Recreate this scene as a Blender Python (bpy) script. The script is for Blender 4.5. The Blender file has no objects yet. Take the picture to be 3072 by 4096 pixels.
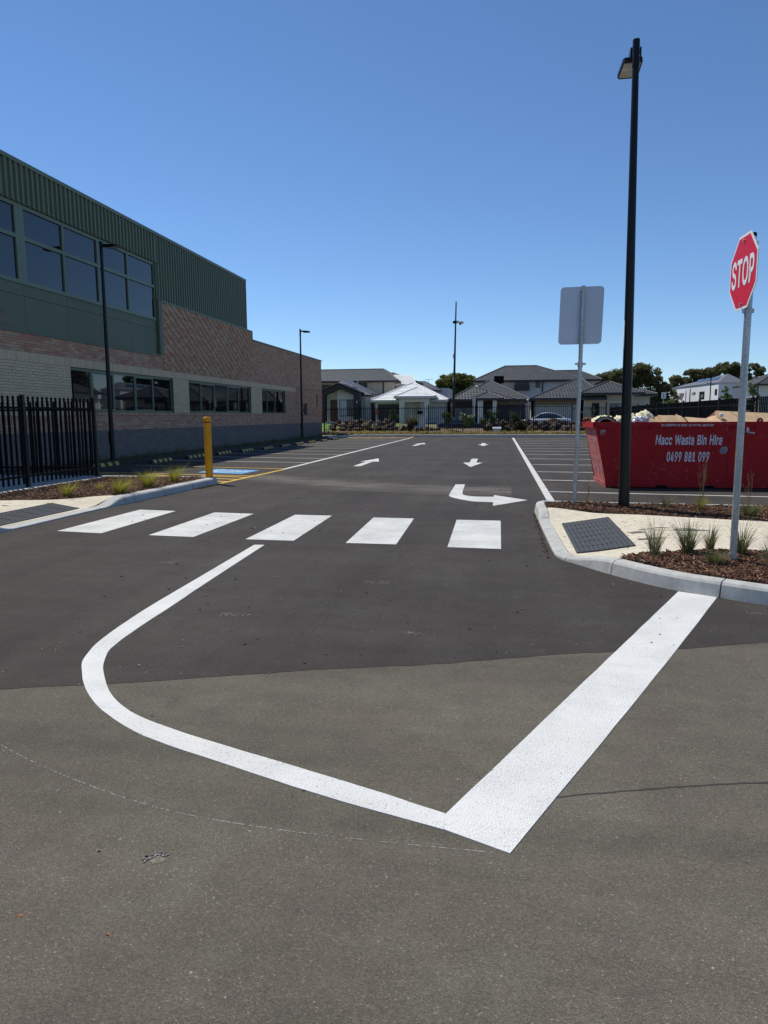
import bpy, bmesh, math, random
from mathutils import Vector, Matrix, noise
from mathutils.geometry import tessellate_polygon
R = math.radians
S = bpy.context.scene
COL = S.collection
rnd = random.Random(7)

# ------------------------------------------------------------------ camera, world, sun, exposure
cam = bpy.data.objects.new('camera', bpy.data.cameras.new('camera'))
COL.objects.link(cam)
cam.data.sensor_fit = 'VERTICAL'
cam.data.sensor_height = 36.0
cam.data.lens = 36.0 * 2840 / 4096
cam.data.clip_start = 0.05
cam.data.clip_end = 3000
yaw, pitch, roll = R(9.4268), R(7.7), R(0.27)
F = Vector((-math.sin(yaw) * math.cos(pitch), math.cos(yaw) * math.cos(pitch), -math.sin(pitch)))
Rt = Vector((math.cos(yaw), math.sin(yaw), 0))
Up = Rt.cross(F)
Rr = Rt * math.cos(roll) - Up * math.sin(roll)
Ur = Up * math.cos(roll) + Rt * math.sin(roll)
M = Matrix((Rr, Ur, -F)).transposed().to_4x4()
M.translation = (0, 0, 1.45)
cam.matrix_world = M
S.camera = cam

SUN = Vector((-4.6, 3.6, 8.64)).normalized()
EL = math.asin(SUN.z)
AZ = math.atan2(SUN.x, SUN.y)
world = bpy.data.worlds.new('World')
S.world = world
world.use_nodes = True
wn = world.node_tree.nodes
wn.clear()
sky = wn.new('ShaderNodeTexSky')
sky.sky_type = 'NISHITA'
sky.sun_disc = False
sky.sun_elevation = EL
sky.sun_rotation = AZ
sky.air_density = 0.8
sky.dust_density = 0.0
sky.ozone_density = 6.0
bg = wn.new('ShaderNodeBackground')
bg.inputs[1].default_value = 0.118
wo = wn.new('ShaderNodeOutputWorld')
hs = wn.new('ShaderNodeHueSaturation')
hs.inputs['Saturation'].default_value = 1.05
world.node_tree.links.new(sky.outputs[0], hs.inputs['Color'])
world.node_tree.links.new(hs.outputs[0], bg.inputs[0])
world.node_tree.links.new(bg.outputs[0], wo.inputs[0])
sl = bpy.data.lights.new('sun', 'SUN')
sl.energy = 3.9
sl.angle = R(0.53)
sl.color = (1.0, 0.955, 0.86)
so = bpy.data.objects.new('sun', sl)
COL.objects.link(so)
so.location = (-30, 25, 60)
so.rotation_euler = SUN.to_track_quat('Z', 'Y').to_euler()
S.view_settings.view_transform = 'Standard'
S.view_settings.look = 'None'
S.view_settings.gamma = 1
S.view_settings.use_curve_mapping = False
S.view_settings.exposure = 0.1
S.cycles.max_bounces = 6

# ------------------------------------------------------------------ materials
class NT:
    def __init__(s, name):
        s.m = bpy.data.materials.new(name); s.m.use_nodes = True
        s.t = s.m.node_tree; s.t.nodes.clear()
        s.out = s.n('ShaderNodeOutputMaterial'); s.b = s.n('ShaderNodeBsdfPrincipled')
        s.l(s.b.outputs[0], s.out.inputs[0]); s._pos = None
    def n(s, k, **kw):
        x = s.t.nodes.new(k)
        for a, v in kw.items(): setattr(x, a, v)
        return x
    def l(s, a, b): s.t.links.new(a, b)
    def pos(s):
        if not s._pos: s._pos = s.n('ShaderNodeNewGeometry').outputs['Position']
        return s._pos
    def obj(s): return s.n('ShaderNodeTexCoord').outputs['Object']
    def map(s, v, scale=(1, 1, 1), rot=(0, 0, 0), loc=(0, 0, 0)):
        m = s.n('ShaderNodeMapping'); s.l(v, m.inputs[0])
        m.inputs['Scale'].default_value = scale; m.inputs['Rotation'].default_value = rot; m.inputs['Location'].default_value = loc
        return m.outputs[0]
    def noise(s, v, sc, det=3, rough=.55):
        x = s.n('ShaderNodeTexNoise'); s.l(v, x.inputs['Vector'])
        x.inputs['Scale'].default_value = sc; x.inputs['Detail'].default_value = det; x.inputs['Roughness'].default_value = rough
        return x.outputs['Fac']
    def voro(s, v, sc, out='Distance', feat='F1'):
        x = s.n('ShaderNodeTexVoronoi'); x.feature = feat; s.l(v, x.inputs['Vector']); x.inputs['Scale'].default_value = sc
        return x.outputs[out]
    def ramp(s, f, stops):
        x = s.n('ShaderNodeValToRGB'); s.l(f, x.inputs[0]); e = x.color_ramp.elements
        while len(e) < len(stops): e.new(.5)
        for i, (p, c) in enumerate(stops):
            e[i].position = p; e[i].color = (*c, 1) if hasattr(c, '__len__') else (c, c, c, 1)
        return x.outputs[0]
    def mix(s, f, a, b, mode='MIX'):
        x = s.n('ShaderNodeMix'); x.data_type = 'RGBA'; x.blend_type = mode
        for i, v in ((0, f), (6, a), (7, b)):
            if hasattr(v, 'links') or hasattr(v, 'is_linked'): s.l(v, x.inputs[i])
            elif i == 0: x.inputs[0].default_value = v
            else: x.inputs[i].default_value = (*v, 1) if hasattr(v, '__len__') else (v, v, v, 1)
        return x.outputs[2]
    def math(s, op, a, b=0.0, c=0.0):
        x = s.n('ShaderNodeMath'); x.operation = op
        for i, v in enumerate((a, b, c)):
            if hasattr(v, 'is_linked'): s.l(v, x.inputs[i])
            else: x.inputs[i].default_value = v
        return x.outputs[0]
    def bump(s, h, st=.3, dist=.01):
        x = s.n('ShaderNodeBump'); s.l(h, x.inputs['Height']); x.inputs['Strength'].default_value = st; x.inputs['Distance'].default_value = dist
        s.l(x.outputs[0], s.b.inputs['Normal'])
    def col(s, c):
        if hasattr(c, 'is_linked'): s.l(c, s.b.inputs['Base Color'])
        else: s.b.inputs['Base Color'].default_value = (*c, 1)
    def set(s, **kw):
        for k, v in kw.items():
            i = s.b.inputs[k.replace('_', ' ')]
            if hasattr(v, 'is_linked'): s.l(v, i)
            else: i.default_value = v

def plain(name, c, rough=.6, metal=0.0, var=.12, sc=6.0, bump=0.0, bsc=60, spec=.5):
    t = NT(name); n = t.noise(t.pos(), sc, 4)
    lo = tuple(x * (1 - var) for x in c); hi = tuple(min(1, x * (1 + var)) for x in c)
    t.col(t.ramp(n, ((.3, lo), (.7, hi)))); t.set(Roughness=rough, Metallic=metal, Specular_IOR_Level=spec)
    if bump: t.bump(t.noise(t.pos(), bsc, 3), bump, .01)
    return t.m

def varied(name, c, c2, rough=.85, bump=.25, spec=.3):
    """one colour per object or per mesh island, between c and c2"""
    t = NT(name); g = t.n('ShaderNodeNewGeometry'); oi = t.n('ShaderNodeObjectInfo')
    r = t.math('FRACT', t.math('ADD', g.outputs['Random Per Island'], t.math('MULTIPLY', oi.outputs['Random'], 7.31)))
    base = t.mix(r, c, c2)
    n = t.noise(t.pos(), 22, 4)
    t.col(t.mix(1, base, t.ramp(n, ((.25, .78), (.75, 1.12))), 'MULTIPLY'))
    t.set(Roughness=rough, Specular_IOR_Level=spec)
    if bump: t.bump(t.noise(t.pos(), 90, 3), bump, .006)
    return t.m

def asphalt(name, dark, light, old=False):
    t = NT(name); p = t.pos()
    ag = t.voro(p, 230 if not old else 250)
    agc = t.voro(p, 230 if not old else 250, 'Color')
    big = t.noise(p, .55, 4, .6); mid = t.noise(p, 5.5, 4, .6); fine = t.noise(p, 330, 2, .7)
    strk = t.noise(t.map(p, (.25, 3.0, 1), (0, 0, R(18))), 1.2, 4, .6)
    base = t.mix(t.ramp(big, ((.32, 0.0), (.68, 1.0))), dark, light)
    base = t.mix(1, base, t.ramp(mid, ((.25, .88), (.75, 1.12))), 'MULTIPLY')
    base = t.mix(1, base, t.ramp(strk, ((.3, .92), (.72, 1.1))), 'MULTIPLY')
    sep = t.n('ShaderNodeSeparateColor'); t.l(agc, sep.inputs[0])
    stone = t.ramp(sep.outputs[0], ((.0, .70), (.55, .95), (.9, 1.16), (.985, 1.4), (1.0, 2.3)))
    base = t.mix(1, base, stone, 'MULTIPLY')
    base = t.mix(1, base, t.ramp(fine, ((.3, .72), (.7, 1.28))), 'MULTIPLY')
    # faint colour drift between plum brown and olive, and long soft wheel tracks
    base = t.mix(1, base, t.ramp(t.noise(p, 1.1, 4, .7), ((.35, (1.05, .98, .98)), (.65, (.985, 1.0, .96)))), 'MULTIPLY')
    trk = t.noise(t.map(p, (.12, 2.2, 1) if old else (2.2, .10, 1), (0, 0, R(-18 if old else 0))), 1.0, 3, .5)
    base = t.mix(1, base, t.ramp(trk, ((.36, .90), (.64, 1.08))), 'MULTIPLY')
    oil = t.ramp(t.noise(p, 2.6, 2, .4), ((.70, 1.0), (.80, .68)))
    base = t.mix(1, base, oil, 'MULTIPLY')
    # sparse pale grit
    gr = t.voro(p, 17); grc = t.voro(p, 17, 'Color'); s2 = t.n('ShaderNodeSeparateColor'); t.l(grc, s2.inputs[0])
    g1 = t.math('MULTIPLY', t.math('LESS_THAN', gr, .07), t.math('GREATER_THAN', s2.outputs[1], .86))
    base = t.mix(g1, base, (.34, .32, .3))
    # dry dusty drifts left by tyres: a long band across the lane and scattered patches
    sx = t.n('ShaderNodeSeparateXYZ'); t.l(p, sx.inputs[0]); X, Y = sx.outputs[0], sx.outputs[1]
    line = t.math('ABSOLUTE', t.math('SUBTRACT', Y, t.math('ADD', 14.0, t.math('MULTIPLY', t.math('MULTIPLY', X, X), .075))))
    band = t.math('SMOOTH_MIN', 1.0, t.math('MAXIMUM', 0.0, t.math('SUBTRACT', 1.0, t.math('DIVIDE', line, 1.1))), .1)
    wx = t.math('MULTIPLY', t.math('LESS_THAN', X, .2), t.math('GREATER_THAN', X, -6.2))
    wisp = t.ramp(t.noise(t.map(p, (.5, 3.2, 1), (0, 0, R(12))), 1.6, 5, .65), ((.38, 0.0), (.70, .95)))
    dust = t.math('MULTIPLY', t.math('MULTIPLY', band, wisp), wx)
    pat = t.ramp(t.noise(t.map(p, (1, 2.2, 1)), .85, 5, .7), ((.66, 0.0), (.82, .35)))
    base = t.mix(t.math('MAXIMUM', dust, pat), base, (.25, .228, .185))
    t.col(base); t.set(Roughness=.88, Specular_IOR_Level=.25)
    h = t.math('ADD', t.math('MULTIPLY', ag, 1.0), t.math('MULTIPLY', fine, .7))
    t.bump(h, .6, .0045)
    return t.m

def paint(name, c, wear=.5):
    t = NT(name); p = t.pos()
    pit = t.noise(p, 75, 3, .6); pitv = t.voro(p, 120); mid = t.noise(p, 2.3, 5, .65)
    m = t.math('MULTIPLY', t.ramp(pit, ((.60 - .08 * wear, 0.0), (.72 - .05 * wear, 1.0))), t.ramp(mid, ((.3, .15), (.7, 1.0))))
    dirty = t.mix(t.ramp(mid, ((.38, 0.0), (.72, .45 + .35 * wear))), c, tuple(x * .70 for x in c))
    rub = t.noise(t.map(p, (.7, 5.0, 1), (0, 0, R(25))), 1.7, 5, .7)
    dirty = t.mix(t.ramp(rub, ((.56, 0.0), (.72, .30 * wear + .08))), dirty, (.30, .29, .27))
    dirty = t.mix(t.ramp(t.noise(p, .9, 3), ((.5, 0.0), (.75, .35))), dirty, tuple(x * y for x, y in zip(c, (.9, .84, .74))))
    t.col(t.mix(t.math('MULTIPLY', m, .75), dirty, (.085, .08, .075)))
    t.set(Roughness=.7, Specular_IOR_Level=.3)
    t.bump(t.math('ADD', t.voro(p, 160), t.noise(p, 110, 2)), .55, .005)
    return t.m

def concrete(name, c, stain=.35, scale=1.0):
    t = NT(name); p = t.pos()
    a = t.noise(p, 1.6 * scale, 5, .65); b = t.noise(p, 22, 4, .6); d = t.noise(p, 260, 2)
    v = t.noise(t.map(p, (1, 1, .25)), 9, 4, .65)
    base = t.mix(t.ramp(a, ((.35, 0.0), (.75, stain))), c, tuple(x * .72 for x in c))
    base = t.mix(1, base, t.ramp(b, ((.25, .86), (.75, 1.08))), 'MULTIPLY')
    base = t.mix(1, base, t.ramp(v, ((.3, 1.05), (.8, .74))), 'MULTIPLY')
    base = t.mix(t.ramp(t.noise(t.map(p, (1, 1, .5)), 4.2, 6, .72), ((.58, 0.0), (.76, stain))), base, tuple(x * .45 for x in c))
    base = t.mix(1, base, t.ramp(d, ((.3, .88), (.7, 1.08))), 'MULTIPLY')
    t.col(base); t.set(Roughness=.85, Specular_IOR_Level=.25); t.bump(t.math('ADD', b, t.math('MULTIPLY', d, .6)), .3, .006)
    return t.m

def glass(name, c=(.006, .008, .011), rough=.015):
    t = NT(name); n = t.noise(t.pos(), .35, 2)
    t.col(t.ramp(n, ((.3, tuple(x * .8 for x in c)), (.7, tuple(x * 1.25 for x in c))))); t.set(Roughness=rough, IOR=1.75, Specular_IOR_Level=.55)
    t.bump(t.noise(t.pos(), .8, 1), .015, .02)
    return t.m

def leafmat(name, c, c2, trans=.25):
    t = NT(name); g = t.n('ShaderNodeNewGeometry')
    cl = t.noise(t.pos(), .55, 3)
    r = t.math('ADD', t.math('MULTIPLY', g.outputs['Random Per Island'], .5), t.math('MULTIPLY', t.ramp(cl, ((.35, 0.0), (.65, 1.0))), .5))
    base = t.mix(r, c, c2); t.col(base); t.set(Roughness=.6, Specular_IOR_Level=.25)
    tr = t.n('ShaderNodeBsdfTranslucent'); t.l(base, tr.inputs[0])
    mx = t.n('ShaderNodeMixShader'); mx.inputs[0].default_value = trans
    t.l(t.b.outputs[0], mx.inputs[1]); t.l(tr.outputs[0], mx.inputs[2]); t.l(mx.outputs[0], t.out.inputs[0])
    return t.m

M = {}
M['asphalt'] = asphalt('asphalt_new', (.0425, .0370, .0330), (.0690, .0610, .0540))
M['asphalt_old'] = asphalt('asphalt_older', (.112, .101, .079), (.160, .146, .113), True)
M['white'] = paint('white_road_paint', (.72, .715, .675), .9)
M['white_new'] = paint('white_road_paint_fresh', (.755, .75, .715), .35)
M['yellow'] = paint('yellow_road_paint', (.78, .47, .045))
M['blue'] = paint('blue_road_paint', (.13, .38, .70), .2)
M['kerb'] = concrete('kerb_concrete', (.58, .57, .535), .6)
M['path'] = concrete('exposed_cream_concrete', (.74, .66, .51), .22)
M['strip'] = concrete('fence_strip_concrete', (.55, .54, .50))
M['tactile'] = plain('tactile_rubber', (.040, .043, .047), .8, var=.25, sc=18, bump=.2)
M['tactile_stud'] = plain('tactile_stud', (.085, .09, .097), .7, var=.2, sc=18)  # lighter than the mat: relief contrast under the high sun put into colour
M['brick_pink_a'] = varied('brick_pink', (.61, .375, .25), (.52, .29, .19))
M['brick_pink_b'] = varied('brick_rose', (.57, .315, .215), (.49, .24, .16))
M['brick_pink_c'] = varied('brick_buff', (.62, .445, .29), (.55, .375, .24))
M['brick_cream'] = varied('brick_cream', (.76, .60, .40), (.66, .515, .34))
M['brick_grey_a'] = varied('brick_grey', (.23, .20, .175), (.185, .16, .14))
M['brick_grey_b'] = varied('brick_slate', (.245, .215, .188), (.20, .175, .152))
M['mortar'] = plain('mortar', (.13, .115, .10), .95, bump=.3)
M['mortar_light'] = plain('mortar_cream', (.17, .155, .13), .95, bump=.3)
M['green'] = plain('green_steel', (.145, .182, .112), .45, var=.05, sc=.8)
M['green_panel'] = plain('green_panel', (.135, .165, .105), .6, var=.05, sc=.6)
M['green_frame'] = plain('green_frame', (.15, .195, .125), .4, var=.04)
M['glass'] = glass('window_glass')
M['glass_house'] = glass('house_glass', (.02, .024, .028), .03)
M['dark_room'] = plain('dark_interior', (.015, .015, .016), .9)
M['black'] = plain('black_powdercoat', (.0055, .0055, .0065), .34, var=.15, spec=.3)
M['black_matt'] = plain('black_steel', (.0045, .0045, .0048), .6, var=.2, spec=.1)
M['galv'] = None
t = NT('galvanised_steel'); p = t.obj()
n1 = t.voro(p, 60, 'Color'); sp = t.n('ShaderNodeSeparateColor'); t.l(n1, sp.inputs[0]); n2 = t.noise(t.map(p, (1, 1, .12)), 14, 4)
t.col(t.mix(1, t.ramp(sp.outputs[0], ((0, (.40, .41, .42)), (1, (.55, .56, .57)))), t.ramp(n2, ((.3, .75), (.7, 1.1))), 'MULTIPLY')); t.set(Roughness=.42, Metallic=.75); M['galv'] = t.m
t = NT('sign_back_aluminium'); n1 = t.noise(t.obj(), 2.2, 5, .6); n2 = t.noise(t.obj(), 9, 4, .65)
c = t.mix(1, t.ramp(n1, ((.3, (.50, .57, .66)), (.7, (.58, .65, .74)))), t.ramp(n2, ((.62, 1.0), (.75, .72))), 'MULTIPLY'); t.col(c); t.set(Roughness=.5, Metallic=.15); M['alu'] = t.m
M['sign_red'] = plain('sign_red', (.64, .006, .03), .4, var=.03, spec=.15)
M['sign_white'] = plain('sign_white', (.80, .81, .83), .4, var=.03)
M['bollard'] = plain('yellow_bollard', (.90, .365, .006), .38, var=.08, sc=4, spec=.3)
M['bollard_red'] = plain('bollard_red_band', (.42, .03, .02), .4)
M['stop_rubber'] = plain('wheel_stop_rubber', (.02, .02, .026), .7, bump=.1)
M['stop_yellow'] = plain('wheel_stop_yellow', (.62, .40, .05), .6)
M['mulch_base'] = plain('mulch_soil', (.055, .033, .023), .95, var=.5, sc=20, bump=.6, bsc=40)
M['mulch'] = varied('mulch_chip', (.175, .082, .044), (.06, .027, .017), .9, 0)
M['mulch_pale'] = varied('mulch_chip_pale', (.40, .24, .14), (.24, .125, .068), .9, 0)
M['bed'] = plain('garden_bed_soil', (.17, .115, .07), .95, var=.5, sc=3.5, bump=.5, bsc=25)
M['soil_dark'] = plain('dark_bed_mulch', (.05, .036, .027), .95, var=.4, sc=8, bump=.5)  # dark mulch of the bed along the school wall
M['lawn'] = plain('lawn_green', (.10, .20, .03), .9, var=.35, sc=3, bump=.6, bsc=90)
M['land'] = plain('far_ground', (.16, .15, .09), .95, var=.3, sc=.2)
M['street'] = asphalt('back_street_asphalt', (.05, .048, .046), (.075, .07, .066))
M['red'] = None

def bin_red():
    t = NT('bin_red_paint'); p = t.obj()
    a = t.noise(p, 1.3, 4, .6); base = t.ramp(a, ((.3, (.33, .005, .0095)), (.7, (.41, .0075, .013))))
    sc = t.noise(t.map(p, (1, 1, .45), (0, R(14), 0)), 26, 4, .55); sc2 = t.noise(p, 1.9, 3)
    m = t.math('MULTIPLY', t.ramp(sc, ((.625, 0.0), (.655, 1.0))), t.ramp(sc2, ((.42, 0.0), (.58, 1.0))))
    base = t.mix(t.math('MULTIPLY', m, .6), base, (.40, .31, .33))
    wear = t.noise(t.map(p, (1, 1, .3)), 5.5, 5, .65)
    base = t.mix(t.ramp(wear, ((.56, 0.0), (.74, .30))), base, (.24, .06, .06))
    t.col(base); t.set(Roughness=t.ramp(wear, ((.4, .42), (.7, .65))), Specular_IOR_Level=.2)
    t.bump(t.noise(p, 2.6, 3), .10, .05)
    return t.m
M['red'] = bin_red()
M['red_end'] = None
t = NT('bin_red_scuffed_sunlit'); p = t.obj(); a = t.noise(t.map(p, (1, 2.5, .5), (0, 0, 0)), 4.5, 5, .7)
t.col(t.ramp(a, ((.35, (.52, .06, .06)), (.52, (.60, .15, .14)), (.70, (.68, .40, .38))))); t.set(Roughness=.6); M['red_end'] = t.m  # scuffed end panel, its red also lightened to stand for sunlight on it
M['bin_text'] = plain('bin_lettering', (.68, .68, .75), .5, var=.1, sc=18)
M['bin_text_worn'] = plain('bin_lettering_worn', (.60, .36, .37), .6, var=.25, sc=12)
M['bin_mark'] = plain('bin_grey_patch', (.23, .21, .24), .6, var=.25, sc=14)
M['card'] = plain('cardboard', (.56, .385, .22), .85, var=.12, sc=9, bump=.1)
M['card_shade'] = plain('cardboard_shade', (.44, .29, .155), .85, var=.12, sc=9)  # darker copy of the cardboard with shade put into its colour
M['insul'] = plain('insulation_wool', (.74, .69, .47), .95, var=.22, sc=9, bump=.9, bsc=38)
M['film'] = plain('plastic_film', (.72, .73, .76), .25, var=.15, sc=14, bump=.5, bsc=22)
M['tube'] = plain('duct_liner', (.42, .44, .36), .7, var=.15)
M['rag'] = plain('brown_waste', (.15, .05, .032), .9, var=.3, sc=14)
M['tuft_olive'] = leafmat('grass_olive', (.26, .265, .028), (.42, .38, .075), .5)
M['tuft_green'] = leafmat('grass_green', (.085, .115, .035), (.17, .19, .07), .3)
M['tuft_grey'] = leafmat('grass_grey_green', (.16, .185, .09), (.30, .30, .16), .3)
M['tuft_dry'] = leafmat('grass_dry', (.30, .22, .10), (.42, .32, .17), .3)
M['tuft_stalk'] = leafmat('grass_stalks', (.24, .17, .085), (.36, .27, .14), .3)
M['leaf_dark'] = leafmat('foliage_dark', (.085, .10, .026), (.18, .185, .05), .55)
M['leaf_euc'] = leafmat('foliage_eucalypt', (.085, .095, .042), (.21, .20, .085), .55)
M['leaf_shrub'] = leafmat('foliage_shrub', (.055, .10, .03), (.12, .17, .06), .2)
M['leaf_bright'] = leafmat('foliage_young', (.08, .13, .03), (.17, .22, .06), .25)
M['flower'] = plain('white_flowers', (.72, .70, .45), .7)
M['bark'] = plain('bark', (.12, .095, .075), .9, var=.35, sc=5, bump=.5)
M['stake'] = plain('timber_stake', (.27, .20, .14), .85, var=.2)
M['rock'] = varied('rock', (.21, .155, .12), (.05, .04, .034), .95, .8)
M['tile_dark'] = plain('roof_tile_charcoal', (.058, .061, .066), .6, var=.2, sc=2.5)
M['tile_slate'] = plain('roof_tile_slate', (.085, .09, .092), .55, var=.2, sc=2.5)
M['tile_white'] = plain('roof_tile_white', (.88, .87, .83), .55, var=.06, sc=2)
M['roof_grey'] = plain('roof_steel_grey', (.13, .135, .15), .45, var=.08)
M['roof_steel'] = plain('roof_steel_dark', (.09, .093, .105), .45, var=.08)
M['w_light'] = plain('render_light_grey', (.62, .63, .61), .85, var=.06, sc=1.5)
M['w_white'] = plain('render_white', (.72, .73, .74), .8, var=.04, sc=1)
M['w_tan'] = plain('render_tan', (.48, .43, .33), .85, var=.07, sc=1.2)
M['w_cream'] = plain('render_cream', (.60, .55, .46), .85, var=.06)
M['w_grey'] = plain('render_cool_grey', (.50, .52, .55), .85, var=.06, sc=1.2)
M['w_brick'] = plain('house_brown_brick', (.22, .155, .11), .9, var=.25, sc=14)
M['w_dark'] = plain('charcoal_render', (.026, .028, .033), .7)
M['trim'] = plain('light_trim', (.55, .54, .51), .6)
M['trim_dark'] = plain('dark_trim', (.03, .031, .034), .6)
M['timber_door'] = plain('timber_door', (.13, .062, .035), .55, var=.25, sc=12)
M['garage_dark'] = plain('garage_dark', (.035, .036, .040), .6)
M['garage_light'] = plain('garage_light', (.42, .42, .39), .6)
M['blind'] = plain('window_blind', (.50, .52, .52), .8)
M['curtain'] = plain('window_dim', (.12, .125, .13), .35)
M['lamp_lens'] = plain('lamp_lens', (.62, .60, .55), .3, var=.08, sc=20)
M['car_white'] = plain('car_white', (.74, .75, .76), .22)
M['car_dark'] = plain('car_dark', (.03, .034, .042), .22)
M['car_glass'] = glass('car_glass', (.01, .012, .014))
M['tyre'] = plain('tyre', (.015, .015, .015), .85)
M['rim'] = plain('wheel_rim', (.38, .39, .40), .35, metal=.6)
M['orange'] = plain('orange_bag', (.62, .09, .02), .6)
M['solar'] = glass('solar_panel', (.01, .014, .03), .08)
M['litter'] = plain('dry_leaf', (.33, .11, .045), .8, var=.3, sc=60)
M['litter_grey'] = plain('grey_leaf', (.16, .12, .085), .8, var=.3, sc=60)
M['grit'] = varied('grit', (.30, .285, .27), (.03, .028, .026), .9, 0)
M['joint'] = plain('joint_crack', (.042, .038, .032), .95)
M['chalk'] = paint('chalk_line', (.42, .40, .37), 1.2)
M['dust'] = plain('dust_patch', (.20, .18, .135), .95, var=.45, sc=45, bump=.6)
M['disc'] = plain('pale_wall_disc', (.17, .155, .10), .6)
M['stain'] = plain('tar_stain', (.14, .13, .11), .9, var=.3, sc=20)

# ------------------------------------------------------------------ geometry helpers
class MB:
    def __init__(s): s.v = []; s.f = []; s.m = []; s.mi = 0; s.sm = []; s.smooth = False
    def add(s, vs, fs):
        o = len(s.v); s.v += [tuple(x) for x in vs]
        for f in fs: s.f.append([o + i for i in f]); s.m.append(s.mi); s.sm.append(s.smooth)
    def quad(s, *p): s.add(p, [list(range(len(p)))])
    def box(s, x0, x1, y0, y1, z0, z1, skip=''):
        v = [(x0, y0, z0), (x1, y0, z0), (x1, y1, z0), (x0, y1, z0), (x0, y0, z1), (x1, y0, z1), (x1, y1, z1), (x0, y1, z1)]
        fs = {'b': [3, 2, 1, 0], 't': [4, 5, 6, 7], 'f': [0, 1, 5, 4], 'k': [2, 3, 7, 6], 'l': [3, 0, 4, 7], 'r': [1, 2, 6, 5]}
        s.add(v, [f for k, f in fs.items() if k not in skip])
    def obox(s, c, sx, sy, sz, rot):
        v = []
        for dz in (-1, 1):
            for dx, dy in ((-1, -1), (1, -1), (1, 1), (-1, 1)):
                v.append(Vector(c) + rot @ Vector((dx * sx / 2, dy * sy / 2, dz * sz / 2)))
        s.add(v, [[3, 2, 1, 0], [4, 5, 6, 7], [0, 1, 5, 4], [1, 2, 6, 5], [2, 3, 7, 6], [3, 0, 4, 7]])
    def bar(s, p, q, w, h=None, up=(0, 0, 1)):
        p, q = Vector(p), Vector(q); d = (q - p).normalized(); u = Vector(up)
        if abs(d.dot(u)) > .99: u = Vector((0, 1, 0))
        x = d.cross(u).normalized(); y = x.cross(d); h = h or w
        rot = Matrix((d, x, y)).transposed()
        s.obox((p + q) / 2, (q - p).length, w, h, rot)
    def tube(s, pts, rs, n=10, cap=True):
        rings = []; pts = [Vector(p) for p in pts]
        if not hasattr(rs, '__len__'): rs = [rs] * len(pts)
        vs = []
        for i, p in enumerate(pts):
            d = (pts[min(i + 1, len(pts) - 1)] - pts[max(i - 1, 0)]).normalized()
            u = Vector((0, 0, 1)) if abs(d.z) < .95 else Vector((0, 1, 0))
            x = d.cross(u).normalized(); y = x.cross(d)
            vs += [p + (x * math.cos(a) + y * math.sin(a)) * rs[i] for a in [2 * math.pi * k / n for k in range(n)]]
        fs = [[i * n + k, i * n + (k + 1) % n, (i + 1) * n + (k + 1) % n, (i + 1) * n + k] for i in range(len(pts) - 1) for k in range(n)]
        sm = s.smooth; s.smooth = True; s.add(vs, fs); s.smooth = sm
        if cap: s.add(vs[:n], [list(range(n))[::-1]]); s.add(vs[-n:], [list(range(n))])
    def prism(s, poly, f, d):
        """poly: 2D points; f(u,v)->3D; d: depth vector"""
        a = [Vector(f(*p)) for p in poly]; b = [x + Vector(d) for x in a]; n = len(a)
        tri = tessellate_polygon([[Vector((p[0], p[1], 0)) for p in poly]])
        s.add(a + b, [list(t) for t in tri] + [[n + i for i in t][::-1] for t in tri] + [[i, (i + 1) % n, n + (i + 1) % n, n + i] for i in range(n)])
    def flat(s, poly, z=0.0):
        tri = tessellate_polygon([[Vector((p[0], p[1], 0)) for p in poly]])
        fs = []
        for t in tri:
            a, b, c = [poly[i] for i in t]
            cr = (b[0] - a[0]) * (c[1] - a[1]) - (b[1] - a[1]) * (c[0] - a[0])
            fs.append(list(t) if cr > 0 else list(t)[::-1])
        s.add([(p[0], p[1], z) for p in poly], fs)
    def build(s, name, mat, parent=None, w=False, **props):
        me = bpy.data.meshes.new(name)
        off = parent.get('_o', (0, 0, 0)) if (w and parent is not None) else (0, 0, 0)
        v = s.v if not any(off) else [(a - off[0], b - off[1], c - off[2]) for a, b, c in s.v]
        me.from_pydata(v, [], s.f)
        mats = mat if isinstance(mat, (list, tuple)) else [mat]
        for m in mats: me.materials.append(M[m] if isinstance(m, str) else m)
        if len(mats) > 1: me.polygons.foreach_set('material_index', s.m)
        if any(s.sm): me.polygons.foreach_set('use_smooth', s.sm)
        me.update()
        o = bpy.data.objects.new(name, me); COL.objects.link(o)
        if parent is not None:
            o.parent = parent
            o['_o'] = tuple(parent.get('_o', (0, 0, 0)))
        for k, x in props.items(): o[k] = x
        return o

def thing(name, label, cat, loc=(0, 0, 0), rz=0.0, group=None):
    o = bpy.data.objects.new(name, None); COL.objects.link(o)
    o.empty_display_size = .2; o.location = loc; o.rotation_euler = (0, 0, rz); o['label'] = label; o['category'] = cat
    o['_o'] = tuple(float(x) for x in loc)
    if group: o['group'] = group
    return o
def tag(o, label, cat, group=None):
    o['label'] = label; o['category'] = cat
    if group: o['group'] = group
    return o
def struct(o): o['kind'] = 'structure'; return o
def kids(o, table={}):
    return [c for c in COL.objects if c.parent == o]
def dup(root, loc, rz, label, subs):
    r = root.copy(); COL.objects.link(r); r.location = loc; r.rotation_euler = (0, 0, rz); r['label'] = label
    for ch, gs in subs:
        c = ch.copy(); COL.objects.link(c); c.parent = r
        for g in gs:
            d = g.copy(); COL.objects.link(d); d.parent = c
    return r
def inst(src, name, parent, loc, rot=None, scale=None):
    o = bpy.data.objects.new(name, src); COL.objects.link(o)
    if parent is not None: o.parent = parent
    o.location = loc
    if rot is not None: o.rotation_euler = rot
    if scale is not None: o.scale = scale
    return o

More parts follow.
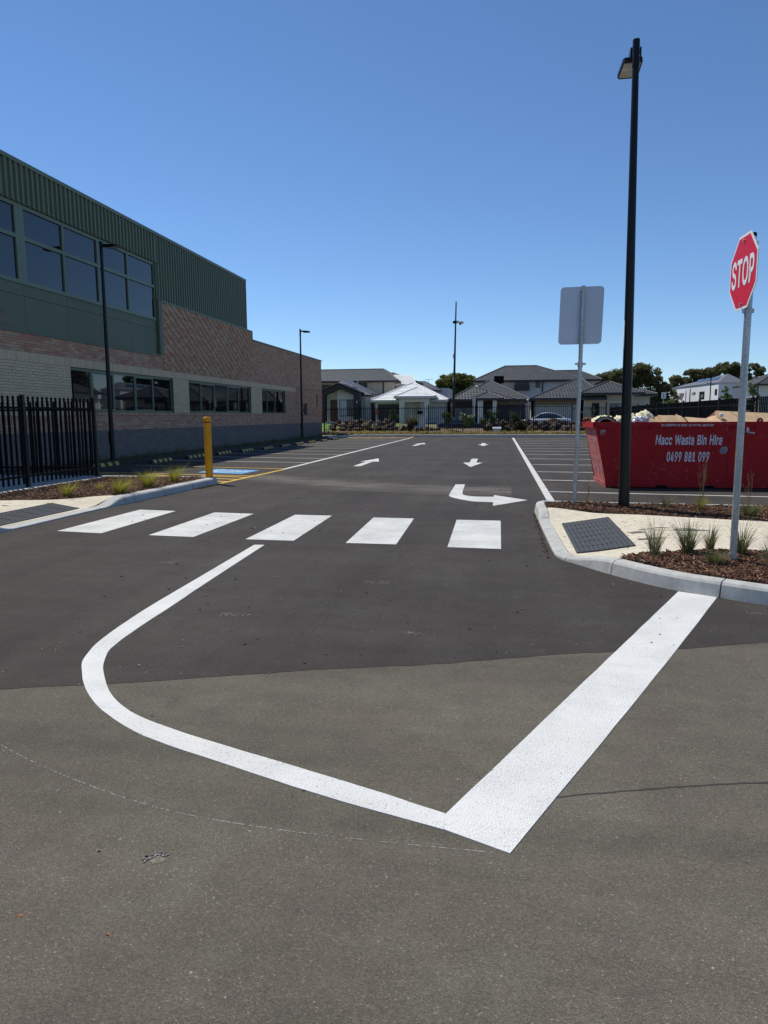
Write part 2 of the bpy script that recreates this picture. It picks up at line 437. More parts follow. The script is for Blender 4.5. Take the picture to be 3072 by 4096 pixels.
def smooth(a, b, x):
    t = max(0, min(1, (x - a) / (b - a))); return t * t * (3 - 2 * t)
def inpoly(x, y, P):
    c = False; n = len(P)
    for i in range(n):
        a, b = P[i], P[i - 1]
        if (a[1] > y) != (b[1] > y) and x < (b[0] - a[0]) * (y - a[1]) / (b[1] - a[1]) + a[0]: c = not c
    return c
def catmull(P, k=6):
    out = []; n = len(P)
    for i in range(n - 1):
        p0, p1, p2, p3 = [Vector(P[max(0, min(n - 1, j))]) for j in (i - 1, i, i + 1, i + 2)]
        for q in range(k):
            t = q / k
            out.append(.5 * ((2 * p1) + (p2 - p0) * t + (2 * p0 - 5 * p1 + 4 * p2 - p3) * t * t + (3 * p1 - p0 - 3 * p2 + p3) * t ** 3))
    out.append(Vector(P[-1])); return out
def sheet(name, poly, zf, cuts, mat, parent=None):
    bm = bmesh.new(); vs = [bm.verts.new((x, y, 0)) for x, y in poly]; bm.faces.new(vs)
    bmesh.ops.triangulate(bm, faces=bm.faces[:])
    for _ in range(cuts):
        bmesh.ops.subdivide_edges(bm, edges=[e for e in bm.edges if e.calc_length() > .12], cuts=1, use_grid_fill=True)
        bmesh.ops.triangulate(bm, faces=bm.faces[:])
    for v in bm.verts: v.co.z = zf(v.co.x, v.co.y)
    bmesh.ops.recalc_face_normals(bm, faces=bm.faces[:])
    me = bpy.data.meshes.new(name); bm.to_mesh(me); bm.free(); me.materials.append(M[mat])
    for p in me.polygons: p.use_smooth = True
    o = bpy.data.objects.new(name, me); COL.objects.link(o)
    if parent is not None: o.parent = parent
    return o
# plain bold sans letter shapes, as triangles (advance, points, triangles), in thousandths
GLYPH = {
 '0': (453, '335 9 285 -17 227 -26 168 -17 118 9 79 51 51 107 34 175 29 254 34 333 51 401 79 457 119 500 168 526 227 535 285 526 335 500 374 457 402 401 419 333 424 254 419 175 402 107 374 51 176 88 199 74 227 69 254 74 277 88 297 113 312 149 321 197 325 254 321 312 312 359 297 396 277 421 254 435 227 440 199 435 176 421 157 396 141 359 132 312 128 254 132 197 141 149 157 113', '13 15 14 12 15 13 12 16 15 11 16 12 11 17 16 10 39 11 39 38 11 38 17 11 38 37 17 37 18 17 36 18 37 10 40 39 10 41 40 35 18 36 9 41 10 35 19 18 9 42 41 34 19 35 33 19 34 9 43 42 8 43 9 33 20 19 32 20 33 8 44 43 7 44 8 32 21 20 7 45 44 31 21 32 7 46 45 30 21 31 6 46 7 30 22 21 6 47 46 29 22 30 28 22 29 6 24 47 28 23 22 5 24 6 27 23 28 5 25 24 5 26 25 26 23 27 5 23 26 5 0 23 4 0 5 4 1 0 3 1 4 3 2 1'),
 '1': (453, '410 -19 57 -19 57 74 410 74 192 528 295 528 295 -19 193 -19 193 429 216 429 67 320 67 436', '11 5 4 11 9 5 9 6 5 10 8 11 8 9 11 10 7 8 10 6 9 7 6 10 1 3 2 1 0 3'),
 '4': (453, '432 86 21 86 21 164 236 528 344 528 128 161 128 182 432 182 362 -19 263 -19 263 121 263 146 263 337 362 337', '2 4 3 2 6 4 6 5 4 11 13 12 11 8 13 2 7 6 2 11 7 11 0 7 1 11 2 1 10 11 8 0 11 1 9 10 9 0 1 9 8 0'),
 '8': (453, '325 -6 278 -21 226 -26 174 -21 127 -6 88 18 58 51 39 91 33 135 37 171 48 203 66 232 89 256 117 274 134 279 134 255 108 266 77 297 58 336 51 380 57 423 74 460 102 492 137 515 179 530 226 535 273 530 315 515 350 492 377 460 395 423 401 380 394 336 375 297 344 266 319 255 319 279 335 274 363 256 387 232 405 203 416 171 420 135 414 91 394 51 364 18 175 78 198 71 226 68 254 71 277 78 294 88 307 102 315 119 317 139 315 160 306 178 293 194 274 206 252 213 226 216 200 213 178 206 159 194 146 178 137 160 135 139 137 119 145 102 157 88 186 317 205 311 226 309 248 311 265 317 280 327 291 341 298 357 300 376 298 395 291 410 281 423 266 432 248 439 226 441 204 439 186 432 172 423 161 410 154 394 152 376 154 356 161 340 172 327', '24 26 25 23 26 24 23 27 26 22 27 23 22 28 27 22 29 28 21 29 22 21 30 29 20 85 21 85 84 21 84 83 21 83 30 21 82 30 83 20 86 85 81 30 82 20 87 86 80 30 81 20 88 87 80 31 30 19 88 20 79 31 80 19 89 88 78 31 79 19 90 89 78 32 31 18 90 19 77 32 78 18 91 90 76 32 77 18 92 91 75 32 76 18 93 92 75 33 32 17 93 18 17 70 93 74 33 75 17 71 70 73 33 74 17 72 71 72 33 73 17 33 72 17 36 33 36 37 33 37 34 33 16 13 17 13 14 17 14 36 17 15 36 14 15 35 36 12 16 13 34 38 37 35 38 34 12 15 16 11 15 12 35 39 38 15 39 35 11 39 15 11 40 39 10 60 11 60 40 11 10 61 60 59 40 60 58 40 59 10 62 61 57 40 58 10 63 62 57 41 40 9 63 10 9 64 63 56 41 57 9 65 64 55 41 56 55 42 41 8 65 9 8 66 65 54 42 55 53 42 54 8 67 66 53 43 42 7 67 8 52 43 53 7 68 67 51 43 52 7 69 68 6 69 7 51 44 43 6 46 69 50 44 51 6 47 46 49 44 50 6 48 47 48 44 49 6 44 48 5 44 6 5 45 44 4 45 5 4 0 45 4 1 0 3 1 4 3 2 1'),
 '9': (453, '133 511 177 529 226 535 276 529 320 511 357 482 385 443 402 398 408 347 404 305 390 263 367 215 331 158 210 -19 94 -19 292 267 341 267 314 222 300 207 283 194 264 184 242 178 218 176 170 181 128 197 93 224 66 260 50 303 44 352 50 401 68 446 96 483 269 430 249 438 226 441 204 438 184 430 168 416 155 398 147 377 144 352 147 326 155 304 168 287 184 274 204 265 226 263 249 265 269 274 285 287 298 304 306 325 308 350 306 376 297 398 285 416', '1 3 2 0 3 1 0 4 3 31 4 0 31 5 4 30 5 31 30 6 5 29 35 30 35 34 30 34 6 30 34 33 6 33 7 6 29 36 35 32 7 33 55 7 32 29 37 36 54 7 55 29 38 37 28 38 29 28 39 38 53 7 54 53 8 7 28 40 39 52 8 53 27 40 28 27 41 40 51 8 52 51 9 8 27 42 41 50 9 51 50 10 9 27 43 42 49 10 50 26 43 27 26 44 43 48 10 49 26 45 44 47 15 48 15 16 48 16 10 48 17 10 16 47 22 15 22 14 15 26 46 45 46 22 47 17 11 10 26 22 46 25 22 26 24 22 25 18 11 17 18 12 11 19 12 18 23 22 24 20 12 19 21 12 20 22 12 21 14 12 22 14 13 12'),
 'A': (480, '99 -19 -11 -19 188 528 289 528 490 -19 382 -19 269 296 258 328 246 366 231 414 207 497 271 497 246 413 231 365 219 327 208 296 351 180 129 180 129 161 351 161', '1 10 2 10 3 2 10 11 3 11 4 3 1 9 10 12 4 11 1 13 9 13 8 9 13 8 12 8 4 12 7 4 8 1 14 13 6 4 7 1 15 14 1 17 15 17 18 15 18 0 15 5 19 6 19 16 6 16 4 6 1 18 17 18 16 17 18 19 16 19 4 16 1 0 18 5 4 19'),
 'B': (456, '247 -19 41 -19 41 528 242 528 293 523 337 508 372 483 397 452 412 414 417 374 414 340 404 311 388 288 367 270 344 257 334 253 334 278 345 275 374 262 399 240 419 212 433 177 437 136 432 95 417 57 390 25 353 1 305 -14 144 212 144 76 244 76 290 81 317 95 331 113 336 137 334 156 326 174 314 189 297 201 275 209 247 212 144 433 144 304 237 304 260 307 280 313 295 324 307 337 314 353 317 372 312 396 299 415 277 428 239 433', '1 41 2 41 3 2 41 4 3 41 5 4 41 6 5 41 7 6 41 53 7 53 8 7 1 42 41 52 8 53 51 8 52 50 8 51 50 9 8 49 9 50 49 10 9 48 10 49 47 10 48 47 11 10 46 11 47 45 11 46 44 11 45 44 12 11 43 12 44 1 28 42 28 43 42 28 16 43 16 12 43 16 17 12 17 13 12 28 15 16 18 13 17 14 18 13 14 19 18 15 19 14 28 19 15 28 20 19 28 40 20 40 39 20 39 21 20 1 29 28 38 21 39 37 21 38 36 21 37 36 22 21 35 22 36 34 22 35 33 22 34 33 23 22 32 23 33 32 24 23 31 24 32 30 24 31 1 30 29 1 24 30 1 25 24 1 26 25 1 27 26 1 0 27'),
 'D': (502, '360 14 295 -11 220 -19 77 -19 77 76 214 76 267 82 308 97 339 123 362 157 375 202 380 255 375 309 362 352 340 387 310 412 270 427 220 433 74 433 74 528 226 528 299 520 362 495 413 454 451 400 473 333 481 255 473 177 450 110 412 55 41 528 144 528 144 -19 41 -19', '33 19 30 19 31 30 33 18 19 31 20 19 32 20 31 32 17 20 17 21 20 17 22 21 17 23 22 17 16 23 16 24 23 33 4 18 4 17 18 4 32 17 15 24 16 14 24 15 14 25 24 13 25 14 12 25 13 12 26 25 11 26 12 11 27 26 10 27 11 9 27 10 9 28 27 8 28 9 7 28 8 7 29 28 6 29 7 5 29 6 33 3 4 32 5 4 32 29 5 32 0 29 32 1 0 32 2 1 3 32 33 32 2 3'),
 'E': (419, '394 -19 41 -19 41 528 391 528 391 433 144 433 144 305 374 305 374 210 144 210 144 76 394 76', '1 5 2 5 3 2 5 4 3 1 6 5 1 9 6 9 7 6 9 8 7 1 10 9 1 11 10 1 0 11'),
 'F': (410, '144 -19 41 -19 41 528 388 528 388 433 144 433 144 297 365 297 365 202 144 202', '1 5 2 5 3 2 5 4 3 1 6 5 1 9 6 9 7 6 9 8 7 1 0 9'),
 'G': (520, '386 2 331 -19 269 -26 200 -17 139 9 89 51 52 107 29 175 21 254 29 333 52 402 89 458 139 500 198 526 264 535 307 531 347 522 383 506 415 484 443 457 466 426 482 391 499 330 395 330 382 364 371 383 359 398 344 412 328 423 309 430 289 435 266 437 227 431 194 416 165 391 142 356 128 310 123 254 128 198 142 153 165 118 194 93 229 77 269 72 305 76 335 88 360 107 379 132 392 164 398 225 653 180 264 180 264 275 497 275 497 199 490 137 467 81 432 36', '13 15 14 13 16 15 12 16 13 12 17 16 12 18 17 11 18 12 11 19 18 10 32 11 32 31 11 31 19 11 31 20 19 30 20 31 29 20 30 10 33 32 28 20 29 28 21 20 27 21 28 10 34 33 26 21 27 9 34 10 25 21 26 9 35 34 25 22 21 24 22 25 23 22 24 9 36 35 8 36 9 8 37 36 51 53 52 51 49 53 49 54 53 8 38 37 7 38 8 51 48 49 54 50 49 55 50 54 7 39 38 48 50 51 48 55 50 6 39 7 47 55 48 6 40 39 47 56 55 46 56 47 6 41 40 5 41 6 45 56 46 5 42 41 44 56 45 44 57 56 5 43 42 43 57 44 5 57 43 4 57 5 4 0 57 3 0 4 3 1 0 2 1 3'),
 'H': (517, '144 -19 41 -19 41 528 144 528 144 308 373 308 373 528 476 528 476 -19 373 -19 373 213 144 213', '1 3 2 1 4 3 5 7 6 5 8 7 1 11 4 11 5 4 11 10 5 10 8 5 1 0 11 9 8 10'),
 'I': (300, '288 -19 12 -19 12 76 99 76 99 433 12 433 12 528 288 528 288 433 202 433 202 76 288 76', '5 7 6 5 8 7 4 8 5 3 9 4 9 8 4 3 10 9 1 3 2 1 10 3 1 11 10 1 0 11'),
 'L': (393, '380 -19 41 -19 41 528 144 528 144 76 380 76', '1 3 2 1 4 3 1 5 4 1 0 5'),
 'M': (628, '141 -19 41 -19 41 528 165 528 295 194 300 181 305 165 311 147 317 128 324 109 330 89 335 71 347 30 281 30 294 70 300 88 306 107 312 127 318 146 324 164 330 180 335 194 463 528 587 528 587 -19 485 -19 485 291 485 308 485 327 486 348 486 369 487 391 487 414 488 436 488 476 539 476 524 428 516 403 508 380 500 357 492 335 485 315 479 298 474 284 355 -19 273 -19 153 284 147 298 141 314 134 334 127 355 119 378 111 402 103 426 85 476 137 476 138 438 139 416 139 394 140 372 140 350 141 329 141 309 141 291', '1 54 2 54 3 2 54 55 3 55 4 3 21 34 22 34 23 22 34 35 23 35 24 23 1 53 54 56 4 55 21 33 34 36 24 35 57 4 56 21 32 33 37 24 36 1 52 53 58 4 57 21 31 32 38 24 37 1 51 52 59 4 58 21 30 31 39 24 38 1 50 51 60 4 59 21 29 30 40 24 39 1 49 50 61 4 60 21 28 29 41 24 40 1 48 49 62 48 61 48 4 61 21 41 28 41 27 28 21 42 41 27 24 41 1 62 48 62 47 48 1 63 62 26 24 27 21 43 42 1 0 63 25 24 26 21 44 43 20 44 21 19 12 20 12 44 20 18 12 19 17 8 18 8 9 18 9 10 18 10 11 18 11 12 18'),
 'N': (523, '144 -19 41 -19 41 528 147 528 359 193 368 179 379 160 391 139 404 116 418 90 442 40 388 32 383 80 382 107 381 133 380 157 380 178 380 195 380 528 482 528 482 -19 376 -19 186 280 174 300 161 321 147 344 132 372 113 404 77 467 137 476 140 418 141 385 142 354 143 328 144 307 144 291', '1 28 2 28 3 2 28 29 3 29 4 3 17 19 18 17 20 19 30 4 29 1 27 28 31 4 30 1 26 27 32 4 31 1 25 26 33 25 32 25 4 32 1 33 25 33 24 25 1 34 33 1 35 34 1 0 35 16 20 17 15 7 16 7 20 16 14 7 15 14 8 7 13 8 14 13 9 8 12 9 13 12 10 9 11 10 12'),
 'O': (533, '394 9 334 -17 267 -26 200 -17 140 9 90 51 53 107 29 175 21 254 29 333 53 402 90 458 140 500 200 526 267 535 334 526 394 500 443 458 481 402 504 333 512 254 504 175 481 107 443 51 194 92 229 77 267 72 305 77 339 92 368 117 391 152 406 198 411 254 406 311 391 356 368 392 339 416 305 432 267 437 229 432 194 416 165 391 143 356 128 310 123 254 128 198 143 153 165 117', '13 15 14 12 15 13 12 16 15 11 16 12 11 17 16 10 39 11 39 38 11 38 17 11 38 37 17 37 18 17 36 18 37 10 40 39 35 18 36 10 41 40 9 41 10 35 19 18 34 19 35 9 42 41 33 19 34 9 43 42 8 43 9 33 20 19 32 20 33 8 44 43 31 20 32 8 45 44 31 21 20 7 45 8 7 46 45 30 21 31 30 22 21 6 46 7 6 47 46 29 22 30 6 24 47 28 22 29 28 23 22 5 24 6 5 25 24 27 23 28 5 26 25 26 23 27 5 23 26 5 0 23 4 0 5 4 1 0 3 1 4 3 2 1'),
 'P': (445, '144 -19 41 -19 41 528 236 528 293 522 342 504 380 476 407 439 423 395 428 348 423 300 407 256 380 219 342 190 293 172 236 167 90 167 90 261 232 261 264 265 288 273 304 286 316 302 323 323 325 348 323 372 316 393 304 409 288 422 264 430 231 433 144 433', '1 17 2 17 31 2 31 3 2 31 4 3 31 5 4 31 6 5 31 7 6 31 30 7 30 29 7 29 8 7 17 0 31 28 8 29 27 8 28 26 8 27 26 9 8 25 9 26 24 9 25 23 9 24 23 10 9 22 10 23 21 10 22 21 11 10 20 11 21 19 11 20 18 11 19 1 16 17 0 18 17 0 15 18 15 11 18 15 12 11 15 13 12 15 14 13 1 15 16 1 0 15'),
 'R': (449, '144 -19 41 -19 41 528 237 528 294 522 342 506 380 478 407 442 423 400 428 352 423 305 407 262 380 227 341 200 293 184 237 179 77 179 77 274 233 274 266 277 289 284 306 295 317 310 324 329 326 352 324 376 317 396 306 411 289 422 265 430 232 433 144 433 460 -19 342 -19 198 248 314 248', '1 17 2 17 31 2 31 3 2 31 4 3 31 5 4 31 6 5 31 7 6 31 30 7 30 29 7 29 8 7 17 0 31 28 8 29 27 8 28 26 8 27 26 9 8 25 9 26 24 9 25 23 9 24 23 10 9 22 10 23 21 10 22 21 11 10 20 11 21 19 11 20 18 11 19 1 16 17 0 34 17 34 18 17 34 11 18 34 35 11 35 12 11 0 33 34 32 13 35 13 12 35 14 32 13 15 32 14 1 15 16 1 32 15 0 32 1 33 32 0'),
 'S': (447, '331 -7 282 -23 224 -28 168 -23 120 -8 79 16 48 49 28 89 15 156 120 156 128 117 138 100 153 87 173 77 197 70 224 68 253 71 279 78 299 89 314 104 323 120 326 139 324 155 317 167 305 177 288 187 265 196 239 204 178 221 119 244 73 276 43 319 33 372 39 419 59 459 90 491 130 515 176 530 227 535 278 530 324 515 363 491 393 460 412 422 423 359 323 359 310 402 291 422 262 435 225 439 198 437 175 430 157 420 144 407 137 392 134 376 137 359 145 346 159 335 177 325 198 318 218 312 269 298 293 290 319 281 345 269 370 253 393 232 411 207 423 175 427 138 421 94 403 53 372 19', '37 39 38 36 39 37 36 40 39 35 40 36 35 41 40 34 41 35 34 42 41 34 43 42 33 50 34 50 49 34 49 43 34 48 43 49 33 51 50 47 43 48 33 52 51 46 43 47 46 44 43 33 53 52 32 53 33 32 54 53 45 44 46 32 55 54 32 56 55 31 56 32 31 57 56 31 58 57 31 59 58 31 60 59 30 60 31 30 61 60 30 62 61 30 63 62 30 64 63 30 65 64 29 65 30 29 66 65 29 67 66 28 67 29 28 68 67 27 68 28 27 69 68 26 69 27 25 69 26 24 69 25 23 69 24 23 70 69 22 70 23 7 9 8 7 10 9 21 70 22 20 70 21 20 71 70 19 71 20 7 11 10 18 71 19 7 12 11 18 72 71 6 12 7 17 72 18 6 13 12 16 72 17 6 14 13 15 72 16 6 15 14 6 72 15 6 73 72 5 73 6 5 0 73 4 0 5 4 1 0 3 1 4 3 2 1'),
 'T': (449, '174 433 13 433 13 528 436 528 436 433 276 433 276 -19 174 -19', '1 3 2 1 4 3 0 4 1 7 5 0 5 4 0 7 6 5'),
 'V': (480, '291 -19 191 -19 -11 528 98 528 210 213 221 182 233 143 248 95 273 12 209 12 234 96 249 144 261 182 272 212 381 528 490 528', '1 3 2 1 4 3 13 15 14 13 0 15 1 5 4 12 0 13 11 0 12 1 6 5 10 7 11 7 0 11 1 10 6 10 7 6 1 9 10 8 0 7 1 8 9 1 0 8'),
 'W': (686, '245 -19 140 -19 -8 528 97 528 182 201 188 175 194 150 200 124 205 97 211 70 220 21 166 21 176 71 181 97 187 124 193 150 199 175 206 201 292 528 394 528 480 201 487 176 493 150 499 124 505 98 510 71 520 21 465 21 475 71 480 97 486 124 492 150 498 175 504 201 589 528 694 528 545 -19 441 -19 349 318 341 352 333 387 325 427 313 494 372 494 361 429 354 391 346 354 336 318', '1 3 2 1 4 3 17 42 18 42 19 18 42 43 19 43 20 19 33 35 34 33 36 35 17 41 42 44 20 43 45 20 44 17 40 41 46 20 45 17 39 40 47 38 46 38 20 46 17 47 39 47 38 39 37 20 38 17 0 47 37 21 20 16 0 17 1 5 4 32 36 33 37 31 21 31 22 21 15 6 16 6 0 16 1 15 5 15 6 5 31 22 32 22 36 32 1 14 15 23 36 22 37 30 31 7 0 6 24 36 23 1 13 14 37 29 30 8 0 7 25 36 24 37 28 29 1 12 13 9 0 8 26 36 25 37 27 28 1 11 12 10 0 9 1 10 11 1 0 10 37 26 27 37 36 26'),
 'Y': (472, '287 -19 184 -19 184 203 -18 528 102 528 208 354 225 327 239 301 253 272 278 211 195 211 220 272 234 302 249 328 264 354 370 528 489 528 287 203', '2 4 3 2 5 4 14 16 15 14 17 16 2 6 5 13 17 14 12 7 13 7 17 13 2 12 6 12 7 6 2 11 12 8 17 7 2 10 11 9 17 8 2 9 10 2 17 9 1 17 2 1 0 17'),
 'a': (389, '222 -17 193 -25 160 -28 122 -24 86 -12 56 7 31 34 16 68 11 108 15 142 27 171 45 193 68 210 94 221 121 229 148 235 176 239 207 243 231 246 247 248 255 251 256 252 257 257 257 256 255 274 250 287 242 297 231 305 216 310 196 312 174 310 157 305 142 297 131 288 123 277 110 251 13 280 41 333 66 360 95 380 127 394 161 401 194 403 218 402 243 398 270 390 296 376 320 356 339 329 352 294 356 252 356 -19 258 -19 258 33 283 33 279 27 265 11 246 -4 137 70 152 66 170 64 197 67 219 76 235 88 247 103 254 120 257 139 257 153 279 169 265 164 250 160 235 157 218 155 203 152 189 151 178 149 159 146 141 141 127 134 118 127 113 118 111 105 113 93 117 84 125 76', '41 43 42 41 44 43 40 44 41 40 45 44 39 45 40 39 46 45 38 46 39 38 47 46 37 47 38 37 48 47 36 30 37 30 48 37 30 29 48 29 28 48 28 49 48 36 31 30 27 49 28 26 49 27 36 32 31 25 49 26 36 33 32 25 50 49 36 34 33 24 50 25 35 34 36 23 22 24 22 50 24 21 50 22 21 51 50 20 51 21 19 51 20 18 68 19 68 51 19 17 68 18 16 68 17 15 68 16 14 68 15 13 68 14 12 68 13 11 68 12 10 68 11 9 68 10 9 69 68 67 51 68 9 70 69 9 71 70 9 72 71 9 73 72 66 51 67 9 74 73 9 75 74 9 76 75 9 77 76 8 77 9 8 78 77 65 51 66 8 79 78 8 80 79 64 51 65 8 81 80 7 81 8 7 82 81 63 51 64 7 83 82 62 54 63 54 51 63 7 84 83 7 58 84 61 54 62 7 59 58 6 59 7 60 54 61 6 60 59 6 54 60 5 53 6 53 54 6 5 57 53 57 52 53 55 51 54 56 51 55 57 51 56 4 57 5 4 0 57 52 51 57 3 0 4 3 1 0 2 1 3'),
 'c': (396, '266 -19 237 -25 207 -27 154 -21 107 0 68 33 39 77 21 129 15 187 21 247 39 300 68 343 107 376 154 397 207 404 237 401 265 395 292 385 316 372 337 354 355 333 370 309 387 264 291 239 280 268 275 278 267 288 258 295 248 302 236 307 223 310 208 311 179 307 157 295 139 276 126 251 118 221 115 187 118 154 126 124 139 100 157 81 179 70 208 66 223 67 237 70 249 75 259 81 268 89 276 99 282 110 292 140 388 116 371 70 357 45 339 24 317 6 293 -9', '13 15 14 13 16 15 12 16 13 12 17 16 12 18 17 11 18 12 11 19 18 11 20 19 10 20 11 10 31 20 31 21 20 10 32 31 30 21 31 29 21 30 29 22 21 28 22 29 10 33 32 27 22 28 9 33 10 26 22 27 9 34 33 25 22 26 24 22 25 9 35 34 23 22 24 9 36 35 8 36 9 8 37 36 8 38 37 7 38 8 7 39 38 50 52 51 6 39 7 6 40 39 50 53 52 49 53 50 6 41 40 48 53 49 47 53 48 6 42 41 46 53 47 5 42 6 45 53 46 45 54 53 44 54 45 5 43 42 43 54 44 5 54 43 5 55 54 4 55 5 4 56 55 4 57 56 3 57 4 3 0 57 3 1 0 2 1 3'),
 'e': (404, '290 -13 253 -24 212 -27 156 -21 107 0 67 33 38 76 21 128 15 187 21 246 38 298 66 342 105 376 152 397 205 404 239 401 272 392 304 377 333 355 357 325 375 289 386 245 390 195 390 150 56 150 56 240 401 240 293 169 288 234 280 261 268 282 252 298 231 308 205 311 179 308 157 297 139 282 126 261 118 237 115 210 115 178 118 143 128 115 142 93 161 78 184 69 213 65 231 67 247 71 261 77 272 86 281 98 295 128 391 104 370 54 349 26 322 4', '13 15 14 13 16 15 12 16 13 12 17 16 12 18 17 11 18 12 11 19 18 10 19 11 10 33 19 33 32 19 32 20 19 10 34 33 31 20 32 10 35 34 9 35 10 30 20 31 9 36 35 30 21 20 29 21 30 9 37 36 9 38 37 28 21 29 8 25 9 25 38 9 28 22 21 8 24 25 38 26 25 38 28 26 28 27 26 39 28 38 39 22 28 40 22 39 40 23 22 7 24 8 41 23 40 7 41 24 41 23 24 7 42 41 6 42 7 51 53 52 6 43 42 51 54 53 50 54 51 6 44 43 49 54 50 6 45 44 48 54 49 5 45 6 47 54 48 5 46 45 46 54 47 5 54 46 5 55 54 4 55 5 4 56 55 4 0 56 3 0 4 3 1 0 2 1 3'),
 'i': (167, '127 441 107 428 84 424 60 428 40 441 27 460 22 483 27 507 40 526 60 539 84 543 107 539 127 526 141 507 146 483 141 460 133 -19 34 -19 34 398 133 398', '17 19 18 17 16 19 9 11 10 9 12 11 8 12 9 8 13 12 7 13 8 6 13 7 6 14 13 5 14 6 5 15 14 4 15 5 4 0 15 3 0 4 3 1 0 2 1 3'),
 'n': (410, '143 274 135 253 133 226 133 -19 34 -19 34 398 131 398 131 268 72 268 108 343 141 378 182 397 227 404 268 399 304 385 335 362 358 329 372 289 376 241 376 -19 277 -19 277 234 272 268 259 291 238 305 209 310 189 308 170 301 155 289', '11 13 12 11 14 13 4 8 5 8 6 5 8 9 6 9 7 6 10 14 11 10 15 14 9 15 10 9 16 15 7 28 9 28 27 9 27 26 9 26 16 9 26 25 16 25 17 16 24 17 25 23 17 24 22 17 23 7 0 28 22 18 17 7 1 0 4 7 8 4 1 7 21 18 22 4 2 1 21 19 18 20 19 21 4 3 2'),
 'r': (259, '133 -19 34 -19 34 398 131 398 131 340 104 340 115 359 142 383 175 399 212 404 221 404 230 403 238 403 262 402 262 300 236 304 228 305 218 306 208 307 186 304 168 298 153 287 142 274 135 257 133 236', '8 10 9 8 11 10 8 12 11 8 13 12 8 14 13 7 14 8 1 5 2 5 3 2 5 6 3 6 4 3 6 14 7 4 14 6 1 4 5 1 23 4 23 22 4 22 21 4 21 20 4 20 19 4 19 18 4 18 17 4 17 16 4 16 15 4 15 14 4 1 24 23 1 0 24'),
 's': (365, '267 -11 227 -23 182 -27 142 -24 105 -14 73 2 47 25 28 55 11 108 105 128 121 90 135 76 155 68 181 65 212 68 233 78 245 90 249 103 247 113 241 122 228 130 207 137 144 152 95 169 58 195 35 230 28 274 33 310 49 343 75 369 107 388 145 400 187 404 227 400 261 390 290 374 314 351 331 325 350 276 257 255 242 287 230 301 213 310 187 313 162 310 142 301 131 290 128 277 130 266 137 258 151 249 177 241 235 228 283 211 320 185 343 149 350 107 345 69 328 36 302 9', '31 33 32 31 34 33 30 34 31 30 35 34 29 35 30 29 36 35 28 36 29 28 37 36 27 37 28 27 43 37 43 42 37 42 38 37 27 44 43 26 44 27 26 45 44 41 38 42 26 46 45 40 38 41 26 47 46 39 38 40 26 48 47 25 48 26 25 49 48 25 50 49 25 51 50 25 52 51 24 52 25 24 53 52 24 54 53 23 54 24 23 55 54 22 55 23 21 55 22 21 56 55 20 56 21 19 56 20 8 10 9 18 56 19 17 56 18 7 10 8 17 57 56 16 57 17 15 57 16 7 11 10 14 57 15 7 12 11 14 58 57 13 58 14 7 13 12 7 58 13 6 58 7 6 59 58 5 59 6 5 0 59 4 0 5 4 1 0 3 1 4 3 2 1'),
 't': (227, '-13 398 223 398 223 308 -13 308 46 91 46 490 145 490 145 99 147 82 151 75 156 71 171 69 176 69 183 70 191 71 216 75 235 -12 207 -20 194 -22 181 -23 167 -23 118 -16 79 7 54 45', '4 6 5 4 7 6 3 1 0 3 2 1 4 8 7 23 8 4 23 9 8 14 16 15 23 10 9 13 16 14 23 11 10 12 16 13 11 16 12 23 16 11 22 16 23 21 16 22 21 17 16 20 17 21 20 18 17 20 19 18'),
}
def text_mesh(s, size, bold=0.0, shear=0.0):
    vs, fs, x = [], [], 0.0
    for ch in s:
        if ch == ' ': x += .27; continue
        a, p, t = GLYPH[ch]; p = [int(q) / 1000 for q in p.split()]; t = [int(q) for q in t.split()]; o = len(vs)
        vs += [Vector((x + p[i] + shear * p[i + 1], p[i + 1], 0)) for i in range(0, len(p), 2)]
        fs += [[o + t[i], o + t[i + 1], o + t[i + 2]] for i in range(0, len(t), 3)]
        x += a / 1000 + .02
    return vs, fs
def add_text(mb, s, f, x0, x1, y0, y1, bold=0.0, shear=0.0):
    """fits the lettering into the box x0..x1, y0..y1 of the plane f(u,v)"""
    vs, fs = text_mesh(s, 1.0, bold, shear)
    ax = min(v.x for v in vs); bx = max(v.x for v in vs); ay = min(v.y for v in vs); by = max(v.y for v in vs)
    mb.add([f(x0 + (v.x - ax) / (bx - ax) * (x1 - x0), y0 + (v.y - ay) / (by - ay) * (y1 - y0)) for v in vs], fs)
exec_parts = []

# ------------------------------------------------------------------ ground, asphalt, markings
def terrain_z(x, y):
    pts = [(49, -.05), (50.3, .11), (54.0, .17), (55.0, .34), (56.2, .50), (57.4, .12), (59, 0), (63.5, .0), (65, .25), (67.5, .62), (71, .80), (80, .86), (1500, .86)]
    z = pts[-1][1]
    for (a, za), (b, zb) in zip(pts, pts[1:]):
        if y <= b: z = za + (zb - za) * (y - a) / (b - a); break
    return z
mb = MB(); mb.flat([(-900, -400), (900, -400), (900, 1500), (-900, 1500)], -.06)
struct(mb.build('ground', 'land'))
mb = MB(); xs = [-120, -60, -30, -13.2, -7, 0, 7.2, 30, 60, 160]; ys = [50.3, 52, 54, 55, 56.2, 57.4]
mb.smooth = True
def grid(mb, xs, ys, zf):
    n = len(xs); mb.add([(x, y, zf(x, y)) for y in ys for x in xs], [[j * n + i, j * n + i + 1, (j + 1) * n + i + 1, (j + 1) * n + i] for j in range(len(ys) - 1) for i in range(n - 1)])
grid(mb, [-13.4 + i * .65 for i in range(33)], ys, lambda x, y: terrain_z(x, y) + (.05 * noise.noise((x * .9, y * .9, 1)) if y > 51 else 0))
struct(mb.build('garden_bed', 'bed'))
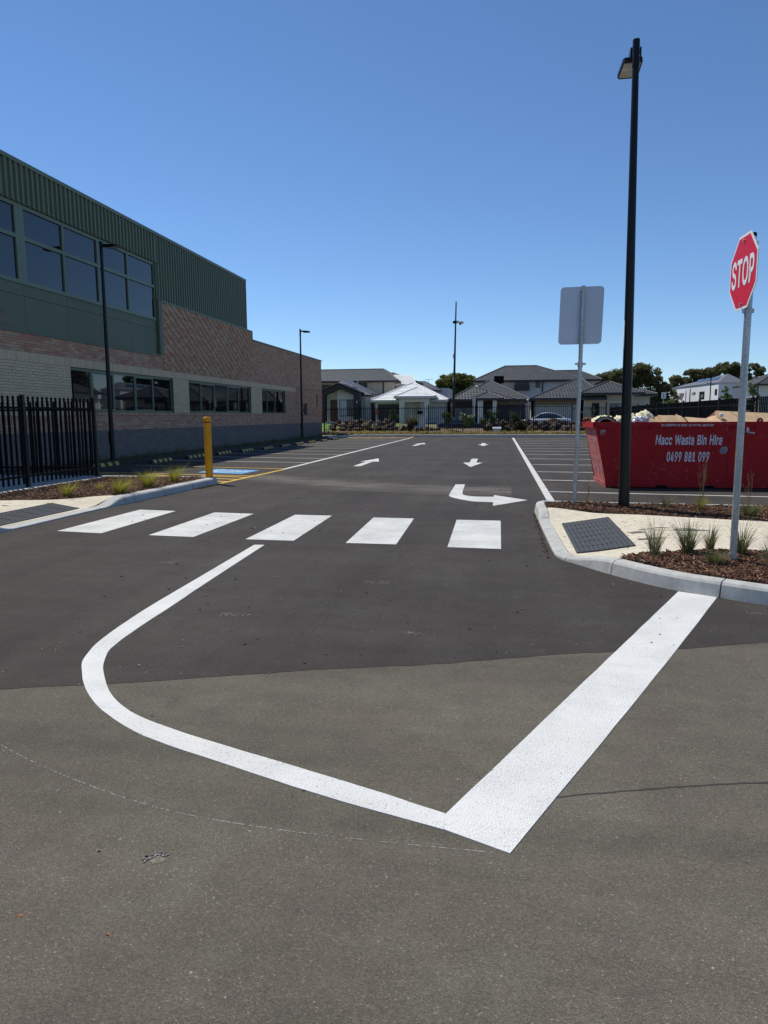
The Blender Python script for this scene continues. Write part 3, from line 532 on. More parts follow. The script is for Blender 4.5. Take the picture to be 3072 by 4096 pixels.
mb = MB(); grid(mb, [-120, 160], [57.4, 59, 63.5], lambda x, y: terrain_z(x, y) + .002)
struct(mb.build('back_street', 'street'))
mb = MB(); grid(mb, xs, [63.5, 65, 67.5, 71, 80, 140, 700], terrain_z)
struct(mb.build('house_land', 'land'))
mb = MB(); grid(mb, [-18, -15, -13, -11, -9.6], [63.7, 65, 67.5, 69.6], lambda x, y: terrain_z(x, y) + .03)
struct(mb.build('lawn', 'lawn'))

mb = MB(); mb.flat([(-40, -16), (40, -16), (40, 9), (-40, 4)], -.0016)
road = struct(mb.build('road', 'asphalt_old'))
seam = []
x = -14.0
while x < 9.0:
    seam.append((x, 4.165 + .339 * x - .012 * max(0, x + 1) ** 2 * 0 + .035 * noise.noise((x * 1.3, 0, 0)) + .014 * noise.noise((x * 9, 3, 0)))); x += .06
mb = MB(); mb.flat([(-14, 50.2), (-14, -.58)][:1] + seam + [(9, 50.2)], 0.0)
lot = struct(mb.build('car_park', 'asphalt'))

ZP = .0015
def mark(name, poly, mat, z=ZP, parent=None, label=None):
    m = MB(); m.flat(poly, z); n = len(poly)
    m.add([(p[0], p[1], z) for p in poly] + [(p[0], p[1], z - .012) for p in poly], [[i, (i + 1) % n, n + (i + 1) % n, n + i] for i in range(n)])
    o = m.build(name, mat, parent or lot)
    if label: o['label'] = label
    return o
def line(name, a, b, w, mat, z=ZP, label=None, parent=None):
    a, b = Vector(a), Vector(b); d = (b - a).normalized(); n = Vector((-d.y, d.x)) * w / 2
    return mark(name, [tuple(a - n), tuple(b - n), tuple(b + n), tuple(a + n)], mat, z, parent, label)

for q in ([(-5.63, 10.35), (-4.99, 10.27), (-4.97, 8.14), (-5.64, 8.23)], [(-4.32, 10.19), (-3.67, 10.12), (-3.69, 8.04), (-4.30, 8.09)],
          [(-3.02, 10.1), (-2.45, 10.08), (-2.40, 7.95), (-3.0, 7.97)], [(-1.81, 9.97), (-1.22, 9.95), (-1.17, 7.88), (-1.76, 7.89)],
          [(-.61, 9.9), (0, 9.89), (.01, 7.76), (-.58, 7.79)]):
    mark('crosswalk_stripe', q, 'white')
outer = [(-2.77, 7.63), (-2.70, 5.84), (-2.665, 4.98), (-2.63, 4.54), (-2.575, 4.12), (-2.49, 3.82), (-2.39, 3.63), (-2.18, 3.34), (-1.94, 3.1), (-1.6, 2.87), (-1.09, 2.66), (-.65, 2.49), (-.18, 2.34)]
inner = [(-2.65, 7.64), (-2.555, 5.84), (-2.50, 5.0), (-2.475, 4.5), (-2.43, 4.05), (-2.36, 3.83), (-2.24, 3.61), (-2.01, 3.3), (-1.76, 3.09), (-1.41, 2.92), (-.91, 2.73), (-.48, 2.565), (-.18, 2.44)]
oc = catmull([(*p, 0) for p in outer]); ic = catmull([(*p, 0) for p in inner])
jit = lambda p, k: (p[0] + .003 * noise.noise((p[0] * 7, p[1] * 7, k)), p[1] + .003 * noise.noise((p[0] * 7, p[1] * 7, k + 5)))
mb = MB(); n = len(oc); mb.add([(*jit(p, 0), ZP) for p in oc] + [(*jit(p, 9), ZP) for p in ic], [[i, i + 1, n + i + 1, n + i] for i in range(n - 1)])
for A_, k_ in ((oc, 0), (ic, 9)): mb.add([(*jit(p, k_), ZP) for p in A_] + [(*jit(p, k_), -.01) for p in A_], [[i, i + 1, n + i + 1, n + i] for i in range(n - 1)])
mb.build('curved_line', 'white_new', lot)['label'] = 'white lane line that bends round to the corner of the stop bar'
bar = [(-.18, 2.44), (-.18, 2.34), (.05, 2.235)]
for k in range(1, 20): bar.append(jit((.05 + 1.67 * k / 20, 2.235 + 3.665 * k / 20 - .025 * math.sin(math.pi * k / 20)), 2))
bar += [(1.72, 5.90), (1.46, 6.05)]
for k in range(1, 20): bar.append(jit((1.46 - 1.64 * k / 20, 6.05 - 3.61 * k / 20), 4))
mark('stop_line', bar, 'white_new', label='thick white stop bar running from the kerb')

# edge lines and parking bays
line('edge_line', (-5.96, 18.95), (-5.98, 46.6), .13, 'white', label='long white edge line of the left bays')
line('edge_line', (.84, 12.30), (.70, 47.2), .13, 'white', label='long white edge line of the right bays')
left_bays = [((-11.3, 22.6), (-6.04, 21.75)), ((-11.1, 24.85), (-6.04, 23.95)), ((-11.0, 27.2), (-6.04, 26.55)), ((-10.9, 29.5), (-6.04, 28.95)), ((-10.8, 31.95), (-6.04, 31.85)),
             ((-10.8, 34.35), (-6.05, 34.15)), ((-10.7, 37.1), (-6.05, 36.75)), ((-10.6, 39.4), (-6.05, 39.2)), ((-10.5, 41.9), (-6.05, 41.9)), ((-10.4, 44.4), (-6.05, 44.4))]
for a, b in left_bays: line('bay_line', a, b, .08, 'white')
for i, y in enumerate((13.86, 16.36, 18.8, 21.6, 24.43, 27.2, 29.75, 32.2, 34.85, 37.6, 40.15, 42.7, 45.3)):
    sl_ = -.115 + .009 * i; x0 = .92 - .004 * i; line('bay_line', (x0, y), (6.2, y + sl_ * 5.2), .085, 'white')
line('yellow_line', (-6.08, 14.72), (-5.93, 18.89), .10, 'yellow', .003, 'yellow edge line of the disabled bay')
line('yellow_line', (-11.0, 20.1), (-6.0, 19.1), .09, 'yellow', label='yellow side line beyond the blue symbol')
line('yellow_line', (-10.9, 17.45), (-6.02, 16.71), .10, 'yellow', label='yellow side line nearer than the blue symbol')
for a, b in (((-8.9, 16.78), (-6.05, 15.72)), ((-8.9, 16.15), (-6.08, 15.15)), ((-8.9, 15.6), (-7.4, 15.12)), ((-7.4, 16.75), (-6.04, 16.26)), ((-10.4, 17.1), (-9.0, 16.55))):
    line('hatch_line', a, b, .13, 'yellow')
line('yellow_line', (-6.2, 46.55), (-10.2, 44.9), .13, 'yellow', label='yellow border of the far hatched corner')
for k in range(5): line('hatch_line', (-6.1 - .85 * k, 46.9 - .1 * k), (-7.6 - .85 * k, 49.3), .16, 'yellow')
line('yellow_line', (-6.05, 46.7), (-6.1, 49.4), .13, 'yellow', .003, label='yellow edge line below the far kerb')
# blue disabled symbol
bl = mark('blue_panel', [(-7.9, 17.62), (-6.55, 17.3), (-6.5, 18.5), (-7.9, 18.9)], 'blue', label='blue panel with a white wheelchair symbol')
sym = MB()
def ip(u, v): return (-7.2 + u, 18.1 + v - .22 * u, .003)
def seg(p, q, w):
    a, b = Vector((*p, 0)), Vector((*q, 0)); d = (b - a).normalized(); n = Vector((-d.y, d.x, 0)) * w / 2
    sym.quad(*[ip(c.x, c.y) for c in (a - n, b - n, b + n, a + n)])
cx_, cy_ = -.46, -.0
circ = [(.50 + .07 * math.cos(t * .5236), .02 + .09 * math.sin(t * .5236)) for t in range(12)]
sym.add([ip(*c) for c in circ], [list(range(12))])
seg((.40, .0), (.02, -.02), .10); seg((.2, 0), (.2, .22), .07); seg((.02, -.06), (.02, .30), .10); seg((.02, .26), (-.38, .36), .10); seg((-.38, .3), (-.38, .46), .09)
for k in range(14):
    t0, t1 = R(40 + k * 20), R(40 + (k + 1) * 20)
    pts = [(-.12 + r * math.cos(t), .0 + r * 1.05 * math.sin(t)) for r, t in ((.27, t0), (.34, t0), (.34, t1), (.27, t1))]
    sym.quad(*[ip(*p) for p in pts])
sym.build('wheelchair_symbol', 'white_new', bl)
# arrows
def arrow(tail, tip, w, hw, hl, label):
    t, p = Vector(tail), Vector(tip); d = (p - t).normalized(); n = Vector((-d.y, d.x)); b = p - d * hl
    mark('direction_arrow', [tuple(q) for q in (t - n * w / 2, b - n * w / 2, b - n * hw / 2, p, b + n * hw / 2, b + n * w / 2, t + n * w / 2)], 'white', label=label)
arrow((-4.18, 20.35), (-4.20, 24.2), .22, .62, 1.75, 'white straight arrow ahead in the left lane, the nearer one')
arrow((-4.25, 34.6), (-4.15, 38.4), .22, .62, 1.75, 'white straight arrow ahead in the left lane, the farther one')
arrow((-.9, 24.25), (-.87, 20.3), .21, .60, 1.95, 'white straight arrow towards the crossing, the nearer one')
arrow((-.96, 38.1), (-.89, 34.6), .22, .56, 1.75, 'white straight arrow towards the crossing, the farther one')
curve1 = catmull([(-.96, 15.1, 0), (-.955, 13.9, 0), (-.945, 13.0, 0), (-.87, 12.68, 0), (-.76, 12.47, 0), (-.6, 12.25, 0), (-.45, 12.1, 0), (-.13, 12.03, 0)], 4)
curve2 = catmull([(-.76, 15.12, 0), (-.745, 14.2, 0), (-.72, 13.35, 0), (-.66, 13.05, 0), (-.58, 12.94, 0), (-.50, 12.87, 0), (-.40, 12.84, 0), (-.13, 12.84, 0)], 4)
mb = MB(); n = len(curve1); mb.add([(p.x, p.y, ZP) for p in curve1] + [(p.x, p.y, ZP) for p in curve2], [[i, i + 1, n + i + 1, n + i] for i in range(n - 1)])
mb.flat([(-.13, 11.54), (.45, 12.40), (-.13, 13.13)], ZP)
mb.build('turn_arrow', 'white', lot)['label'] = 'white arrow that curves to turn right'
# seam dirt, chalk arc, crack, dent
mb = MB()
cr = [(.20, 2.615), (.38, 2.675), (.59, 2.74), (.8, 2.80), (1.06, 2.865), (1.5, 2.95), (2.2, 3.1)]
cc = catmull([(*p, 0) for p in cr], 8)
for a, b in zip(cc, cc[1:]):
    w0 = .004 + .004 * abs(noise.noise(a * 11)); w1 = .004 + .004 * abs(noise.noise(b * 11))
    oy = .006 * noise.noise(a * 17); oy2 = .006 * noise.noise(b * 17)
    mb.quad((a.x, a.y - w0 + oy, -.0006), (b.x, b.y - w1 + oy2, -.0006), (b.x, b.y + w1 + oy2, -.0006), (a.x, a.y + w0 + oy, -.0006))
mb.build('crack', 'joint', road)['label'] = 'thin crack in the older asphalt right of the stop bar'
mb = MB()
ch = catmull([(-2.9, 3.1, 0), (-2.21, 2.7, 0), (-1.71, 2.47, 0), (-1.22, 2.31, 0), (-.76, 2.25, 0), (-.3, 2.235, 0), (.0, 2.235, 0)], 60)
for i, (a, b) in enumerate(zip(ch, ch[1:])):
    k = noise.noise((i * .23, 0, 0)) + .55 * noise.noise((i * .9, 4, 0))
    if k > -.16 and rnd.random() > .22:
        w = .0008 + .0016 * rnd.random()
        mb.quad((a.x, a.y - w, -.0006), (b.x, b.y - w, -.0006), (b.x, b.y + w, -.0006), (a.x, a.y + w, -.0006))
mb.build('chalk_line', 'chalk', road)['label'] = 'faint dotted chalk arc across the older asphalt'
mb = MB(); pts = []
for k in range(28):
    a = k / 28 * 2 * math.pi; r = .024 * (1 + .5 * noise.noise((math.cos(a) * 2, math.sin(a) * 2, 8)))
    pts.append((-1.10 + r * math.cos(a), 2.02 + r * .8 * math.sin(a)))
mb.flat(pts, -.0006); mb.build('dusty_dent', 'dust', road)['label'] = 'small dusty dent in the older asphalt'

mb = MB()
for _ in range(26):
    a = R(rnd.uniform(60, 220)); r_ = rnd.uniform(.022, .05); q = rnd.uniform(.0015, .005)
    mb.obox((-1.10 + r_ * math.cos(a), 2.02 + .8 * r_ * math.sin(a), .0002), q * 2, q * 1.4, q * .8, Matrix.Rotation(rnd.uniform(0, 6), 3, 'Z'))
mb.build('dent_crumbs', 'grit', road)['kind'] = 'stuff'

# ------------------------------------------------------------------ kerbs
def kerb(name, P, right, width, ztop, joints, every=2.6):
    pts = catmull([(*p, 0) for p in P], 8)
    L = [0]
    for a, b in zip(pts, pts[1:]): L.append(L[-1] + (b - a).length)
    brk = sorted(min(range(len(pts)), key=lambda i: (pts[i].x - j[0]) ** 2 + (pts[i].y - j[1]) ** 2) for j in joints)
    cuts = [0]
    for b in brk + [len(pts) - 1]:
        a = cuts[-1]; n = max(1, round((L[b] - L[a]) / every))
        for k in range(1, n):
            t = L[a] + (L[b] - L[a]) * k / n
            cuts.append(min(range(len(L)), key=lambda i: abs(L[i] - t)))
        cuts.append(b)
    cuts = sorted(set(cuts))
    root = bpy.data.objects.new(name, None); COL.objects.link(root); struct(root)
    def prof(i, shift=0.0):
        d = (pts[min(i + 1, len(pts) - 1)] - pts[max(i - 1, 0)]).normalized()
        n = Vector((d.y, -d.x, 0)) if right else Vector((-d.y, d.x, 0))
        p = pts[i] + d * shift; z = ztop(p.x, p.y)
        r = min(.028, z * .45)
        return [p + n * o + Vector((0, 0, h)) for o, h in ((0, -.06), (.004, 0.0), (.022 * z / .13, z - r), (.030 * z / .13 + r * .3, z - r * .3), (.030 * z / .13 + r, z), (width - .012, z + .004), (width, z - .006), (width, -.06))]
    for a, b in zip(cuts, cuts[1:]):
        m = MB(); m.smooth = False; rows = []
        for i in range(a, b + 1): rows += prof(i, .006 if i == a else (-.006 if i == b else 0))
        k = 8
        fs = [[r * k + q, r * k + q + 1, (r + 1) * k + q + 1, (r + 1) * k + q] for r in range(b - a) for q in range(k - 1)]
        m.add(rows, fs); m.add(rows[:k], [list(range(k))]); m.add(rows[-k:], [list(range(k))[::-1]])
        m.build('kerb_stone', 'kerb', root)
    return root
def zk_left(x, y):
    if x < -6.7 and y < 8: return .13
    return .13 - .108 * (1 - smooth(10.45, 11.0, y)) * smooth(7.75, 8.25, y)
def zk_right(x, y):
    return .13 - .098 * (1 - smooth(9.7, 10.3, y)) * smooth(6.66, 7.3, y)
kerb('left_kerb', [(-9.0, 15.04), (-7.6, 15.03), (-6.48, 14.97), (-6.22, 14.86), (-6.11, 14.6), (-6.14, 13.95), (-6.17, 12.5), (-6.21, 11.35), (-6.25, 10.43), (-6.26, 9.4), (-6.25, 8.3), (-6.32, 7.9), (-6.62, 7.3), (-7.3, 6.7), (-8.5, 6.2), (-13, 5.9)],
     True, .23, zk_left, [(-6.17, 12.3), (-6.2, 11.3), (-6.23, 10.95), (-6.25, 10.35), (-6.25, 8.25)])
kerb('right_kerb', [(7.2, 10.98), (2.2, 11.22), (.78, 11.33), (.57, 11.25), (.505, 11.0), (.51, 10.04), (.53, 8.71), (.55, 7.73), (.57, 7.42), (.63, 7.22), (.75, 7.03), (.97, 6.67), (1.23, 6.31), (1.47, 6.06), (1.73, 5.88), (2.03, 5.69), (2.6, 5.42), (3.6, 5.15), (5, 5.0), (10, 4.95)],
     False, .15, zk_right, [(.52, 10.75), (.51, 9.85), (.64, 7.2), (.99, 6.64), (1.74, 5.88)], 1.9)
kerb('far_kerb', [(-11.4, 46.4), (-10.85, 48.4), (-10.2, 49.6), (-9.4, 49.95), (-6, 50.1), (0, 50.1), (3.0, 50.1), (6.2, 50.1), (6.6, 49.6), (6.7, 47), (6.7, 30), (6.7, 18), (6.7, 12.2)], False, .15, lambda x, y: .13, [(-6, 50.1), (.5, 50.1)], 3.0)

# ------------------------------------------------------------------ footpaths and beds
def zp_left(x, y):
    f = smooth(0, 1.3, -6.47 - x)
    return .125 - .10 * (1 - f) * (1 - smooth(10.3, 11.1, y)) * smooth(7.7, 8.3, y)
def zp_right(x, y):
    f = smooth(0, 1.3, x - .66)
    return .127 - .094 * (1 - f) * (1 - smooth(9.7, 10.4, y)) * smooth(6.7, 7.3, y)
pl = [(-6.47, 10.98), (-6.49, 9.4), (-6.48, 8.3), (-6.58, 7.95), (-6.85, 7.48), (-7.5, 6.9), (-8.6, 6.42), (-13, 6.1), (-13, 9.95), (-8.7, 10.05), (-7.99, 10.23), (-7.56, 10.40), (-7.14, 10.76), (-6.60, 11.17), (-6.44, 11.2)]
fp_l = struct(sheet('left_footpath', pl, zp_left, 5, 'path'))
pr = [(.66, 10.42), (.655, 9.7), (.675, 8.7), (.695, 7.73), (.71, 7.45), (.76, 7.27), (.87, 7.10), (1.08, 6.82), (1.14, 6.86), (1.4, 7.12), (1.67, 7.22), (2.05, 7.38), (2.57, 7.36), (4, 7.3), (8, 7.2), (8, 8.5), (5, 9.0), (3.4, 9.38), (2.91, 9.49), (1.96, 9.79), (1.26, 10.10), (.72, 10.44)]
fp_r = struct(sheet('right_footpath', pr, zp_right, 5, 'path'))
mound = lambda x, y: .112 + .018 * noise.noise((x * 2.2, y * 2.2, 3))
bl_poly = [(-6.46, 11.1), (-6.36, 12.5), (-6.34, 13.9), (-6.36, 14.6), (-6.5, 14.78), (-7.7, 14.82), (-8.72, 14.84), (-8.70, 12.6), (-8.70, 10.1), (-8.0, 10.26), (-7.56, 10.42), (-7.14, 10.78), (-6.6, 11.19)]
br_poly = [(.67, 10.48), (1.26, 10.13), (1.96, 9.82), (2.91, 9.52), (3.4, 9.41), (5, 9.03), (7, 8.7), (7, 10.86), (2.2, 11.06), (.8, 11.17), (.66, 11.08)]
bf_poly = [(1.11, 6.87), (1.38, 7.09), (1.66, 7.19), (2.05, 7.35), (2.57, 7.33), (4, 7.27), (7, 7.17), (7, 5.15), (5, 5.17), (3.7, 5.31), (2.7, 5.59), (2.12, 5.86), (1.83, 6.04), (1.6, 6.2), (1.37, 6.42)]
struct(sheet('left_mulch_bed', bl_poly, mound, 4, 'mulch_base'))
struct(sheet('back_mulch_bed', br_poly, mound, 4, 'mulch_base'))
struct(sheet('front_mulch_bed', bf_poly, mound, 4, 'mulch_base'))
def chips(name, poly, dens, seed, pale=.22, lim=None):
    r = random.Random(seed); m = MB(); xs_ = [p[0] for p in poly]; ys_ = [p[1] for p in poly]
    a = (max(xs_) - min(xs_)) * (max(ys_) - min(ys_))
    for _ in range(int(a * dens)):
        x, y = r.uniform(min(xs_), max(xs_)), r.uniform(min(ys_), max(ys_))
        if lim and not lim(x, y): continue
        if not inpoly(x, y, poly): continue
        l = r.uniform(.02, .075) * (1.5 if r.random() < .08 else 1); w = r.uniform(.007, .017); h = r.uniform(.004, .009)
        rot = Matrix.Rotation(r.uniform(0, 6.28), 3, 'Z') @ Matrix.Rotation(r.gauss(0, .3), 3, 'Y') @ Matrix.Rotation(r.gauss(0, .4), 3, 'X')
        m.mi = 1 if r.random() < pale else 0
        c = Vector((x, y, mound(x, y) + r.uniform(.004, .026)))
        v = [c + rot @ Vector(q) for q in ((-l / 2, -w / 2, -h / 2), (l / 2, -w * .35, -h / 2), (l / 2, w * .35, -h / 2), (-l / 2, w / 2, -h / 2), (-l * .45, -w * .4, h / 2), (l * .46, -w * .3, h / 2), (l * .44, w * .3, h / 2), (-l * .47, w * .4, h / 2))]
        m.add(v, [[4, 5, 6, 7], [0, 1, 5, 4], [1, 2, 6, 5], [2, 3, 7, 6], [3, 0, 4, 7]])
    o = m.build(name, ['mulch', 'mulch_pale']); o['kind'] = 'stuff'
chips('left_mulch', bl_poly, 1700, 1, .5)
chips('back_mulch', br_poly, 1500, 2, .2, lambda x, y: x < 4.3)
chips('front_mulch', bf_poly, 2600, 3, .24, lambda x, y: x < 3.2 and y > 5.2)
mb = MB(); mb.box(-9.45, -8.72, 9.9, 14.86, -.05, .115); mb.box(-13.5, -8.75, 14.88, 15.06, -.05, .112)
struct(mb.build('fence_plinth', 'strip'))
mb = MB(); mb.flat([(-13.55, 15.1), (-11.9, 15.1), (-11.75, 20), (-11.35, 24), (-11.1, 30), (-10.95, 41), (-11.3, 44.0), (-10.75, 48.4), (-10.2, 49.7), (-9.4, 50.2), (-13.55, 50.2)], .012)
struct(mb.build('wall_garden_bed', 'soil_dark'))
mb = MB(); mb.box(6.86, 9.5, 12.2, 50.2, -.05, .11); struct(mb.build('boundary_bed', 'bed'))
mb = MB(); mb.box(-13.5, -9.45, 6.2, 14.9, -.05, .10); struct(mb.build('side_path', 'strip'))

# tactile mats
stud = None
def tactile(label, corners, rows, cols, zf, parent_name='tactile_mat'):
    a, b, c, d = [Vector(p) for p in corners]   # a-b along the width at far end, d-c at near end
    P = lambda u, v: (a * (1 - u) * (1 - v) + b * u * (1 - v) + c * u * v + d * (1 - u) * v)
    o = P(.5, .5); root = thing(parent_name, label, 'tactile mat', (o.x, o.y, zf(o.x, o.y)))
    for r in range(rows):
        m = MB(); v0, v1 = r / rows + .0012, (r + 1) / rows - .0012
        q = [P(u, v) for u, v in ((0, v0), (1, v0), (1, v1), (0, v1))]
        k = 6; vs = []
        for j in range(2):
            for i in range(k + 1):
                p = P(i / k, (v0, v1)[j]); vs.append((p.x, p.y, zf(p.x, p.y) + .009))
        m.add(vs, [[i, i + 1, k + 2 + i, k + 1 + i][::-1] for i in range(k)])
        for e in ((0, 1), (1, 2), (2, 3), (3, 0)):
            p, s_ = q[e[0]], q[e[1]]
            m.quad((p.x, p.y, zf(p.x, p.y) - .01), (s_.x, s_.y, zf(s_.x, s_.y) - .01), (s_.x, s_.y, zf(s_.x, s_.y) + .009), (p.x, p.y, zf(p.x, p.y) + .009))
        t_ = m.build('tactile_tile', 'tactile', root, True)
        s2 = MB(); nr = 8
        for i in range(cols):
            for j in range(nr):
                p = P((i + .5) / cols, v0 + (v1 - v0) * (j + .5) / nr); z = zf(p.x, p.y) + .009
                w = .0175; h = .0075
                s2.add([(p.x - w, p.y - w * .85, z), (p.x + w, p.y - w * .85, z), (p.x + w, p.y + w * .85, z), (p.x - w, p.y + w * .85, z), (p.x - w * .55, p.y - w * .55, z + h), (p.x + w * .55, p.y - w * .55, z + h), (p.x + w * .55, p.y + w * .55, z + h), (p.x - w * .55, p.y + w * .55, z + h)],
                       [[4, 5, 6, 7], [0, 1, 5, 4], [1, 2, 6, 5], [2, 3, 7, 6], [3, 0, 4, 7]])
        s2.build('studs', 'tactile_stud', t_, True, kind='stuff')
tactile('dark grey studded tactile mat on the cream path beside the stop sign bed', [(.79, 9.46), (1.42, 9.75), (1.40, 7.64), (.78, 7.42)], 7, 12, zp_right)
tactile('dark grey studded tactile mat on the cream path in front of the black picket fence', [(-7.15, 10.34), (-6.555, 10.17), (-6.545, 7.9), (-7.15, 7.9)], 8, 10, zp_left)

# path stains
mb = MB()
for cx, cy, rx, ry in ((1.93, 8.62, .26, .10), (1.55, 8.45, .09, .07), (1.62, 8.0, .14, .05), (2.15, 8.55, .2, .05), (-7.9, 9.65, .16, .05), (-7.5, 9.7, .05, .03)):
    pts = []
    for k in range(26):
        a = k / 26 * 2 * math.pi; q = 1 + .6 * noise.noise((math.cos(a) * 2.3 + cx * 5, math.sin(a) * 2.3, cy))
        pts.append((cx + rx * q * math.cos(a), cy + ry * q * math.sin(a)))
    zf = zp_right if cx > 0 else zp_left
    tri = tessellate_polygon([[Vector((*p, 0)) for p in pts]])
    mb.add([(p[0], p[1], zf(*p) + .003) for p in pts], [list(t) for t in tri])
mb.build('dirt_stain', 'stain', fp_r)

# ------------------------------------------------------------------ school building
WX = -13.6
school = thing('school_building', 'dark green steel and pink brick school building standing in its own shade', 'building', (WX, 35, 0))
sp = lambda mb, n, m, p=None, **k: mb.build(n, m, p or school, True, **k)
mb = MB()
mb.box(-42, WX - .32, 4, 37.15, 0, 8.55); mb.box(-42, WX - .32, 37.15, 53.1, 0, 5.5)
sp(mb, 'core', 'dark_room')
# mortar backing behind the bricks, with holes for windows and niches
mb = MB(); B0 = WX - .14
def back(y0, y1, z0, z1, x=-.011): mb.box(B0, WX + x, y0, y1, z0, z1)
Y0 = 4.0
OPEN = [(21.1, 28.27), (29.82, 37.66), (39.5, 43.9)]
back(Y0, 53.22, -.1, 1.63)
ys = [Y0] + [v for o in OPEN for v in o] + [46.2]
for a, b in zip(ys[::2], ys[1::2]): back(a, b, 1.63, 3.05)
back(Y0, 46.2, 3.05, 3.335); back(Y0, 27.5, 3.335, 3.93); back(27.5, 38.0, 3.335, 6.02); back(38.0, 53.22, 3.335, 5.57)
back(46.2, 48.0, 1.63, 3.335); back(48.0, 48.98, 2.34, 3.335); back(48.98, 51.25, 1.63, 3.335); back(51.25, 51.92, 1.63, 2.19); back(51.25, 51.92, 3.02, 3.335); back(51.92, 53.22, 1.63, 3.335)
sp(mb, 'mortar', 'mortar')
# brickwork: every brick is modelled; the biggest in the picture are parts of their own
MATS = ['brick_pink_a', 'brick_pink_b', 'brick_pink_c', 'brick_cream', 'brick_grey_a', 'brick_grey_b']
rb = random.Random(5)
bricks = []          # (y0,y1,z0,z1,proud,mat)
def course(y0, y1, z, matf, proud=None, length=.30, h=.076, off=0.0):
    y = y0 - (length - off if off else 0); k = 0
    while y < y1 - .02:
        a, b = max(y, y0), min(y + length - .01, y1)
        if b - a > .03:
            bricks.append((a, b, z, z + h, (proud(k) if proud else rb.uniform(-.002, .002)), matf()))
        y += length; k += 1
pk = lambda: rb.choices((0, 1, 2), (5, 3, 2))[0]
pk2 = lambda: rb.choices((0, 1, 2), (6, 2, 3))[0]
cr_ = lambda: 3
gy = lambda: rb.choice((4, 5))
CH = .086
def fill(y0, y1, z0, z1, matf, proud=None, every=None):
    n = max(1, round((z1 - z0) / CH)); h = (z1 - z0) / n
    for i in range(n):
        course(y0, y1, z0 + i * h + .004, matf, (lambda k, i=i: proud(k, i)) if proud else None, h=h - .010, off=(.15 if i % 2 else 0))
Ys = 15.0
fill(Ys, 53.2, 0.0, 1.0, gy)
fill(Ys, 53.2, 1.0, 1.505, pk)
fill(43.98, 46.2, 1.505, 3.05, pk2)
fill(Ys, OPEN[0][0] - .02, 1.505, 3.05, cr_)
fill(OPEN[0][1] + .02, OPEN[1][0] - .02, 1.63, 3.05, cr_)
fill(OPEN[1][1] + .02, OPEN[2][0] - .02, 1.63, 3.05, cr_)
fill(Ys, 27.49, 3.337, 3.915, pk)
chk = lambda k, i: .034 if (k + i // 2) % 2 == 0 else .006
fill(27.52, 38.0, 3.337, 6.02, pk2, chk)
fill(38.0, 53.2, 3.337, 5.56, pk2)
for (y0, y1, z0, z1) in ((46.2, 47.98, 1.0, 3.3), (49.0, 51.23, 1.0, 3.3), (51.94, 53.2, 1.0, 3.3), (51.23, 51.94, 1.505, 2.18), (51.23, 51.94, 3.03, 3.3), (47.98, 49.0, 2.36, 3.3)):
    if z0 < 1.5: z0 = 1.51
    fill(y0, y1, z0, z1, pk2, chk)
y = Ys
while y < 46.15:                                    # soldier course above the windows
    bricks.append((y, y + .076, 3.055, 3.33, .004 + rb.uniform(-.002, .002), 3)); y += .086
for a, b in OPEN:                                   # sills
    y = a - .02
    while y < b: bricks.append((y, min(y + .076, b + .02), 1.512, 1.628, .022, pk())); y += .086
for a, b in ((OPEN[0][1], OPEN[1][0]), (OPEN[1][1], OPEN[2][0])): fill(a, b, 1.512, 1.628, pk)
fill(Ys, OPEN[0][0] - .04, 1.512, 1.60, cr_) if 0 else None
def dist(b): return (b[0] - 0) ** 2 + 13.6 ** 2
vis = [b for b in bricks if b[0] > 18.0 and b[2] > 1.55 and b[0] < 20.6]
vis.sort(key=lambda b: -((b[1] - b[0]) * (b[3] - b[2]) / dist(b)))
singles = set(id(b) for b in vis[:285])
mb = MB()
for b in bricks:
    if id(b) in singles: continue
    mb.mi = b[5]; mb.box(WX - .02, WX + b[4], b[0], b[1], b[2], b[3], 'l')
sp(mb, 'brickwork', MATS, kind='stuff')
bm_cache = {}
for b in bricks:
    if id(b) not in singles: continue
    key = (b[5], round(b[1] - b[0], 2), round(b[3] - b[2], 3))
    if key not in bm_cache:
        m = MB(); m.box(-.02, 0, 0, b[1] - b[0], 0, b[3] - b[2], 'l')
        me = bpy.data.meshes.new('brick'); me.from_pydata(m.v, [], m.f); me.materials.append(M[MATS[b[5]]]); bm_cache[key] = me
    inst(bm_cache[key], 'brick', school, (b[4], b[0] - 35, b[2]))
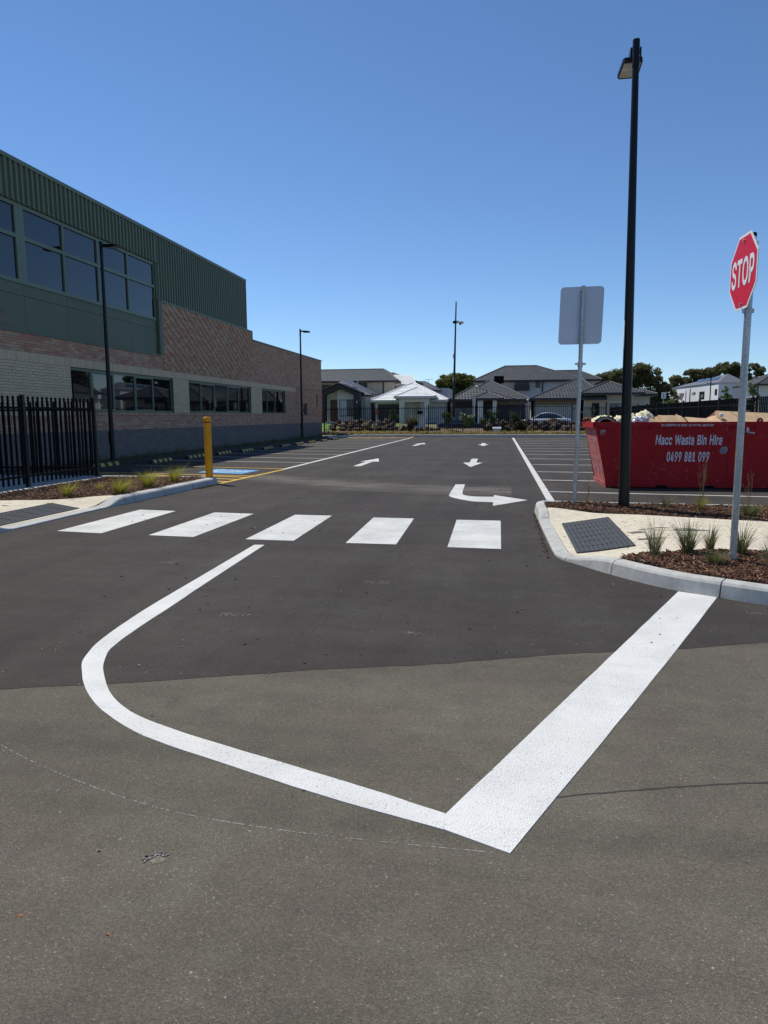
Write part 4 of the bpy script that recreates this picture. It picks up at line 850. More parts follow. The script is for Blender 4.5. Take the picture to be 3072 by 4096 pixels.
# window bands
def window_row(y0, y1, z0, z1, mull, x=-.075, name='window'):
    """one window unit: frame with mullions, each pane of glass below it"""
    m = MB(); fx0, fx1 = WX + x - .06, WX + x; t = .055
    m.box(fx0, fx1, y0, y1, z0, z0 + t); m.box(fx0, fx1, y0, y1, z1 - t * 1.6, z1)
    m.box(fx0, fx1, y0, y0 + t, z0 + t, z1 - t * 1.6); m.box(fx0, fx1, y1 - t, y1, z0 + t, z1 - t * 1.6)
    for q in mull: m.box(fx0, fx1 - .002, q - t * .55, q + t * .55, z0 + t, z1 - t * 1.6)
    f = sp(m, name, 'green_frame')
    e = [y0 + t] + [v for q in mull for v in (q - t * .55, q + t * .55)] + [y1 - t]
    for i in range(0, len(e), 2):
        g = MB(); a, b = e[i], e[i + 1]
        if i in (2, 6) and len(mull) > 2:             # opening sash with its own raised frame
            s_ = MB(); zz0, zz1, w = z0 + t + .004, z1 - t * 1.6 - .004, .04
            s_.box(fx1 - .03, fx1 + .012, a, b, zz0, zz0 + w); s_.box(fx1 - .03, fx1 + .012, a, b, zz1 - w, zz1)
            s_.box(fx1 - .03, fx1 + .012, a, a + w, zz0 + w, zz1 - w); s_.box(fx1 - .03, fx1 + .012, b - w, b, zz0 + w, zz1 - w)
            sp(s_, 'sash', 'green_frame', f)
            a, b = a + w, b - w
        g.box(fx0 + .012, fx0 + .024, a, b, z0 + t - .01, z1 - t)
        sp(g, 'pane', 'glass', f)
    return f
window_row(21.1, 28.27, 1.64, 3.05, [22.33, 23.75, 25.24, 26.66])
window_row(29.82, 37.66, 1.64, 3.05, [31.2, 32.78, 34.42, 36.0])
window_row(39.5, 43.9, 1.64, 3.05, [40.6, 42.06])
mb = MB(); mb.box(WX - .14, WX - .08, 48.0, 48.98, .93, 2.34); f = sp(mb, 'small_window', 'green_frame')
mb = MB(); mb.box(WX - .085, WX - .074, 48.1, 48.88, 1.02, 2.26); sp(mb, 'pane', 'glass', f)
mb = MB(); mb.box(WX - .14, WX - .09, 51.25, 51.92, 2.19, 3.02); sp(mb, 'niche', 'brick_pink_c')
# grey-band continues past the small window sill; steel upper storey
GX = WX + .02
def sheet_part(y0, y1, z0, z1):
    m = MB(); x = GX - .05; y = y0; prof = []
    while y < y1 - .01:
        b = min(y + .23, y1)
        prof += [(x, y), (x, y + .135), (x + .07, y + .15), (x + .07, y + .212)]
        y += .23
    prof.append((x, y1))
    n = len(prof); m.add([(px, py, z0) for px, py in prof] + [(px, py, z1) for px, py in prof], [[i, i + 1, n + i + 1, n + i] for i in range(n - 1)])
    sp(m, 'cladding_sheet', 'green')
y = 8.05 + .23 * 0
while y < 27.1:
    e = min(y + .92, 27.17); sheet_part(y, e, 7.485, 8.55); y += .92
y = 27.17
while y < 37.1: e = min(y + .92, 37.24); sheet_part(y, e, 6.08, 8.55); y += .92
mb = MB(); mb.box(-42, GX + .03, 4, 37.28, 8.545, 8.66); mb.box(-42, GX - .005, 37.17, 37.255, 6.06, 8.545); sp(mb, 'roof_flashing', 'green')
mb = MB(); mb.box(WX - .2, WX + .05, 27.5, 38.06, 6.02, 6.085); mb.box(WX - .2, WX + .05, 38.0, 38.06, 5.62, 6.02); mb.box(-42, WX + .05, 38.06, 53.28, 5.565, 5.64); sp(mb, 'parapet_capping', 'green')
mb = MB(); mb.box(WX - .25, GX + .02, 27.22, 27.50, 3.90, 6.09); mb.box(WX - .25, GX + .012, Y0, 27.22, 3.86, 3.93); sp(mb, 'bay_surround', 'green_panel')
mb = MB(); mb.box(WX - .33, WX - .1, 53.1, 53.2, 0, 5.56); mb.box(-42, WX - .1, 53.12, 53.2, 0, 5.56); sp(mb, 'end_wall', 'brick_pink_c')
# upper windows: units of frame, upper and lower panes
PX = WX - .05
cols = [9.42, 11.4, 13.35, 15.3, 17.1, 19.14, 21.2, 23.14, 25.1, 27.14]
for a, b in zip(cols, cols[1:]):
    w0 = .19 if abs(a - 19.14) < .01 else .05; w1 = .19 if abs(b - 19.14) < .01 else .05
    m = MB(); fx0, fx1 = PX - .08, PX
    m.box(fx0, fx1, a + .002, a + w0, 5.24, 7.48); m.box(fx0, fx1, b - w1, b - .002, 5.24, 7.48)
    for z0, z1 in ((5.24, 5.36), (6.50, 6.61), (7.37, 7.48)): m.box(fx0, fx1 - .002, a + w0, b - w1, z0, z1)
    m.box(fx1 - .03, fx1 + .02, a + .002, b - .002, 5.25, 5.285)
    f = sp(m, 'upper_window', 'green_frame')
    for z0, z1 in ((5.36, 6.50), (6.61, 7.37)):
        g = MB(); g.box(fx0 + .02, fx0 + .03, a + w0, b - w1, z0, z1); sp(g, 'pane', 'glass', f)
    for z0, z1 in ((3.94, 4.912), (4.924, 5.236)):
        g = MB(); g.box(PX - .06, PX - .012, a + .006, b - .006, z0, z1); sp(g, 'wall_panel', 'green_panel')
mb = MB(); mb.box(PX - .07, PX - .024, 4, 27.2, 3.93, 5.236); sp(mb, 'panel_backing', 'black_matt')
for cy, cz, ry, rz_ in ((17.98, 4.47, .20, .14), (18.06, 4.20, .42, .17)):
    m = MB(); n = 28; pts = [(cy + ry * math.cos(2 * math.pi * k / n), cz + rz_ * math.sin(2 * math.pi * k / n)) for k in range(n)]
    m.prism(pts, lambda u, v: (PX - .012, u, v), (.025, 0, 0)); sp(m, 'wall_disc', 'disc')

# ------------------------------------------------------------------ wheel stops
def wheel_stop_parts(root):
    L, w, h = 1.55, .15, .10
    prof = [(-w / 2, 0), (w / 2, 0), (w / 2 - .01, .05), (w / 2 - .04, h), (-w / 2 + .04, h), (-w / 2 + .01, .05)]
    m = MB(); m.prism(prof, lambda u, v: (u, -L / 2, v), (0, L, 0)); b = m.build('body', 'stop_rubber', root)
    out = [(b, [])]
    for k in range(4):
        y0 = -L / 2 + .12 + k * .40; e = .003
        m = MB(); pts = [(w / 2 + e, .002), (w / 2 - .01 + e, .05), (w / 2 - .04 + e, h + e), (-w / 2 + .04, h + e)]
        m.add([(u, y0, v) for u, v in pts] + [(u, y0 + .20, v) for u, v in pts], [[i, i + 1, 5 + i, 4 + i] for i in range(3)])
        m.add([(pts[0][0], y0, 0), (pts[1][0], y0, pts[1][1]), (pts[2][0], y0, pts[2][1])], [[0, 1, 2]])
        out.append((m.build('yellow_band', 'stop_yellow', root), []))
    return out
spots = [(-11.66, 19.45), (-10.93, 21.6), (-10.86, 24.1), (-10.75, 26.45), (-10.6, 28.6), (-10.45, 30.85), (-10.42, 33.4), (-10.32, 35.6), (-10.33, 38.0), (-10.25, 40.5), (-10.2, 43.0)]
wl = ['striped wheel stop in the disabled bay, just right of the black fence corner', 'striped wheel stop second from the black fence corner, in deep shade', 'striped wheel stop third from the fence corner, just left of the yellow bollard',
      'striped wheel stop fourth from the fence corner, just right of the yellow bollard', 'fifth striped wheel stop counted from the black fence corner', 'sixth striped wheel stop counted from the black fence corner',
      'seventh striped wheel stop, last before the middle lamp post', 'eighth striped wheel stop, beside the middle lamp post', 'striped wheel stop, third from the far end of the row', 'striped wheel stop, last but one at the far end', 'striped wheel stop at the far end of the row']
ws = thing('wheel_stop', wl[0], 'wheel stop', (*spots[0], 0), R(0), 'striped wheel stops of the left parking bays')
wsub = wheel_stop_parts(ws)
for (x, y), l in list(zip(spots, wl))[1:]: dup(ws, (x, y, .002), R(rnd.uniform(2, 4)), l, wsub)

# ------------------------------------------------------------------ lamp posts, pole
def lamp(label, x, y, h, z0, ang, drop=0.0, r0=.083, r1=.046):
    t_ = thing('lamp_post', label, 'lamp post', (x, y, z0), ang, 'black lamp posts of the car park')
    m = MB(); m.tube([(0, 0, -.05), (0, 0, h * .5), (0, 0, h - .002)], [r0, (r0 + r1) / 2, r1], 18); p_ = m.build('pole', 'black', t_)
    m = MB(); m.tube([(0, 0, h - .42), (0, 0, h)], [r1 + .010, r1 + .008], 18); m.build('top_sleeve', 'black', t_)
    m = MB()   # luminaire pointing along +x
    m.prism([(.04, h - .09), (.30, h - .10), (.62, h - .135), (.62, h - .165), (.30, h - .18), (.04, h - .18)], lambda u, v: (u, -.045, v), (0, .09, 0)); m.build('arm', 'black', t_)
    m = MB(); m.prism([(.22, -.13), (.58, -.15), (.63, -.12), (.63, .12), (.58, .15), (.22, .13)], lambda u, v: (u, v, h - .225), (0, 0, .055)); hd = m.build('lamp_head', 'black', t_)
    m = MB(); m.prism([(.25, -.11), (.57, -.13), (.60, -.10), (.60, .10), (.57, .13), (.25, .11)], lambda u, v: (u, v, h - .233), (0, 0, .010)); m.build('lens', 'lamp_lens', hd)
    m = MB(); m.box(-r0 - .012, -r0 + .03, -.05, .05, .6, .98); m.build('service_door', 'black_matt', t_)
    return t_, p_
lamp('tall black lamp post against the green school windows', -13.02, 22.3, 7.13, .0, R(-6))
lamp('slim black lamp post at the brick end of the school', -12.9, 45.2, 7.0, .0, R(0))
# the near lamp: luminaire head seen from behind and below
t_ = thing('lamp_post', 'tallest black lamp post, nearest the camera, in the mulch before the red bin', 'lamp post', (1.76, 10.66, .1), 0, 'black lamp posts of the car park')
h = 6.32
m = MB(); m.tube([(0, 0, -.05), (-.038, 0, h * .5), (-.08, 0, h - .25), (-.082, 0, h - .005)], [.079, .061, .043, .041], 24); p_ = m.build('pole', 'black', t_)
m = MB(); m.tube([(-.078, 0, h - .34), (-.082, 0, h - .005)], [.049, .047], 24); m.build('top_sleeve', 'black', t_)
m = MB(); m.prism([(.03, h - .10), (.10, h - .085), (.34, h - .19), (.34, h - .26), (.1, h - .19), (.03, h - .19)], lambda u, v: (-.075, u, v), (0, 0, 0)) if 0 else None
m = MB(); m.prism([(.03, h - .08), (.12, h - .08), (.36, h - .17), (.36, h - .235), (.03, h - .235)], lambda u, v: (-.145, u, v), (.14, 0, 0)); m.build('arm', 'black', t_)
m = MB(); m.prism([(-.165, .10), (-.145, .06), (.075, .06), (.095, .10), (.105, .50), (.075, .55), (-.145, .55), (-.175, .50)], lambda u, v: (u - .068, v, h - .24 + (v - .1) * -.03), (0, 0, .05)); hd = m.build('lamp_head', 'black', t_)
m = MB(); m.prism([(-.145, .11), (.075, .11), (.085, .50), (-.155, .50)], lambda u, v: (u - .068, v, h - .247 + (v - .1) * -.03), (0, 0, .006)); m.build('lens', 'lamp_lens', hd)
m = MB(); m.box(-.215, .01, .26, .285, h - .262, h - .249); m.build('lens_bar', 'sign_white', hd)
for zz in (h - .13, h - .23):
    m = MB(); m.tube([(-.045, -.042, zz), (-.043, -.058, zz)], .006, 8); m.build('bolt', 'galv', t_)
m = MB(); m.box(-.098, -.090, -.03, .03, 2.28, 2.66); m.build('white_label_strip', 'sign_white', t_)
m = MB(); m.prism([(-.10, -.10), (.10, -.10), (.10, .10), (-.10, .10)], lambda u, v: (u, v, .0), (0, 0, .018)); m.build('base_plate', 'black_matt', t_)
# far CCTV pole
t_ = thing('camera_pole', 'very tall thin black pole with a small white camera, behind the far fence', 'pole', (-4.13, 62, 0))
m = MB(); m.tube([(-.1, 0, -.1), (0, 0, 5), (.10, 0, 11.0)], [.115, .095, .05], 12); m.build('pole', 'black', t_)
m = MB(); m.tube([(0.02, 0, 9.35), (0.02, 0, 9.22)], .14, 12); m.box(-.16, .2, -.05, .05, 9.2, 9.42); m.build('bracket', 'black_matt', t_)
m = MB(); m.tube([(.15, -.05, 9.35), (.55, -.08, 9.27)], [.08, .09], 10); m.tube([(.55, -.08, 9.27), (.72, -.09, 9.24)], [.13, .12], 10); c_ = m.build('camera', 'trim', t_)
m = MB(); m.tube([(.45, -.08, 9.2), (.45, -.08, 9.05)], [.11, .05], 10); m.build('camera_dome', 'glass', c_)
for z in (4.4, 6.3): m = MB(); m.box(-.13, -.06, -.14, -.09, z, z + .35); m.build('white_sticker', 'sign_white', t_)
t_ = thing('grey_post', 'plain light grey post standing on the street before the dark garage house', 'post', (-2.35, 60, 0))
m = MB(); m.tube([(0, 0, 0), (0, 0, 3.0)], [.10, .085], 10); m.build('pole', 'galv', t_); m = MB(); m.box(-.14, .14, -.06, .06, 2.3, 3.02); m.build('cap_box', 'trim', t_)

# ------------------------------------------------------------------ bollard
t_ = thing('bollard', 'yellow steel bollard with a thin red band on the left kerb corner', 'bollard', (-6.34, 14.75, .12))
m = MB(); m.tube([(0, 0, -.1), (0, 0, 1.20)], .080, 28); m.build('body', 'bollard', t_)
m = MB(); m.tube([(0, 0, 1.285), (0, 0, 1.315), (0, 0, 1.33)], [.085, .081, .062], 28); m.tube([(0, 0, 1.23), (0, 0, 1.285)], .083, 28); m.build('cap', 'bollard', t_)
m = MB(); m.tube([(0, 0, 1.198), (0, 0, 1.231)], .0818, 28); m.build('red_band', 'bollard_red', t_)

# ------------------------------------------------------------------ road signs
def clamp_(m, x, y, z, r):
    m.tube([(x, y, z - .018), (x, y, z + .018)], r + .006, 16); m.box(x - r - .016, x + r + .016, y - .012, y + .012, z - .018, z + .018)
t_ = thing('stop_sign', 'red octagonal stop sign on a galvanised post in the front mulch bed', 'stop sign', (2.09, 6.78, .1))
m = MB(); m.tube([(0, 0, -.05), (0, 0, 2.86)], .030, 20); post = m.build('post', 'galv', t_)
m = MB(); m.tube([(0, 0, -.03), (0, 0, .10)], [.037, .036], 20); m.build('post_socket', 'galv', t_)
m = MB(); m.tube([(0, 0, 2.86), (0, 0, 2.89)], [.034, .030], 20); m.build('post_cap', 'black_matt', t_)
for q in (2.80, 2.24): m = MB(); clamp_(m, 0, 0, q, .03); m.build('bracket', 'galv', t_)
# plate faces the driver: normal found from the outline in the photograph
na = R(182.3)
nx, ny = math.cos(na), math.sin(na)               # plate normal in plan
ux, uy = -ny, nx                                   # along the plate; reads left to right when seen from the front
cz, rr = 2.568, .341
ctr = Vector((nx * .055 - .0, ny * .055, cz))
def pl_(u, v, d=0.0): return (ctr.x + ux * u + nx * d, ctr.y + uy * u + ny * d, cz + v)
TILT = 0.0
def oc_(r): return [(r * math.cos(R(22.5 + 45 * k) + TILT), r * math.sin(R(22.5 + 45 * k) + TILT)) for k in range(8)]
m = MB(); m.prism(oc_(rr), lambda u, v: pl_(u, v, 0), (nx * .006, ny * .006, 0)); plate = m.build('plate', 'sign_white', t_)
m = MB(); m.prism(oc_(rr - .024), lambda u, v: pl_(u, v, .0062), (nx * .002, ny * .002, 0)); m.build('red_face', 'sign_red', plate)
m = MB(); ct, st = math.cos(TILT), math.sin(TILT)
add_text(m, 'STOP', lambda u, v: pl_(u * ct - v * st, u * st + v * ct, .0105), -.255, .255, -.122, .122, .018)
m.build('lettering', 'sign_white', plate)
for v in (.26, -.27):
    m = MB(); m.tube([pl_(0, v, .006), pl_(0, v, .022)], .011, 10); m.build('bolt', 'galv', plate)

t_ = thing('road_sign', 'bare grey metal back of a rounded rectangular road sign on a thin post', 'road sign', (1.10, 11.02, .1))
m = MB(); m.tube([(0, 0, -.05), (.03, 0, 3.215)], .030, 20); m.build('post', 'galv', t_)
for q in (3.15, 2.45): m = MB(); clamp_(m, .025, 0, q, .03); m.build('bracket', 'galv', t_)
m = MB(); m.box(-.055, .098, -.02, .02, 2.085, 2.112); m.tube([(.02, 0, 2.05), (.02, 0, 2.13)], .038, 16); m.build('collar', 'galv', t_)
def rrect(w, h, r, n=6):
    o = []
    for cx, cy, a0 in ((w / 2 - r, h / 2 - r, 0), (-w / 2 + r, h / 2 - r, 90), (-w / 2 + r, -h / 2 + r, 180), (w / 2 - r, -h / 2 + r, 270)):
        o += [(cx + r * math.cos(R(a0 + 90 * k / n)), cy + r * math.sin(R(a0 + 90 * k / n))) for k in range(n + 1)]
    return o
m = MB(); m.prism(rrect(.62, .825, .055), lambda u, v: (.015 + u + .022 * v / .4 * .4, .045 + .02 * u, 2.80 + v + .006 * u), (0, .003, 0)); pl2 = m.build('plate', 'alu', t_)
m = MB(); m.prism(rrect(.60, .805, .05), lambda u, v: (.015 + u + .022 * v / .4 * .4, .0485 + .02 * u, 2.80 + v + .006 * u), (0, .002, 0)); m.build('front_face', 'sign_white', pl2)

# ------------------------------------------------------------------ black fences on the left
def bars(t_, name, pts, mat='black_matt', w=.030):
    """pts: list of (x,y,z0,z1): vertical bars sharing one mesh"""
    cache = {}
    for x, y, z0, z1 in pts:
        k = round(z1 - z0, 2)
        if k not in cache:
            m = MB(); m.box(-w / 2, w / 2, -w / 2, w / 2, 0, z1 - z0)
            me = bpy.data.meshes.new(name); me.from_pydata(m.v, [], m.f); me.materials.append(M[mat]); cache[k] = me
        inst(cache[k], name, t_, (x, y, z0))
t_ = thing('picket_fence', 'black steel picket fence beside the left mulch bed, ending at a corner post', 'fence', (-9.1, 13, .115), 0, 'black picket fences round the school')
bars(t_, 'picket', [(0, 11.92 - 13 + .145 * k, .06, 1.745) for k in range(-13, 20) if abs(11.92 + .145 * k - 12.47) > .07 and abs(11.92 + .145 * k - 14.87) > .06])
for z in (.19, 1.50):
    m = MB(); m.box(-.021, .021, 9.9 - 13, 14.86 - 13, z, z + .042); m.build('rail', 'black_matt', t_)
for y in (10.05, 12.47, 14.88):
    m = MB(); m.box(-.033, .033, y - 13 - .033, y - 13 + .033, -.02, 1.755); p_ = m.build('post', 'black', t_)
    m = MB(); m.prism([(-.037, -.037), (.037, -.037), (.037, .037), (-.037, .037)], lambda u, v: (u, y - 13 + v, 1.752), (0, 0, .018)); m.build('post_cap', 'black', p_)
t_ = thing('picket_fence', 'black picket fence running from the corner post back to the school wall', 'fence', (-11.3, 14.95, .11), 0, 'black picket fences round the school')
bars(t_, 'picket', [(-2.2 + .147 * k, 0, .06, 1.70) for k in range(30)])
for z in (.17, 1.49):
    m = MB(); m.box(-2.28, 2.15, -.02, .02, z, z + .042); m.build('rail', 'black_matt', t_)
m = MB(); m.box(-2.28, -2.21, -.033, .033, -.02, 1.76); m.build('post', 'black', t_)
t_ = thing('hanging_wire', 'thin loose wire hanging from the top rail of the left picket fence', 'wire', (-9.06, 12.0, 1.6))
m = MB(); m.smooth = True; m.tube(catmull([(0, 0, .1), (.01, .04, .06), (.012, .06, -.2), (.01, .075, -.55), (.012, .09, -.68)], 4), .0035, 6); m.build('wire', 'black', t_)
m = MB(); m.tube([(.012, .09, -.68), (.014, .10, -.73), (.012, .08, -.78)], .006, 6); m.build('red_end', 'rag', t_)

# ------------------------------------------------------------------ far rod fence and right boundary fence
t_ = thing('rod_fence', 'black rod top fence along the garden bed at the far end', 'fence', (-3, 54.3, .16))
pp = []; posts = [-13.7, -10.9, -8.25, -5.56, -2.94, -.3, 2.28, 5.04, 7.45]
for i, (a, b) in enumerate(zip(posts, posts[1:])):
    dz = .02 * i if i < 7 else -.02; n = round((b - a) / .152)
    for k in range(1, n): pp.append((a + (b - a) * k / n + 3, 0, dz, 1.96 + dz))
    for z in (.24, 1.80):
        m = MB(); m.box(a + 3.03, b + 2.97, -.02, .02, z + dz, z + .04 + dz); m.build('rail', 'black_matt', t_)
bars(t_, 'picket', pp, w=.031)
for i, x in enumerate(posts):
    dz = .02 * min(i, 6); m = MB(); m.box(x + 2.955, x + 3.045, -.045, .045, -.1, 2.05 + dz); m.build('post', 'black', t_)
t_ = thing('boundary_fence', 'black picket boundary fence running along the right side behind the red bin', 'fence', (7.7, 35, .12), 0, 'black picket fences round the school')
bars(t_, 'picket', [(0, 54.1 - 35 - .152 * k, .08, 1.86) for k in range(236)], w=.034)
for z in (.22, 1.62):
    m = MB(); m.box(-.021, .021, 18 - 35, 54.2 - 35, z, z + .042); m.build('rail', 'black_matt', t_)
for k in range(14):
    y = 53.7 - 2.62 * k; m = MB(); m.box(-.036, .036, y - 35 - .036, y - 35 + .036, -.1, 1.93); p_ = m.build('post', 'black', t_)

# ------------------------------------------------------------------ skip bin and what lies in it
BIN = (2.08, 14.75, 0); BA = R(1.0)
sk = thing('skip_bin', 'red steel skip bin full of cardboard and insulation, with phone number', 'skip bin', BIN, BA)
L0, L1, TL0, TL1, W_, HZ = 0.0, 3.95, -.29, 4.25, 1.62, 1.31
m = MB()
m.quad((L0, 0, .02), (L1, 0, .02), (TL1 - .04, 0, 1.21), (TL0 + .04, 0, 1.21)); m.quad((L0, W_, .02), (TL0 + .04, W_, 1.21), (TL1 - .04, W_, 1.21), (L1, W_, .02))
m.quad((L1, 0, .02), (L1, W_, .02), (TL1 - .04, W_, 1.21), (TL1 - .04, 0, 1.21)); m.quad((L0, 0, .02), (L0, W_, .02), (L1, W_, .02), (L1, 0, .02))
m.quad((L0, .02, .06), (TL0 + .04, .02, 1.21), (TL1 - .04, .02, 1.21), (L1, .02, .06)); m.quad((L0 + .03, 0, .3), (L1 - .03, 0, .3), (L1 - .03, W_, .3), (L0 + .03, W_, .3))
m.build('body', 'red', sk)
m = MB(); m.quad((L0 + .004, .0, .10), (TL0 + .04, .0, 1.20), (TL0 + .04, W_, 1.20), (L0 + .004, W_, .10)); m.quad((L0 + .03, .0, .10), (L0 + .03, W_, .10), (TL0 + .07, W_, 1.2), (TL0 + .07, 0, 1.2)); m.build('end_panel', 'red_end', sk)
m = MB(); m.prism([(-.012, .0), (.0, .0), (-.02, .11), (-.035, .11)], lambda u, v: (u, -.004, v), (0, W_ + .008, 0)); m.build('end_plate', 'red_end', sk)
m = MB(); t = .035
m.box(TL0, TL1, -t, 0.002, 1.20, HZ); m.box(TL0, TL1, W_ - .002, W_ + t, 1.20, HZ); m.box(TL0 - .01, TL0 + .045, -t, W_ + t, 1.197, HZ + .002); m.box(TL1 - .045, TL1 + .01, -t, W_ + t, 1.197, HZ + .002)
m.build('rim', 'red', sk)
m = MB(); m.box(-.03, 2.27, -.006, .003, 1.125, 1.165); m.build('stiffener', 'red', sk); m = MB(); m.box(2.275, 2.295, -.012, .003, .03, 1.16); m.build('stiffener', 'red', sk); m = MB(); m.box(.02, L1, -.010, .003, .02, .07); m.build('bottom_rail', 'red', sk)
for x in (-.25, .76, 2.33):
    m = MB(); m.tube([(x + .05 * math.cos(R(a)), -.045, 1.185 + .035 * math.sin(R(a))) for a in range(0, 181, 20)], .008, 8); m.build('tie_hook', 'red', sk)
for x in (2.80, 3.95):
    m = MB(); pts = [(x - .075, 1.185), (x + .075, 1.185), (x + .06, 1.30)] + [(x + .055 * math.cos(R(a)), 1.33 + .055 * math.sin(R(a))) for a in range(10, 171, 20)] + [(x - .06, 1.30)]
    m.prism(pts, lambda u, v: (u, -.062, v), (0, .022, 0)); lg = m.build('lifting_lug', 'red', sk)
    m = MB(); m.tube([(x, -.068, 1.335), (x, -.035, 1.335)], .024, 14); m.build('lug_hole', 'card', lg)
m = MB(); m.tube([(2.62, -.03, 1.12), (2.60, -.05, 1.10), (2.72, -.05, 1.09)], .016, 8); m.box(2.58, 2.62, -.03, .0, 1.10, 1.2); m.build('latch', 'trim', sk)
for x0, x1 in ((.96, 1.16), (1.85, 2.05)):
    m = MB(); m.box(x0, x1, -.014, .05, .008, .062); m.build('fork_pocket', 'black_matt', sk)  # solid black blocks stand for the shade in the pocket openings
bf = lambda d: (lambda u, v: (u, -d, v))
def decal(name, mat, poly, d=.005): m = MB(); m.prism(poly, bf(d), (0, .003, 0)); return m.build(name, mat, sk)
decal('grey_patch', 'bin_mark', [(-.15, 1.06), (-.10, 1.06), (-.10, 1.11), (-.05, 1.11), (-.05, 1.155), (-.155, 1.155)])
decal('grey_patch', 'bin_mark', [(2.19 + .075 * math.cos(R(a)) + .018 * math.sin(R(a)), .757 + .073 * math.sin(R(a))) for a in range(0, 360, 18)])
for s, x0, x1, z0, z1, d, bo, sh, ma in (('Macc Waste Bin Hire', .91, 2.155, .858, 1.058, .006, .025, .12, 'bin_text'), ('0499 881 099', 1.135, 1.93, .53, .727, .006, .025, .10, 'bin_text'),
                                   ('NO ASBESTOS NO FIBRO', .995, 1.48, 1.226, 1.267, .038, .02, .12, 'bin_text'), ('DO NOT FILL ABOVE RIM', 1.51, 1.97, 1.224, 1.265, .038, .02, .12, 'bin_text')):
    m = MB(); add_text(m, s, bf(d), x0, x1, z0, z1, bo, sh); m.build('lettering', ma, sk)
def ef(d):   # end panel plane: u runs from the back edge to the front
    k = (TL0 + .036) / 1.10
    return lambda u, v: (L0 + .004 + k * (v - .10) - d, W_ - u, v)
for s, u0, u1, z0, z1 in (('Macc Waste', .25, 1.35, .88, 1.02), ('BIN HIRE', .45, 1.15, .70, .84), ('skips for hire', .25, 1.35, .52, .62), ('0499 881 099', .25, 1.4, .28, .46)):
    if s == 'skips for hire': s = 'Macc Waste Bin'
    m = MB(); add_text(m, s, ef(.006), u0, u1, z0, z1, .02, .15); m.build('lettering', 'bin_text_worn', sk)
def blob(name, label, cat, c, r, mat, seed, amp=.35, fr=3.0, sub=4, ang=0, group=None):
    t_ = thing(name, label, cat, c, ang, group); bm = bmesh.new(); bmesh.ops.create_icosphere(bm, subdivisions=sub, radius=1)
    for v in bm.verts:
        p = v.co.copy(); k = 1 + amp * noise.noise(p * fr + Vector((seed, 0, 0))) + amp * .55 * noise.noise(p * fr * 2.7 + Vector((0, seed, 0))) - amp * .5 * abs(noise.noise(p * fr * 1.4 + Vector((3, seed, 1))))
        v.co = Vector((p.x * r[0], p.y * r[1], p.z * r[2])) * k
    me = bpy.data.meshes.new('body'); bm.to_mesh(me); bm.free(); me.materials.append(M[mat])
    for p in me.polygons: p.use_smooth = True
    o = bpy.data.objects.new('body', me); COL.objects.link(o); o.parent = t_
    return t_
def bw(u, v, z): return (BIN[0] + math.cos(BA) * u - math.sin(BA) * v, BIN[1] + math.sin(BA) * u + math.cos(BA) * v, z)
# arched duct offcut covered in wool
t_ = thing('duct_offcut', 'arched grey duct offcut with a dark hollow, draped in yellow wool at the bin corner', 'duct offcut', bw(.02, .42, 1.305), BA)
m = MB(); n = 14; ring = lambda r, y: [(r * 1.25 * math.cos(math.pi * k / n), y, r * .8 * math.sin(math.pi * k / n) - .02) for k in range(n + 1)]
vs = ring(.135, 0) + ring(.105, 0) + ring(.135, .5) + ring(.105, .5); q = n + 1
m.add(vs, [[i, i + 1, q + i + 1, q + i] for i in range(n)] + [[i, i + 1, 2 * q + i + 1, 2 * q + i] for i in range(n)] + [[q + i, q + i + 1, 3 * q + i + 1, 3 * q + i] for i in range(n)])
m.build('liner', 'tube', t_)
m = MB(); m.add([(x, .3, z) for x, y, z in ring(.11, 0)], [list(range(q))]); m.build('hollow', 'dark_room', t_)  # near-black sheet standing for the shade inside the duct
m = MB(); m.smooth = True; rows = []
for j in range(9):
    for i in range(25):
        a = math.pi * (.02 + .98 * i / 24); y = .015 + .5 * j / 8
        r = .15 + .035 * noise.noise((i * .55, j * .8, 2)) + .02 * noise.noise((i * 1.6, j * 2, 5)) + .02
        rows.append((r * 1.3 * math.cos(a) - .01, y + .02 * noise.noise((i * .7, j, 9)), r * .86 * math.sin(a) - .02))
m.add(rows, [[j * 25 + i, j * 25 + i + 1, (j + 1) * 25 + i + 1, (j + 1) * 25 + i] for j in range(8) for i in range(24)]); m.build('wool_cover', 'insul', t_)
gi = 'insulation wool in the skip bin'
blob('insulation_wool', 'low yellow insulation wool between the duct offcut and the lamp post', 'insulation', bw(.36, .6, 1.30), (.19, .2, .13), 'insul', 3.1, group=gi)
blob('insulation_wool', 'tallest heap of yellow insulation wool, right of the lamp post', 'insulation', bw(.83, .75, 1.33), (.20, .22, .20), 'insul', 8.4, group=gi)
blob('insulation_wool', 'yellow insulation wool hidden mostly behind the lamp post', 'insulation', bw(.56, .75, 1.31), (.16, .2, .15), 'insul', 5.7, group=gi)
blob('plastic_film', 'crumpled white plastic film beside the yellow wool in the bin', 'plastic film', bw(.71, .5, 1.32), (.15, .13, .10), 'film', 2.2, .5, 4)
blob('plastic_film', 'pink white plastic scrap at the left rim of the bin', 'plastic film', bw(-.13, .95, 1.29), (.07, .1, .05), 'film', 6.2, .5, 4)
blob('waste_lump', 'dark brown lump of waste at the left end of the bin', 'waste', bw(-.2, 1.35, 1.33), (.14, .12, .07), 'rag', 4.2, .4, 3)
